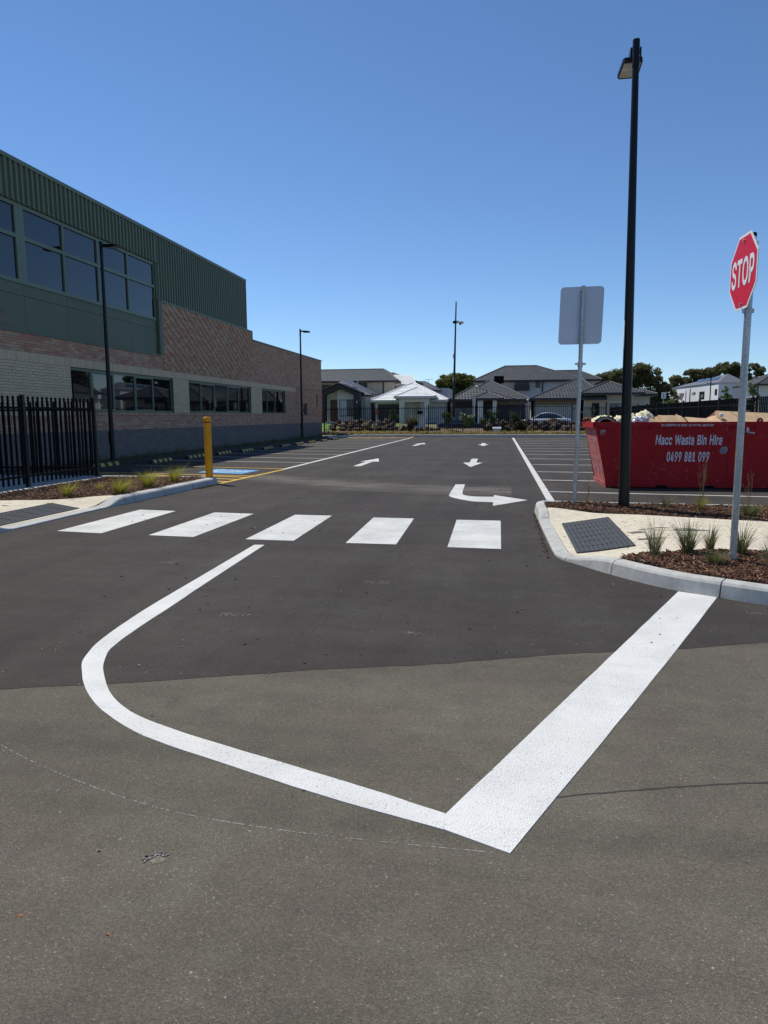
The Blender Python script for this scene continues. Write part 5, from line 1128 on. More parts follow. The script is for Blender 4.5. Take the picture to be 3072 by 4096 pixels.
def card(label, pts, thick=.012, mat='card', name='cardboard_sheet'):
    t_ = thing(name, label, 'cardboard', bw(*pts[0]), BA, 'cardboard in the skip bin')
    o = Vector(pts[0]); P = [Vector(p) - o for p in pts]; nrm = (P[1] - P[0]).cross(P[-1] - P[0]).normalized() * thick
    # bowed sheet
    m = MB(); n = 6; A = []
    for j in range(n + 1):
        for i in range(n + 1):
            u, v = i / n, j / n; p = P[0] * (1 - u) * (1 - v) + P[1] * u * (1 - v) + P[2] * u * v + P[3] * (1 - u) * v
            A.append(p + nrm * (.7 * math.sin(math.pi * u) * math.sin(math.pi * v) + .5 * noise.noise((u * 3, v * 3, o.x * 4))))
    k = n + 1; B = [a + nrm for a in A]; nn = k * k
    m.add(A + B, [[j * k + i, j * k + i + 1, (j + 1) * k + i + 1, (j + 1) * k + i] for j in range(n) for i in range(n)] + [[nn + j * k + i, nn + (j + 1) * k + i, nn + (j + 1) * k + i + 1, nn + j * k + i + 1] for j in range(n) for i in range(n)] +
          [[i, i + 1, nn + i + 1, nn + i] for i in range(n)] + [[n * k + i, nn + n * k + i, nn + n * k + i + 1, n * k + i + 1] for i in range(n)] + [[j * k, nn + j * k, nn + (j + 1) * k, (j + 1) * k] for j in range(n)] + [[j * k + n, (j + 1) * k + n, nn + (j + 1) * k + n, nn + j * k + n] for j in range(n)])
    m.build('sheet', mat, t_); return t_
card('square flap of cardboard tilted up, right of the insulation wool', [(1.13, .35, 1.27), (1.47, .42, 1.27), (1.40, .62, 1.425), (1.06, .62, 1.43)])
card('narrow cardboard strip leaning just left of the square flap', [(.99, .42, 1.27), (1.12, .33, 1.27), (1.06, .60, 1.41), (1.01, .64, 1.39)], mat='card_shade')
card('small pointed cardboard piece beside the plastic film', [(.80, .25, 1.26), (1.0, .25, 1.26), (.97, .4, 1.34), (.88, .42, 1.395)], mat='card')
card('pale cardboard flap with a peaked corner, middle of the load', [(1.38, .55, 1.28), (1.62, .5, 1.28), (1.56, .72, 1.40), (1.46, .8, 1.455)])
card('long low cardboard sheet in the middle of the load', [(1.62, .35, 1.28), (2.06, .42, 1.28), (2.04, .7, 1.36), (1.62, .7, 1.39)])
card('narrow cardboard edge standing behind the long low sheet', [(1.52, .62, 1.29), (1.68, .62, 1.29), (1.68, .68, 1.38), (1.52, .68, 1.39)], mat='card_shade')
card('curved cardboard sweep rising to the big carton', [(2.02, .35, 1.28), (2.36, .4, 1.27), (2.27, .75, 1.44), (2.05, .85, 1.36)])
t_ = thing('cardboard_carton', 'big opened cardboard carton lying across the right end of the bin', 'carton', bw(2.36, .35, 1.27), BA)
m = MB(); m.quad((0, 0, 0), (1.85, .05, -.02), (1.75, .42, .16), (-.13, .42, .255)); m.quad((0, 0, 0), (-.13, .42, .255), (-.15, .95, .1), (0, .9, -.1)); m.quad((-.13, .42, .255), (1.75, .42, .16), (1.75, 1.0, .08), (-.15, .95, .12)); m.build('box_wall', 'card', t_)
for a, b in (((.32, .085, .055), (.14, .42, .246)), ((.62, .1, .055), (.60, .4, .215)), ((.95, .1, .05), (.85, .4, .2)), ((1.25, .1, .045), (1.2, .4, .185))):
    m = MB(); d = Vector((.0, -.012, .008)); m.bar(Vector(a) + d * .3, Vector(b) + d * .3, .006, .004); m.build('crease', 'card_shade', t_)
m = MB(); m.quad((.0, -.01, .0), (-.13, .41, .265), (-.17, .36, .20), (-.06, -.03, -.02)); m.build('flap', 'card_shade', t_)
blob('paper_scrap', 'torn white paper scrap on the corner of the big carton', 'paper', bw(2.26, .5, 1.43), (.04, .03, .045), 'film', 1.7, .6, 4, 3)

# ------------------------------------------------------------------ houses behind the far fence
def tile_plane(mb, P, style='tile', rowh=.33, colw=.30):
    """P: 3D polygon, first edge is the eave; real courses of tiles or ribs laid over the plane"""
    P = [Vector(p) for p in P]; o = P[0]; u = (P[1] - P[0]).normalized(); nrm = u.cross(P[-1] - P[0]).normalized()
    if nrm.z < 0: nrm = -nrm
    v = nrm.cross(u)
    if v.z < 0: v = -v
    Q = [((p - o).dot(u), (p - o).dot(v)) for p in P]; vmax = max(q[1] for q in Q)
    W = lambda a, b, h: o + u * a + v * b + nrm * h
    def span(b):
        xs = []
        for i in range(len(Q)):
            (x0, y0), (x1, y1) = Q[i - 1], Q[i]
            if (y0 - b) * (y1 - b) < 0: xs.append(x0 + (x1 - x0) * (b - y0) / (y1 - y0))
        return (min(xs), max(xs)) if len(xs) > 1 else None
    mb.add(P, [list(range(len(P)))])
    if style == 'metal':
        a = min(q[0] for q in Q) + .1; A1 = max(q[0] for q in Q)
        while a < A1:
            ys = []
            for i in range(len(Q)):
                (x0, y0), (x1, y1) = Q[i - 1], Q[i]
                if (x0 - a) * (x1 - a) < 0: ys.append(y0 + (y1 - y0) * (a - x0) / (x1 - x0))
            if len(ys) > 1:
                b0, b1 = min(ys), max(ys); mb.add([W(a - .03, b0, .004), W(a + .03, b0, .004), W(a + .03, b1, .004), W(a - .03, b1, .004), W(a - .015, b0, .03), W(a + .015, b0, .03), W(a + .015, b1, .03), W(a - .015, b1, .03)], [[4, 5, 6, 7], [0, 3, 7, 4], [1, 5, 6, 2], [0, 4, 5, 1]])
            a += .2
        return
    b = 0.0; rr_ = random.Random(int(P[0].x * 100) & 1023)
    while b < vmax - .05:
        e = min(b + rowh, vmax); s0 = span(min(b + .01, vmax - .01)); s1 = span(e - .01)
        if s0 and s1:
            a0, a1 = (s0[0] + s1[0]) / 2, (s0[1] + s1[1]) / 2; a = a0
            while a < a1 - .02:
                c = min(a + colw, a1); h = .048 + rr_.uniform(-.006, .006)
                if style == 'flat':
                    mb.add([W(a + .004, b, .01), W(c - .004, b, .01), W(a + .004, b, h), W(c - .004, b, h), W(c - .004, e, .012), W(a + .004, e, .012)], [[0, 1, 3, 2], [2, 3, 4, 5]])
                else:
                    w = c - a; pr = ((0, .012), (.22, .028), (.5, .030), (.72, .014), (1, .012))
                    lo = [W(a + w * f, b, g + h - .02) for f, g in pr]; hi = [W(a + w * f, e, g) for f, g in pr]; bt = [W(a + w * f, b, .0) for f, g in pr]
                    mb.add(lo + hi + bt, [[i, i + 1, 6 + i, 5 + i] for i in range(4)] + [[10 + i, 11 + i, 1 + i, i] for i in range(4)])
                a = c
        b = e
def caps(mb, edges, r=.085):
    for p, q in edges:
        p, q = Vector(p) + Vector((0, 0, .03)), Vector(q) + Vector((0, 0, .03)); n = max(1, int((q - p).length / .38))
        for i in range(n):
            a, b = p.lerp(q, i / n), p.lerp(q, (i + 1.06) / n); mb.tube([a, b], [r * 1.05, r * .9], 7, False)
def hip(h, x0, x1, y0, y1, ze, zr, style, mat, ridge=None, gutter='trim_dark', rowh=.33, colw=.30, faces='flrk', fas=.18):
    """hip roof; ridge=(xa,xb,y) of the ridge line"""
    yr = (y0 + y1) / 2; d = (y1 - y0) / 2
    xa, xb, yr = ridge if ridge else (x0 + d, x1 - d, yr)
    A, B, C, D = (x0, y0, ze), (x1, y0, ze), (x1, y1, ze), (x0, y1, ze); r0, r1 = (xa, yr, zr), (xb, yr, zr)
    m = MB(); one = abs(xa - xb) < .05
    PL = {'f': [A, B, r0] if one else [A, B, r1, r0], 'k': [C, D, r0] if one else [C, D, r0, r1], 'r': [B, C, r1], 'l': [D, A, r0]}
    for k, p in PL.items():
        if k in faces: tile_plane(m, p, style, rowh, colw)
        else: m.add(p, [list(range(len(p)))])
    o = m.build('roof', mat, h, True)
    if style != 'metal':
        m = MB(); caps(m, [(A, r0), (B, r1), (C, r1), (D, r0)] + ([] if one else [(r0, r1)])); m.build('ridge_cap', mat, o, True)
    m = MB(); t = .1
    m.box(x0 - .02, x1 + .02, y0 - t, y0, ze - fas, ze + .02); m.box(x0 - t, x0, y0, y1, ze - fas, ze + .02); m.box(x1, x1 + t, y0, y1, ze - fas, ze + .02)
    m.build('gutter', gutter, o, True)
    m = MB(); m.box(x0, x1, y0, y1, ze - fas + .03, ze - fas + .05); m.build('soffit', 'trim', o, True)
    return o
def house(name, label, x, y): return thing(name, label, 'house', (x, y, .7), 0)
def hp(h, name, mat, *boxes, parent=None):
    m = MB()
    for b in boxes: m.box(*b)
    return m.build(name, mat, parent or h, True)
def win(h, x0, x1, y, z0, z1, n=1, glassm='glass_house', fr='trim_dark', name='window', t=.06):
    m = MB(); m.box(x0, x1, y - .05, y + .03, z0, z0 + t); m.box(x0, x1, y - .05, y + .03, z1 - t, z1)
    m.box(x0, x0 + t, y - .05, y + .03, z0 + t, z1 - t); m.box(x1 - t, x1, y - .05, y + .03, z0 + t, z1 - t)
    for i in range(1, n): q = x0 + (x1 - x0) * i / n; m.box(q - t * .4, q + t * .4, y - .048, y + .03, z0 + t, z1 - t)
    f = m.build(name, fr, h, True)
    for i in range(n):
        a, b = x0 + (x1 - x0) * i / n + t * .5, x0 + (x1 - x0) * (i + 1) / n - t * .5
        g = glassm[i % len(glassm)] if isinstance(glassm, (list, tuple)) else glassm
        hp(h, 'pane', g, (a, b, y - .022, y - .012, z0 + t * .7, z1 - t * .7), parent=f)
    return f
def pipe(h, pts, mat='trim', r=.045):
    m = MB(); m.tube(pts, r, 8); return m.build('downpipe', mat, h, True)

# two storey brown house at the back left
h = house('two_storey_house', 'brown two storey house with a long tiled roof behind the gabled house', -16, 82)
hp(h, 'wall', 'w_tan', (-26, -12.05, 80.0, 88, .6, 5.25)); hip(h, -26.5, -11.6, 79.4, 88.6, 5.36, 6.9, 'tile', 'tile_slate', (-22, -13.9, 84))
hp(h, 'rear_wing', 'w_brick', (-12.05, -10.2, 83, 88, .6, 5.2)); hip(h, -12.0, -9.8, 82.2, 88.6, 5.35, 6.5, 'tile', 'tile_slate', (-13.2, -12.9, 85.4))
win(h, -16.95, -15.15, 79.98, 3.7, 5.15, 2); win(h, -20.4, -19.3, 79.98, 3.7, 5.0, 2); pipe(h, [(-13.26, 79.9, 5.3), (-13.26, 79.9, 3.2)], 'trim_dark', .07)
hp(h, 'side_window', 'glass_house', (-12.06, -12.03, 80.8, 82.0, 3.9, 5.0)); pipe(h, [(-15.95, 78.6, 4.2), (-15.95, 78.6, 5.45)], 'trim', .05)

# gabled house with dark portal
h = house('gabled_house', 'light grey gabled house with a dark portal frame and brown door', -16, 70)
hp(h, 'wall', 'w_light', (-17.8, -13.2, 71.6, 80, .7, 3.5)); 
m = MB(); m.prism([(-17.55, .8), (-14.6, .8), (-14.6, 3.55), (-16.12, 4.18), (-17.55, 3.6)], lambda u, v: (u, 71.05, v), (0, .12, 0)); m.build('gable_wall', 'w_cream', h, True)
hp(h, 'window_wall', 'w_light', (-16.45, -14.6, 70.75, 71.05, .8, 3.1)); m = MB(); m.prism([(-16.45, 3.1), (-14.6, 3.1), (-14.6, 3.53), (-16.12, 4.15), (-16.45, 4.02)], lambda u, v: (u, 70.75, v), (0, .3, 0)); m.build('upper_wall', 'w_light', h, True)
m = MB(); m.prism([(-18.15, .8), (-17.55, .8), (-17.55, 3.58), (-16.12, 4.16), (-14.62, 3.55), (-14.62, .8), (-14.0, .8), (-14.0, 3.72), (-16.14, 4.62), (-18.15, 3.82)], lambda u, v: (u, 69.9, v), (0, .9, 0)); m.build('portal_frame', 'w_dark', h, True)
dr = hp(h, 'door', 'timber_door', (-17.25, -16.52, 70.98, 71.04, .95, 3.1))
hp(h, 'door_groove', 'trim_dark', *[(-17.25 + .73 * k / 5 - .008, -17.25 + .73 * k / 5 + .008, 70.965, 70.985, 1.0, 3.05) for k in range(1, 5)], parent=dr)
win(h, -16.24, -14.66, 70.74, 1.45, 3.1, 2, ['blind', 'curtain']); 
o = None
m = MB()
tile_plane(m, [(-18.3, 69.75, 3.84), (-18.3, 80, 3.84), (-16.14, 80, 4.72), (-16.14, 69.75, 4.72)][::1], 'metal'); tile_plane(m, [(-13.85, 69.75, 3.78), (-13.85, 80, 3.78), (-16.14, 80, 4.72), (-16.14, 69.75, 4.72)], 'metal')
m.build('front_roof', 'roof_grey', h, True)
m = MB(); A, B, C, D = (-18.4, 71.2, 3.75), (-12.9, 71.2, 3.55), (-12.9, 80, 3.55), (-18.4, 80, 3.75); r0, r1 = (-16.75, 74.6, 5.25), (-16.3, 77, 5.25)
tile_plane(m, [A, B, r0], 'metal'); tile_plane(m, [B, C, r1, r0], 'metal'); m.add([D, A, r0, r1], [[0, 1, 2, 3]]); m.add([C, D, r1], [[0, 1, 2]]); m.build('main_roof', 'roof_steel', h, True)
hp(h, 'gutter', 'trim_dark', (-14.0, -12.95, 71.0, 71.2, 3.38, 3.54), (-12.95, -12.85, 71.0, 80, 3.40, 3.56)); pipe(h, [(-13.72, 70.95, 3.4), (-13.78, 71.45, 3.2), (-13.78, 71.5, .8)], 'trim', .06)
m = MB(); m.tube([(-15.45, 73.0, 4.7), (-15.45, 73.0, 5.05)], .09, 8); m.tube([(-15.45, 73, 5.05), (-15.45, 73, 5.22)], .16, 10); m.build('roof_vent', 'galv', h, True)
hp(h, 'wall_light', 'sign_white', (-14.32, -14.24, 69.84, 69.9, 2.75, 2.95)); hp(h, 'doorstep', 'trim', (-17.6, -16.4, 69.6, 70.9, .78, .90))

# white roofed house
h = house('white_roofed_house', 'single storey house with a bright white tiled hip roof', -9.2, 71)
hp(h, 'wall', 'w_light', (-12.4, -5.5, 70.7, 79, .6, 2.8)); hip(h, -12.9, -5.25, 70.05, 78.4, 2.98, 4.82, 'flat', 'tile_white', (-9.2, -9.1, 73.9), 'trim', .34, .42, 'flr')
hip(h, -10.35, -6.42, 69.0, 72.6, 3.32, 4.25, 'flat', 'tile_white', (-8.4, -8.3, 71.2), 'trim', .34, .42, 'flr', .2)
hp(h, 'garage_door', 'garage_dark', (-12.28, -10.05, 70.6, 70.7, .7, 2.62)); hp(h, 'garage_surround', 'trim', (-12.5, -12.28, 70.5, 70.72, .6, 2.8), (-10.05, -9.9, 70.5, 70.72, .6, 2.8), (-12.28, -10.05, 70.5, 70.72, 2.62, 2.8))
hp(h, 'porch_pillar', 'w_light', (-9.95, -9.47, 69.3, 69.8, .6, 3.1)); hp(h, 'porch_pillar', 'w_light', (-7.5, -7.02, 69.3, 69.8, .6, 3.1)); hp(h, 'porch_beam', 'w_light', (-9.47, -7.5, 69.32, 69.78, 2.78, 3.1))
hp(h, 'porch_wall', 'w_cream', (-9.3, -8.15, 70.5, 70.69, .7, 2.78)); d_ = hp(h, 'door', 'w_white', (-8.1, -7.6, 70.55, 70.68, .75, 2.75)); hp(h, 'porch_return', 'w_tan', (-8.6, -8.12, 70.4, 70.49, .7, 2.7))
win(h, -6.95, -5.62, 70.66, 1.1, 2.72, 1, 'blind', 'trim'); pipe(h, [(-5.42, 70.2, 2.9), (-5.42, 70.55, 2.7), (-5.42, 70.6, .7)]); pipe(h, [(-12.62, 70.2, 2.9), (-12.55, 70.5, 2.6), (-12.5, 70.5, .7)])
h = house('white_roofed_house', 'white pitched roof showing just above and behind the first white tiled roof', -11, 82); h['label'] = 'far white pitched roof peeping out right of the brown two storey house'
hp(h, 'wall', 'w_cream', (-13.6, -9.0, 81.5, 88, .6, 4.9)); m = MB(); tile_plane(m, [(-13.7, 80.6, 5.0), (-9.6, 80.6, 5.0), (-10.4, 84, 5.45), (-12.6, 84, 6.25)], 'flat', .34, .42); m.build('roof', 'tile_white', h, True); hp(h, 'gutter', 'trim', (-13.7, -9.6, 80.5, 80.6, 4.85, 5.0)); pipe(h, [(-11.0, 80.4, 4.9), (-11.0, 80.4, 4.2)])

# grey steel roofed house far back with TV aerial
h = house('grey_roofed_house', 'far house with a plain grey steel roof behind the white tiled roof', -9, 90)
hp(h, 'wall', 'w_grey', (-13, -7.6, 88.4, 96, .6, 4.55)); hp(h, 'side_wall', 'w_grey', (-7.6, -6.55, 88.2, 95, .6, 4.8)); m = MB(); A, B, C, D = (-13.5, 87.9, 4.55), (-7.4, 87.9, 4.55), (-7.4, 97, 4.55), (-13.5, 97, 4.55); r0, r1 = (-11.2, 90.4, 5.80), (-9.75, 90.4, 5.80)
for p in ([A, B, r1, r0], [B, C, r1]): tile_plane(m, p, 'metal')
m.add([D, A, r0], [[0, 1, 2]]); m.add([C, D, r0, r1], [[0, 1, 2, 3]]); m.build('roof', 'roof_steel', h, True); hp(h, 'gutter', 'trim_dark', (-13.5, -7.35, 87.8, 87.9, 4.42, 4.56))
m = MB(); m.tube([(-9.1, 88.6, 4.7), (-9.1, 88.6, 5.95)], .03, 6); m.bar((-9.6, 88.6, 5.86), (-8.5, 88.6, 5.92), .03)
for k in range(7): m.bar((-9.5 + k * .15, 88.35, 5.87), (-9.5 + k * .15, 88.85, 5.87), .018)
m.build('tv_aerial', 'trim', h, True)

# black tiled house in the middle
h = house('dark_tiled_house', 'single storey house with black hip roofs, dark garage door and porch', -1, 71)
hp(h, 'wall', 'w_brick', (-4.9, 2.2, 70.7, 80, .5, 2.85)); hip(h, -5.1, 1.2, 70.0, 77, 3.0, 4.30, 'tile', 'tile_dark', (-2.98, -2.9, 72.3), fas=.2); hip(h, -4.2, 2.6, 70.3, 80, 2.98, 4.98, 'tile', 'tile_dark', (-1.5, -1.3, 75.2), fas=.2)
hip(h, -2.75, .02, 69.0, 72, 3.06, 3.68, 'tile', 'tile_dark', (-1.55, -1.45, 70.6), fas=.2)
hp(h, 'porch_pillar', 'w_light', (-2.38, -1.85, 69.2, 69.7, .5, 2.88)); hp(h, 'porch_pillar', 'w_light', (-.94, -.56, 69.2, 69.7, .5, 2.88)); hp(h, 'doorway', 'dark_room', (-1.85, -.94, 70.5, 70.69, .6, 2.7)); hp(h, 'door', 'garage_dark', (-1.7, -1.05, 70.45, 70.49, .65, 2.6))
g_ = hp(h, 'garage_door', 'garage_dark', (-.5, 2.1, 70.6, 70.7, .7, 2.5)); hp(h, 'garage_rib', 'trim_dark', *[(-.5, 2.1, 70.585, 70.6, .7 + .3 * k, .712 + .3 * k) for k in range(1, 6)], parent=g_)
hp(h, 'dark_wall', 'w_dark', (-4.9, -2.4, 70.55, 70.69, .5, 2.85)); win(h, -4.7, -2.6, 70.5, 1.3, 2.3, 2, 'curtain'); hp(h, 'wall_light', 'sign_white', (.75, .83, 70.5, 70.6, 2.66, 2.74), (1.0, 1.08, 70.5, 70.6, 2.66, 2.74))
m = MB(); m.tube([(2.35, 70.1, 2.95), (2.45, 70.4, 2.7), (2.45, 70.4, 1.9), (2.42, 70.2, 1.2)], .09, 8); m.build('downpipe', 'trim', h, True)
a_ = hp(h, 'air_cooler', 'black_matt', (-.95, .08, 77.4, 78.4, 4.86, 5.60)); hp(h, 'cooler_lid', 'trim', (-.97, .1, 77.38, 78.42, 5.60, 5.66), parent=a_); hp(h, 'cooler_leg', 'black_matt', (-.72, -.2, 77.6, 78.2, 4.2, 4.86), parent=a_)

# grey two storey house behind
h = house('two_storey_house', 'cool grey two storey house with black tiled roof and dark balcony box', 3.5, 87)
hp(h, 'wall', 'w_grey', (-3.0, 10.3, 85.2, 92, .6, 5.35)); hip(h, -3.5, 9.2, 84.5, 93.5, 5.46, 7.35, 'tile', 'tile_dark', (.22, 3.95, 89), fas=.22); hip(h, 3.0, 11.1, 84.9, 92.7, 5.47, 6.72, 'tile', 'tile_dark', (5.6, 8.9, 89), fas=.2)
win(h, 1.38, 2.95, 85.17, 4.3, 5.36, 2, 'curtain'); hp(h, 'balcony_box', 'garage_dark', (1.3, 3.02, 84.7, 85.19, 4.30, 4.98)); win(h, 3.72, 4.22, 85.17, 4.62, 5.38, 2, 'curtain'); pipe(h, [(4.5, 85.1, 5.4), (4.5, 85.1, 3.2)], 'trim_dark', .07); hp(h, 'small_window', 'glass_house', (-1.95, -1.1, 85.15, 85.19, 4.9, 5.28))
m = MB(); m.bar((4.45, 87.3, 6.62), (4.95, 87.3, 6.62), .18, .05); m.build('roof_vent', 'sign_white', h, True); m = MB(); m.bar((6.5, 85.3, 5.85), (7.0, 85.5, 5.9), .25, .03); m.build('skylight', 'sign_white', h, True)

# tan house on the right
h = house('tan_house', 'long tan rendered house with black tiled hip roofs behind the fence, right', 8, 72)
hp(h, 'wall', 'w_tan', (3.05, 7.3, 70.9, 82, .5, 2.9)); hip(h, 2.68, 9.6, 70.2, 82, 3.05, 5.06, 'tile', 'tile_dark', (7.3, 7.9, 75.2), fas=.2); hip(h, 7.2, 12.95, 70.0, 80, 3.50, 4.66, 'tile', 'tile_dark', (10.1, 10.3, 73.1), fas=.2)
hp(h, 'entry_wall', 'w_tan', (7.72, 12.2, 70.7, 79, .5, 3.35)); hp(h, 'corner_post', 'trim', (7.62, 7.72, 70.5, 70.72, .6, 3.3)); hp(h, 'garage_wall', 'w_brick', (3.05, 7.2, 70.82, 70.895, 2.35, 2.9)); hp(h, 'garage_door', 'garage_light', (3.2, 7.0, 70.78, 70.89, .7, 2.42))
hp(h, 'door', 'dark_room', (8.4, 9.05, 70.64, 70.7, .8, 2.58)); win(h, 9.9, 12.0, 70.66, 1.3, 2.62, 2, 'curtain', 'w_cream'); hp(h, 'sill_band', 'w_cream', (9.75, 12.25, 70.5, 70.64, 2.62, 2.74))
hip(h, 12.8, 15.5, 76.5, 82, 3.55, 4.15, 'tile', 'tile_dark', (13.9, 14.1, 79), fas=.22); hp(h, 'rear_wing', 'w_cream', (13.0, 14.85, 77, 82, .5, 3.4)); pipe(h, [(7.15, 70.4, 3.0), (7.2, 70.6, 2.8), (7.2, 70.7, .7)])
hp(h, 'step_rail', 'trim', (7.2, 7.9, 69.8, 69.85, 1.7, 1.75))

# white two storey house and its neighbour, far right
h = house('white_house', 'bright white two storey house with grey roof and solar panels, far right', 25, 96); h.rotation_euler = (0, 0, 0)
m = MB(); q = [(24.9, 113.8, 0), (26.4, 95, 0), (29.5, 95.3, 0), (32.5, 114, 0)]
m.prism([(p[0], p[1]) for p in q], lambda u, v: (u, v, .6), (0, 0, 4.72)); m.build('wall', 'w_white', h, True)
dW = Vector((1.5, -18.8, 0)); nW = Vector((-18.8, -1.5, 0)).normalized()
def ww(t, z): p = Vector((24.9, 113.8, 0)) + dW * t + nW * .03; return (p.x, p.y, z)
def wq(name, t0, t1, z0, z1, mat): m = MB(); m.prism([(t0, z0), (t1, z0), (t1, z1), (t0, z1)], lambda u, v: ww(u, v), tuple(-nW * .08)); return m.build(name, mat, h, True)
for t0, t1, z0, z1 in ((.06, .20, 3.75, 4.25), (.50, .57, 4.15, 4.45), (.65, .75, 3.45, 4.45), (.94, .98, 3.85, 4.6)):
    f = wq('window', t0, t1, z0, z1, 'trim_dark'); m = MB(); m.prism([(t0 + .012, z0 + .06), (t1 - .012, z0 + .06), (t1 - .012, z1 - .06), (t0 + .012, z1 - .06)], lambda u, v: ww(u, v), tuple(nW * .03)); m.build('pane', 'glass_house', f, True)
for t in (.03, .37): m = MB(); p = Vector(ww(t, 0)); m.tube([(p.x, p.y, 3.0), (p.x, p.y, 4.75)], .05, 6); m.build('downpipe', 'trim_dark', h, True)
m = MB(); E = [(24.75, 114.2, 5.33), (26.3, 94.8, 5.33), (29.8, 95.1, 5.33), (32.8, 114.3, 5.33)]; rp, rq = (28.4, 98.4, 6.6), (29.2, 109, 6.6)
tile_plane(m, [E[0], E[1], rp, rq], 'metal'); tile_plane(m, [E[1], E[2], rp], 'metal'); m.add([E[2], E[3], rq, rp], [[0, 1, 2, 3]]); m.add([E[3], E[0], rq], [[0, 1, 2]]); rf = m.build('roof', 'roof_grey', h, True)
for k in range(3):
    a, b, r_ = Vector(E[0]), Vector(E[1]), Vector(rp) - Vector(E[1]); p0 = a.lerp(b, .52 + .14 * k) + r_ * .42; u = (b - a) * .12; v = (Vector(rp) - Vector(E[1])) * .28; n = u.cross(v).normalized() * .07
    if n.z < 0: n = -n
    m = MB(); m.add([p0 + n, p0 + u + n, p0 + u + v + n, p0 + v + n, p0, p0 + u, p0 + u + v, p0 + v], [[0, 1, 2, 3], [4, 5, 1, 0], [5, 6, 2, 1], [6, 7, 3, 2], [7, 4, 0, 3]]); m.build('solar_panel', 'solar', rf, True)
h = house('pale_house', 'pale house with a dark tiled roof at the right edge, beyond the white house', 30, 86)
hp(h, 'wall', 'w_white', (28.0, 34, 85.2, 92, .6, 4.7)); hip(h, 27.5, 36, 84.5, 93, 4.74, 6.2, 'tile', 'tile_dark', (30.6, 32, 88.5)); hp(h, 'balcony_post', 'trim_dark', (27.1, 27.25, 84.6, 84.8, .6, 4.6), (27.55, 27.65, 84.6, 84.8, .6, 4.6)); win(h, 29, 31, 85.15, 3.2, 4.4, 2)

# ------------------------------------------------------------------ street furniture beyond the fence
t_ = thing('letterbox_wall', 'low pale letterbox pier with a flat tiled lid before the white roofed house', 'letterbox', (-7.9, 66, .5))
m = MB(); m.box(-8.35, -7.05, 65.8, 66.3, .3, 1.40); m.build('pier', 'w_light', t_, True); m = MB(); m.prism([(-8.95, 1.42), (-8.6, 1.52), (-7.0, 1.56), (-6.94, 1.50), (-8.5, 1.42)], lambda u, v: (u, 65.6, v), (0, .9, 0)); m.build('lid', 'trim', t_, True); m = MB(); m.box(-7.75, -7.3, 65.76, 65.8, 1.6, 1.9); m.build('slot_plate', 'black_matt', t_, True)
t_ = thing('road_sign', 'small white square pedestrian sign beyond the right boundary fence', 'road sign', (15.75, 75, .7))
m = MB(); m.tube([(0, 0, 0), (0, 0, 2.95)], .035, 8); m.build('post', 'galv', t_); m = MB(); m.box(-.22, .22, -.06, -.045, 2.33, 2.95); p_ = m.build('plate', 'sign_white', t_)
m = MB(); m.tube([(.0, -.061, 2.83), (.0, -.07, 2.83)], .035, 10); m.box(-.025, .03, -.066, -.061, 2.64, 2.79); m.bar((0, -.064, 2.66), (-.05, -.064, 2.54), .025, .004, (0, 1, 0)); m.bar((0, -.064, 2.66), (.05, -.064, 2.54), .025, .004, (0, 1, 0)); m.box(-.1, .1, -.066, -.061, 2.43, 2.46); m.box(-.06, .06, -.066, -.061, 2.46, 2.50); m.build('walking_figure', 'black_matt', p_)
t_ = thing('give_way_sign', 'red edged white triangular give way sign beyond the boundary fence', 'road sign', (17.45, 75, .7))
m = MB(); m.tube([(0, 0, 0), (0, 0, 2.9)], .035, 8); m.build('post', 'galv', t_)
tri = lambda s: [(-.27 * s, .34 * s), (.27 * s, .34 * s), (0, -.44 * s)]
m = MB(); m.prism(tri(1), lambda u, v: (u, -.06, 2.48 + v), (0, .012, 0)); p_ = m.build('plate', 'sign_red', t_); m = MB(); m.prism([(u, v + .03) for u, v in tri(.66)], lambda u, v: (u, -.064, 2.48 + v), (0, .003, 0)); m.build('white_face', 'sign_white', p_)
m = MB(); add_text(m, 'GIVE', lambda u, v: (u, -.066, 2.48 + v), -.09, .09, .12, .19); add_text(m, 'WAY', lambda u, v: (u, -.066, 2.48 + v), -.06, .06, .03, .09); m.build('lettering', 'black_matt', p_)
for nm, lb, x, y, z in (('utility_pole', 'thin dark street pole with a cross arm in front of the white house', 21.45, 80, 5.3), ('utility_pole', 'shorter thin dark pole at the left end of the white house', 20.9, 86, 4.35)):
    t_ = thing(nm, lb, 'pole', (x, y, .7)); m = MB(); m.tube([(0, 0, 0), (0, 0, z - .7)], [.07, .05], 8); m.build('pole', 'black_matt', t_)
    if z > 5: m = MB(); m.bar((-.5, 0, z - 1.25), (.4, 0, z - 1.5), .05); m.build('cross_arm', 'black_matt', t_)
t_ = thing('white_board', 'small white box board hung low on the far rod fence', 'board', (-.4, 54.0, .2))
m = MB(); m.box(-.31, .31, -.25, .05, .0, .30); m.build('box_body', 'trim', t_); m = MB(); m.prism([(-.27, .30), (.03, .40), (.08, .38), (.08, .30)], lambda u, v: (-.33, u, v), (.66, 0, 0)); m.build('box_lid', 'sign_white', t_)
t_ = thing('orange_bag', 'orange red bag hanging by the dark garage of the white roofed house', 'bag', (-12.3, 70.3, 1.55)); 
m = MB(); m.smooth = True; m.tube([(0, 0, 0), (.02, 0, .25), (.0, 0, .5), (.12, 0, .56)], [.12, .14, .10, .06], 8); m.build('bag_body', 'orange', t_); m = MB(); m.tube([(.12, 0, .5), (.2, 0, .4), (.18, 0, .25)], .03, 6); m.build('strap', 'orange', t_)

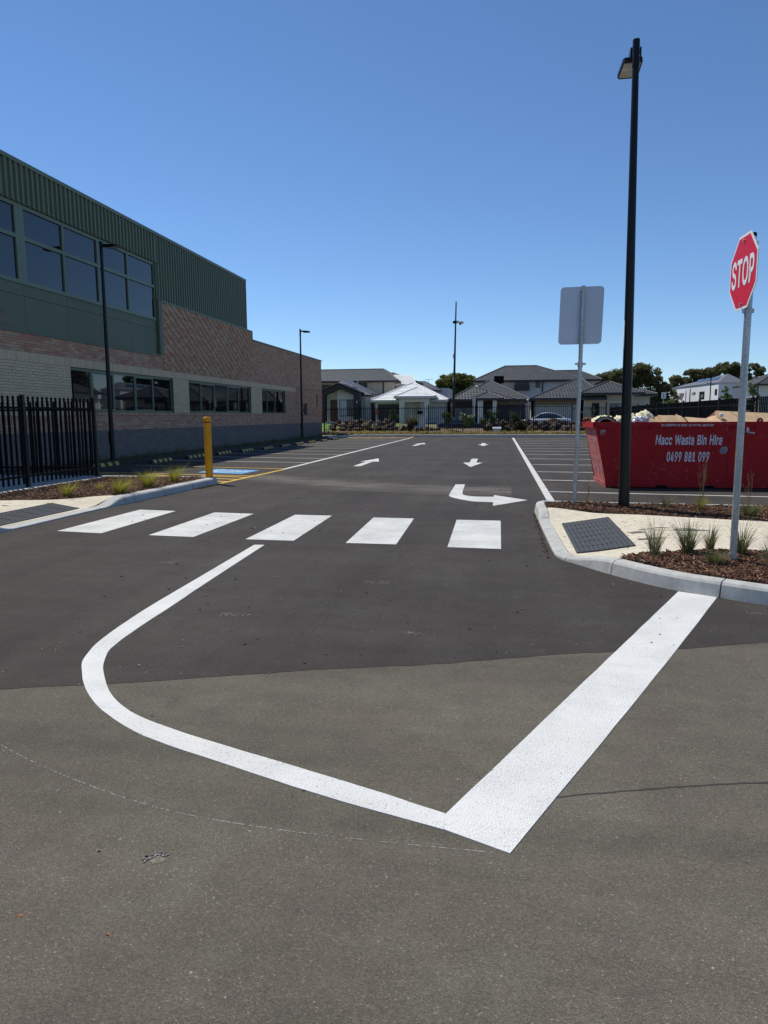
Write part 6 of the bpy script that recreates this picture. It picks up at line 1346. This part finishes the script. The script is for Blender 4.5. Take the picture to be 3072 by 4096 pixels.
# ------------------------------------------------------------------ cars
def car(name, label, loc, rz, mat, st):
    """st: stations along the length (x, half width, z bottom, z belt, roof half width, z roof)"""
    t_ = thing(name, label, 'car', loc, rz); n = len(st); rows = []
    for x, w, zb, zt, wr, zr in st: rows += [(x, -w * .94, zb), (x, -w, (zb + zt) / 2), (x, -w * .95, zt), (x, w * .95, zt), (x, w, (zb + zt) / 2), (x, w * .94, zb)]
    m = MB(); m.smooth = True; m.add(rows, [[i * 6 + k, i * 6 + k + 1, (i + 1) * 6 + k + 1, (i + 1) * 6 + k] for i in range(n - 1) for k in range(5)]); m.add(rows[:6], [list(range(6))]); m.add(rows[-6:], [list(range(6))]); b = m.build('body', mat, t_)
    cab = [s for s in st if s[5] > s[3] + .01 or s[4] > 0]
    rows = []
    for x, w, zb, zt, wr, zr in cab: rows += [(x, -w * .93, zt - .01), (x, -wr, zr), (x, wr, zr), (x, w * .93, zt - .01)]
    m = MB(); m.smooth = True; m.add(rows, [[i * 4 + k, i * 4 + k + 1, (i + 1) * 4 + k + 1, (i + 1) * 4 + k] for i in range(len(cab) - 1) for k in range(3)]); m.build('windows', 'car_glass', t_)
    m = MB(); m.smooth = True; rf = [s for s in cab if s[5] > max(c[5] for c in cab) - .37]; rows = []
    for x, w, zb, zt, wr, zr in rf: rows += [(x, -wr - .015, zr - .03), (x, -wr * .8, zr + .025), (x, wr * .8, zr + .025), (x, wr + .015, zr - .03)]
    m.add(rows, [[i * 4 + k, i * 4 + k + 1, (i + 1) * 4 + k + 1, (i + 1) * 4 + k] for i in range(len(rf) - 1) for k in range(3)]); m.build('roof_panel', mat, t_)
    for i, j in ((1, 2), (-3, -2)):
        for s in (-1, 1):
            m = MB(); a, c = cab[0 if i == 1 else -1], rf[0 if i == 1 else -1]; m.bar((a[0], s * a[1] * .92, a[3]), (c[0], s * (c[4] + .01), c[5]), .05, .04)
            m.build('pillar', mat, t_)
    L = [s[0] for s in st]
    for x in (L[0] + .8, L[-1] - .85):
        for s in (-1, 1):
            w = max(q[1] for q in st) * s; m = MB(); m.tube([(x, w - s * .2, .32), (x, w + s * .012, .32)], .32, 18); wh = m.build('wheel', 'tyre', t_); m = MB(); m.tube([(x, w + s * .012, .32), (x, w + s * .02, .32)], .21, 14); m.build('rim', 'rim', wh)
    for s in (-1, 1):
        m = MB(); m.box(L[0] - .01, L[0] + .12, s * .62 - .14, s * .62 + .14, st[0][3] - .16, st[0][3] - .05); m.build('headlight', 'lamp_lens', t_)
    return t_
sedan = [(-2.2, .72, .3, .62, 0, .62), (-2.0, .82, .2, .74, 0, .74), (-1.2, .88, .18, .90, 0, .90), (-.85, .89, .18, .95, .62, .97), (-.15, .9, .18, .96, .60, 1.36), (.35, .9, .18, .97, .62, 1.43), (1.0, .9, .18, .98, .60, 1.36), (1.65, .88, .2, 1.0, .60, 1.08), (1.9, .86, .22, 1.0, 0, 1.0), (2.25, .80, .3, .92, 0, .92)]
car('parked_car', 'white sedan parked on the street behind the rock wall', (3.2, 60.3, .22), R(4), 'car_white', sedan)
car('parked_car', 'dark sedan parked on the street behind the young shrubs and tall pole', (-3.1, 59.6, -.10), R(-176), 'car_dark', sedan)
van = [(-2.2, .78, .3, .85, 0, .85), (-1.9, .88, .22, .98, 0, .98), (-1.2, .9, .2, 1.05, .68, 1.08), (-.7, .92, .2, 1.08, .66, 1.62), (.6, .92, .2, 1.1, .68, 1.72), (1.8, .92, .2, 1.1, .68, 1.66), (2.15, .9, .25, 1.08, .66, 1.1), (2.25, .86, .3, 1.0, 0, 1.0)]
car('parked_car', 'dark four wheel drive wagon parked beyond the right boundary fence', (10.6, 45.5, .0), R(172), 'car_dark', van)
car('parked_car', 'pale car parked beyond the right boundary fence, behind the big carton', (13.2, 46.5, -.05), R(175), 'car_white', sedan)

# ------------------------------------------------------------------ rocks along the far fence
rocks = []
for s in range(5):
    bm = bmesh.new(); bmesh.ops.create_icosphere(bm, subdivisions=2, radius=1)
    for v in bm.verts:
        p = v.co; v.co = p * (1 + .55 * noise.noise(p * 1.1 + Vector((s * 7, 0, 0))) + .25 * noise.noise(p * 3 + Vector((0, s * 5, 0))))
    me = bpy.data.meshes.new('rock'); bm.to_mesh(me); bm.free(); me.materials.append(M['rock']); rocks.append(me)
rk = random.Random(11)
def rockwall(label, xs, layers, big=1.0, yoff=0.0):
    t_ = thing('rock_wall', label, 'rock wall', ((xs[0] + xs[1]) / 2, 55.6, .3), 0, 'loose rock walls behind the far fence'); ox = (xs[0] + xs[1]) / 2
    for L in range(layers):
        x = xs[0] + rk.uniform(0, .3)
        while x < xs[1]:
            r = rk.choice((.10, .14, .18, .24, .30)) * big * rk.uniform(.85, 1.15); y = 55.05 + .42 * L + rk.uniform(-.12, .12) + yoff
            z = terrain_z(0, y) + .10 + .13 * L * rk.uniform(.75, 1.15) - .05
            inst(rk.choice(rocks), 'rock', t_, (x - ox, y - 55.6, z - .3), (rk.uniform(0, 6), rk.uniform(0, 6), rk.uniform(0, 6)), (r * rk.uniform(.9, 1.35), r, r * rk.uniform(.7, .95)))
            x += r * rk.uniform(1.5, 2.1)
    return t_
rockwall('dark rock wall behind the rod fence, from the school corner to the garage shrub', (-13.3, -8.2), 4)
rockwall('sparse low rocks behind the rod fence before the letterbox', (-8.0, -4.6), 1)
rockwall('rock wall behind the rod fence before the white sedan', (-1.2, 6.2), 3, 1.15)
for (x, z, r, l) in ((-11.62, .82, .30, 'big pale brown boulder on top of the left rock wall'), (-.35, .95, .22, 'round boulder on the rock wall left of the white sedan')):
    o = inst(rk.choice(rocks), 'boulder', None, (x, 56.3, z), (1, 2, 3), (r * 1.3, r, r * .85)); tag(o, l, 'boulder')
blob('soil_heap', 'red brown soil and bark heap behind the fence right of the white sedan', 'soil heap', (4.0, 57.0, .5), (1.5, .7, .62), 'mulch_base', 5.5, .25, 2.5)

# ------------------------------------------------------------------ grass
def blades(m, r, c, n, h, spread, w, lean=(0, 0), zf=None, curl=1.0):
    for _ in range(n):
        a = r.uniform(0, 6.283); rr = spread * .28 * math.sqrt(r.random()); L = h * r.uniform(.55, 1.1); out = spread * r.uniform(.25, 1.1)
        x, y = c[0] + rr * math.cos(a), c[1] + rr * math.sin(a); z = c[2]
        a2 = a + r.gauss(0, .5); dx, dy = math.cos(a2) * out + lean[0] * L, math.sin(a2) * out + lean[1] * L
        px, py = -math.sin(a2 + r.gauss(0, .8)), math.cos(a2); vs = []; k = 4; dr = curl * r.uniform(.0, .35)
        for i in range(k + 1):
            t = i / k; ww_ = w * (1 - t) ** .7 * r.uniform(.9, 1.1) + .0004
            q = (x + dx * t ** 1.7, y + dy * t ** 1.7, z + L * (t - dr * t ** 3))
            vs += [(q[0] - px * ww_, q[1] - py * ww_, q[2]), (q[0] + px * ww_, q[1] + py * ww_, q[2])]
        m.add(vs, [[2 * i, 2 * i + 1, 2 * i + 3, 2 * i + 2] for i in range(k)])
def tuft(label, x, y, h, spread, n, mat, seed, lean=(0, 0), z=.11, dry=0, w=.0026, stalks=0, sh=.6, group='grass tufts in the mulch beds'):
    r = random.Random(seed); t_ = thing('grass_tuft', label, 'grass tuft', (x, y, z), 0, group)
    m = MB(); blades(m, r, (0, 0, 0), n, h, spread, w, lean); m.build('blades', mat, t_)
    if dry: m = MB(); blades(m, r, (0, 0, 0), dry, h * .7, spread * 1.1, w, lean); m.build('dry_blades', 'tuft_dry', t_)
    if stalks:
        m = MB()
        for _ in range(stalks):
            a = r.uniform(0, 6.28); o = r.uniform(.03, .16) * sh; L = sh * r.uniform(.6, 1.05); pts = [(0.03 * math.cos(a), .03 * math.sin(a), 0), (o * .4 * math.cos(a), o * .4 * math.sin(a), L * .5), (o * math.cos(a), o * math.sin(a), L)]
            m.tube(pts, [.0017, .0013, .0009], 4, False)
            for k in range(7):
                t = .62 + .05 * k; b = r.uniform(0, 6.28); p = Vector(pts[1]).lerp(Vector(pts[2]), (t - .5) * 2); q = p + Vector((math.cos(b) * .035 * sh, math.sin(b) * .035 * sh, .05 * sh)); m.bar(p, q, .0022, .0015)
        m.build('seed_stalks', 'tuft_stalk', t_)
tuft('olive grass tuft nearest the left tactile mat, alone at the front of the mulch', -7.27, 10.96, .30, .22, 210, 'tuft_olive', 1, (.1, 0), .12, 40)
tuft('small thin grass tuft in the middle of the left mulch bed', -7.28, 11.95, .20, .14, 60, 'tuft_olive', 2, (0, 0), .12, 40)
tuft('wide olive grass tuft spilling over the left kerb, first behind the kerb ramp', -6.62, 11.5, .33, .30, 330, 'tuft_olive', 3, (.35, -.1), .12, 60, .0026, 3, .42)
tuft('tall olive grass tuft midway along the left kerb', -6.62, 12.5, .40, .30, 330, 'tuft_olive', 4, (.15, 0), .12, 70)
tuft('olive grass tuft along the left kerb nearest the yellow bollard', -6.66, 13.7, .40, .28, 200, 'tuft_olive', 5, (.25, 0), .12, 50)
tuft('tiny flowering weed in the shaded back of the left mulch bed', -8.15, 11.35, .16, .12, 26, 'tuft_grey', 6, (.1, 0), .12)
tuft('grey green grass tuft at the left point of the front right mulch bed', 1.45, 6.97, .40, .14, 90, 'tuft_grey', 7, (0, 0), .11, 45)
tuft('widest green grass tuft in the front right bed, second from its left point', 1.77, 7.07, .40, .17, 170, 'tuft_green', 8, (-.05, 0), .11, 40)
tuft('small dense grass tuft at the bed edge, between the widest tuft and the stop post', 2.03, 7.28, .33, .10, 75, 'tuft_green', 9, (.05, 0), .11, 40)
tuft('low fine dark green tuft close to the left of the stop sign post base', 1.89, 6.63, .16, .13, 240, 'tuft_green', 10, (.1, 0), .11, 50, .0016)
tuft('green grass tuft directly behind the stop sign post', 2.27, 7.14, .40, .16, 100, 'tuft_green', 11, (.05, 0), .11, 30)
tuft('straw coloured grass tuft right of the stop sign post base', 2.34, 6.53, .31, .16, 95, 'tuft_grey', 12, (0, 0), .11, 70)
tuft('grass tuft cut by the right edge of the picture', 2.62, 7.05, .36, .18, 120, 'tuft_grey', 13, (-.1, 0), .11, 50)
tuft('thin dark grass tuft between the nearest lamp post and the tall seeding grass', 2.37, 10.72, .24, .16, 80, 'tuft_green', 14, (0, 0), .11, 20)
tuft('tallest seeding grass with dry stalks before the bin phone number', 2.78, 10.5, .26, .13, 120, 'tuft_olive', 15, (0, 0), .11, 70, .0020, 11, .78)
tuft('bright green tuft with thin dry stalks, right of the stop sign post against the bin', 3.22, 9.88, .22, .20, 240, 'tuft_green', 16, (0, 0), .11, 40, .0030, 7, .62)
tuft('wispy dry stalks beside the thin post of the grey sign', 1.30, 11.05, .18, .08, 24, 'tuft_dry', 17, (0, 0), .11, 10, .002, 6, .42)
m = MB(); r = random.Random(21)
for _ in range(420):
    x, y = r.uniform(-13.2, 6.3), r.uniform(50.6, 53.9); 
    blades(m, r, (x, y, terrain_z(x, y)), 9, r.uniform(.12, .32), .16, .012)
m.build('bed_grass', 'tuft_dry')['kind'] = 'stuff'
m = MB()
for _ in range(170):
    x, y = r.uniform(-13.0, 6.3), r.uniform(50.6, 54.2); blades(m, r, (x, y, terrain_z(x, y)), 12, r.uniform(.15, .4), .2, .012)
m.build('bed_weeds', 'tuft_olive')['kind'] = 'stuff'
m = MB()
for _ in range(330):
    y = r.uniform(15.5, 49); x = r.uniform(-13.5, -11.9 + .9 * (y - 15) / 34); blades(m, r, (x, y, .01), 10, r.uniform(.1, .34), .22, .006)
m.build('wall_weeds', 'tuft_green')['kind'] = 'stuff'
m = MB()
for _ in range(2600):
    x, y = r.uniform(-13.2, 6.3), r.uniform(50.4, 54.3); s = r.uniform(.02, .06); z = terrain_z(x, y) + .02; m.mi = r.choice((0, 0, 1)); rot = Matrix.Rotation(r.uniform(0, 6), 3, 'Z') @ Matrix.Rotation(r.gauss(0, .5), 3, 'X'); m.obox((x, y, z), s * 2.2, s, s * .4, rot)
m.build('bed_mulch', ['mulch', 'mulch_pale'])['kind'] = 'stuff'

# ------------------------------------------------------------------ shrubs and trees
def leaves(m, r, c, rad, n, s, flat=.8):
    for _ in range(n):
        d = Vector((r.gauss(0, 1), r.gauss(0, 1), r.gauss(0, 1))).normalized() * rad * r.random() ** .45; d.z *= flat
        p = Vector(c) + d; a, b = Vector((r.gauss(0, 1), r.gauss(0, 1), r.gauss(0, .7))).normalized(), Vector((r.gauss(0, 1), r.gauss(0, 1), r.gauss(0, .7)))
        b = a.cross(b).normalized(); q = s * r.uniform(.6, 1.3); m.add([p - a * q, p + b * q * .5, p + a * q, p - b * q * .5], [[0, 1, 2, 3]])
def shrub(label, x, y, h, w, n, seed, mat='leaf_shrub', ls=.06, flowers=0, z=None, name='shrub', stake=None, group='young shrubs along the far fence'):
    r = random.Random(seed); z = terrain_z(x, y) if z is None else z; t_ = thing(name, label, 'shrub', (x, y, z), 0, group); m = MB(); f = MB(); s = MB()
    for k in range(9):
        a = r.uniform(0, 6.28); o = w * r.uniform(.1, .9); tip = Vector((o * math.cos(a), o * math.sin(a), h * r.uniform(.45, 1))); s.tube([(0, 0, 0), tip * .5 + Vector((0, 0, .05)), tip], [.018, .012, .006], 5, False)
        leaves(m, r, tip * .92, w * r.uniform(.35, .55), n // 9, ls)
        if flowers: leaves(f, r, tip, w * .4, flowers // 9, ls * .8)
    leaves(m, r, (0, 0, h * .5), w * .7, n // 3, ls); m.build('leaves', mat, t_); s.build('stems', 'bark', t_)
    if flowers: f.build('flowers', 'flower', t_)
    for sx in (stake or ()): q = MB(); q.box(sx - .025, sx + .025, -.05, 0, 0, h * 1.0 + .15); q.build('stake', 'stake', t_)
    return t_
shrub('silvery shrub behind the rod fence before the letterbox', -6.85, 55.0, 1.15, .62, 900, 31, 'leaf_euc')
shrub('tall loose shrub with a stake at the right end of the white roofed house', -4.15, 55.1, 1.5, .42, 700, 32, 'leaf_shrub', stake=(-.25, .3))
shrub('white flowering shrub behind the dark sedan', -2.75, 58.2, 1.55, .62, 700, 33, 'leaf_bright', .07, 260, z=.1)
shrub('young shrub with small buds before the dark porch', -.72, 55.2, 1.65, .42, 600, 34, 'leaf_shrub', flowers=24)
shrub('small dark shrub with a stake left of the porch pillar', -1.42, 55.1, 1.05, .35, 420, 35, 'leaf_shrub', stake=(.05,))
shrub('dark shrub with three timber stakes before the dark garage door', .95, 54.9, 1.35, .50, 800, 36, 'leaf_shrub', stake=(-.38, 0.02, .36))
shrub('low scrub at the foot of the shrub with three stakes', 1.35, 54.8, .75, .45, 420, 37, 'leaf_dark')
shrub('round bushy shrub beside the dark garage of the white roofed house', -10.05, 66.0, 1.75, .62, 1100, 38, 'leaf_shrub', .08, z=.45, group='garden shrubs of the houses')
shrub('small grey shrub on the left rock wall', -11.1, 56.4, .8, .35, 300, 39, 'leaf_euc', z=.5)
shrub('thin bare shrub near the porch of the tan house, seen above the bin corner', 6.6, 55.2, 1.6, .35, 300, 40, 'leaf_shrub', stake=(.1,))
shrub('yellow flowering low plant at the foot of the porch pillar', -.9, 57.0, .55, .4, 300, 41, 'leaf_bright', .05, 60, z=.25)
for k in range(5):
    pass
def tree(label, x, y, z, h, crowns, seed, mat, ls, per, cl, trunk=.22, group='gum trees behind the houses', limbs=True):
    r = random.Random(seed); t_ = thing('tree', label, 'tree', (x, y, z), 0, group); m = MB(); s = MB(); top = Vector((0, 0, h * .45)); s.tube([(0, 0, -.2), (r.uniform(-.2, .2), 0, h * .22), top], [trunk, trunk * .8, trunk * .6], 8)
    for (cx, cy, cz, rx, ry, rz_) in crowns:
        c = Vector((cx, cy, cz)); s.tube([top * .9, (top + c) / 2 + Vector((r.uniform(-.3, .3), 0, .1)), c], [trunk * .5, trunk * .34, trunk * .15], 6, False)
        for _ in range(cl):
            d = Vector((r.gauss(0, 1), r.gauss(0, 1), r.gauss(0, 1))).normalized() * (r.uniform(.55, 1.0)); q = c + Vector((d.x * rx, d.y * ry, d.z * rz_))
            if limbs: s.tube([c, (c + q) / 2 + Vector((0, 0, -.1)), q], [trunk * .15, trunk * .1, trunk * .05], 4, False)
            rad = min(rx, rz_) * r.uniform(.32, .52); leaves(m, r, q, rad, per, ls, .7)
    m.build('crown', mat, t_); s.build('trunk', 'bark', t_); return t_
G = .86
tree('dense dark round tree behind the black tiled house, crossed by the tall pole', -6.3, 100, G, 6.0, [(-2.1, 0, 4.3, 1.1, 1.3, 1.3), (-1.2, 0, 4.6, 1.9, 1.8, 1.5), (.6, 0, 4.6, 1.9, 1.9, 1.9), (1.6, .5, 3.5, 1.4, 1.5, 1.5), (-.2, -.5, 2.6, 2.4, 1.6, 1.4)], 51, 'leaf_dark', .16, 190, 46)
tree('spreading gum tree left of the nearest lamp post, behind the tan house', 15.2, 105, G, 6.5, [(-1.6, 0, 5.0, 1.9, 1.6, 1.5), (.9, 0, 5.8, 2.1, 1.8, 1.6), (-.2, 0, 3.6, 2.6, 1.8, 1.4), (1.9, .4, 4.2, 1.6, 1.5, 1.7)], 52, 'leaf_euc', .15, 160, 34)
tree('tallest gum tree, just right of the nearest lamp post', 19.2, 105.5, G, 7.0, [(-.9, 0, 6.4, 1.5, 1.5, 1.5), (1.1, 0, 6.0, 1.6, 1.5, 1.6), (.3, .3, 4.2, 2.3, 1.8, 1.7), (1.2, 0, 2.6, 1.9, 1.7, 1.3)], 53, 'leaf_euc', .15, 160, 34)
tree('smaller gum tree stepping down beyond the white square sign', 22.6, 106, G, 4.5, [(-.4, 0, 4.2, .9, 1, .9), (.3, 0, 2.9, 1.3, 1.2, 1.5), (-.9, 0, 2.2, 1.2, 1.1, 1.2)], 54, 'leaf_euc', .14, 130, 24)
tree('low gum tree far beyond, peeping out left of the spreading gum', 11.9, 108, G, 5.6, [(0, 0, 5.4, 1.3, 1.2, 1.1), (.6, 0, 4.4, 1.3, 1.2, 1.0)], 58, 'leaf_euc', .14, 100, 16)
tree('broad gum tree with bare limbs left of the white house', 29.2, 120, G, 7.0, [(-1.7, 0, 5.6, 1.6, 1.5, 1.2), (.6, 0, 6.4, 1.9, 1.5, 1.3), (2.0, 0, 6.6, 1.6, 1.4, 1.5), (-.6, 0, 4.6, 1.9, 1.5, .9)], 55, 'leaf_euc', .16, 150, 30)
tree('gum tree rising behind the roof of the white house', 34.3, 120.5, G, 7.6, [(-.9, 0, 7.0, 1.5, 1.4, 1.4), (.8, 0, 7.5, 1.3, 1.3, 1.4), (-1.2, 0, 5.6, 2.2, 1.5, 1.3), (2.0, 0, 6.3, 1.5, 1.3, 1.4)], 56, 'leaf_euc', .16, 150, 30)
tree('open gum tree with gaps at the right edge, behind the stop sign post', 38.6, 121, G, 7.8, [(-.6, 0, 7.7, 1.2, 1.2, 1.0), (1.0, 0, 7.4, 1.0, 1.1, .9), (.2, 0, 6.4, 1.4, 1.2, .9)], 57, 'leaf_euc', .15, 95, 14)
tree('young street tree in front of the white house wall', 20.2, 70, .4, 3.4, [(-.2, 0, 2.9, .35, .35, .7), (.2, 0, 2.3, .5, .4, .5), (-.1, 0, 1.7, .55, .45, .5)], 61, 'leaf_bright', .09, 45, 12, .06, 'young street trees')
tree('young street tree beside the right edge house', 22.35, 70, .4, 4.0, [(0, 0, 3.5, .35, .35, .7), (.15, 0, 2.7, .45, .4, .6), (-.1, 0, 1.9, .5, .45, .5)], 62, 'leaf_bright', .09, 45, 12, .06, 'young street trees')
shrub('bright green bush at the foot of the smaller gum tree', 21.6, 100, 2.3, 1.2, 900, 63, 'leaf_bright', .12, z=G, group='garden shrubs of the houses')
shrub('low olive bush left of the white house', 25.6, 112, 2.6, 1.6, 900, 64, 'leaf_euc', .14, z=G, group='garden shrubs of the houses')
tree('big gum tree out past the right edge, mirrored in the school windows', 40.5, 103, .8, 10.5, [(-2, 0, 7, 3, 2.6, 2.4), (1.8, 0, 8.5, 3, 2.6, 2.4), (.5, 0, 5, 3.4, 2.8, 2.2)], 65, 'leaf_euc', .22, 150, 20)
tree('second big gum tree further out past the right edge', 48, 116, .8, 11, [(-2.4, 0, 7, 3, 2.6, 2.4), (1.8, 0, 9, 3, 2.6, 2.4), (.5, 0, 5, 3.6, 2.8, 2.4)], 66, 'leaf_euc', .22, 150, 20)

# ------------------------------------------------------------------ litter on the asphalt
for (x, y, w) in ((-3.28, 6.55, .16), (-2.0, 6.1, .10), (-1.05, 6.0, .22), (-1.95, 4.85, .2), (-.6, 4.6, .16), (1.85, 5.45, .14), (-1.0, 14.3, .3), (-3.0, 15.8, .5), (.1, 13.6, .5)):
    m = MB()
    for k in range(70):
        a, b = rnd.gauss(0, w * .36), rnd.gauss(0, w * .13); l, h_ = w * rnd.uniform(.015, .07), w * rnd.uniform(.008, .018)
        m.quad((x + a, y + b, .0008), (x + a + l, y + b, .0008), (x + a + l, y + b + h_, .0008), (x + a, y + b + h_, .0008))
    m.build('scuff_mark', 'chalk', lot)['kind'] = 'stuff'

def leaf(label, x, y, s, mat, seed, z=.0):
    r = random.Random(seed); n = 10; pts = [(s * math.cos(k / n * 6.283) * r.uniform(.7, 1.1), s * .6 * math.sin(k / n * 6.283) * r.uniform(.7, 1.15)) for k in range(n)]
    m = MB(); m.add([(0, 0, .006)] + [(a, b, .003 + .012 * abs(noise.noise((a * 60, b * 60, seed)))) for a, b in pts], [[0, 1 + k, 1 + (k + 1) % n] for k in range(n)])
    o = m.build('dry_leaf', mat); o.location = (x, y, z); o.rotation_euler = (0, 0, r.uniform(0, 6)); tag(o, label, 'dry leaf', 'dry leaves on the road')
leaf('orange dry leaf furthest left on the near asphalt', -1.375, 1.71, .011, 'litter', 1, -.006)
leaf('small orange leaf among dark crumbs on the near asphalt', -1.075, 1.68, .008, 'litter', 2, -.006)
leaf('crumpled grey brown leaf above the orange leaves on the near asphalt', -1.32, 2.04, .016, 'litter_grey', 3, -.006)
leaf('dark leaf lying on the left tactile mat edge', -7.2, 10.3, .05, 'litter_grey', 4, .08)
m = MB(); r = random.Random(77)
for _ in range(520):
    y = 1.1 + 16 * r.random() ** 1.6; x = r.uniform(-.75, .5) * (y + 1.5) * .62 - .12 * y * .3
    s = r.uniform(.002, .006) * (1 + y * .09); m.mi = 0
    z = (0 if y > 4.165 + .339 * x else -.007) + s * .3
    m.obox((x, y, z), s * 2, s * 1.5, s, Matrix.Rotation(r.uniform(0, 6), 3, 'Z') @ Matrix.Rotation(r.uniform(0, .8), 3, 'X'))
m.build('grit', 'grit')['kind'] = 'stuff'
m = MB()
for _ in range(150):
    t = r.random(); y = 7.3 + 3.6 * t; m.obox((.505 - abs(r.gauss(0, .022)), y, .004), r.uniform(.006, .03), .006, .005, Matrix.Rotation(r.uniform(0, 6), 3, 'Z'))
for _ in range(120): m.obox((-6.1 + r.uniform(-.05, .12), 14.0 + r.uniform(-.5, .4), .006), r.uniform(.01, .04), .01, .008, Matrix.Rotation(r.uniform(0, 6), 3, 'Z'))
for _ in range(90): x, y = r.uniform(.72, 2.4), r.uniform(7.4, 9.4); m.obox((x, y, zp_right(x, y) + .004), r.uniform(.005, .02), .006, .004, Matrix.Rotation(r.uniform(0, 6), 3, 'Z'))
m.build('kerb_grit', 'mulch')['kind'] = 'stuff'

for o in bpy.data.objects:
    if '_o' in o: del o['_o']
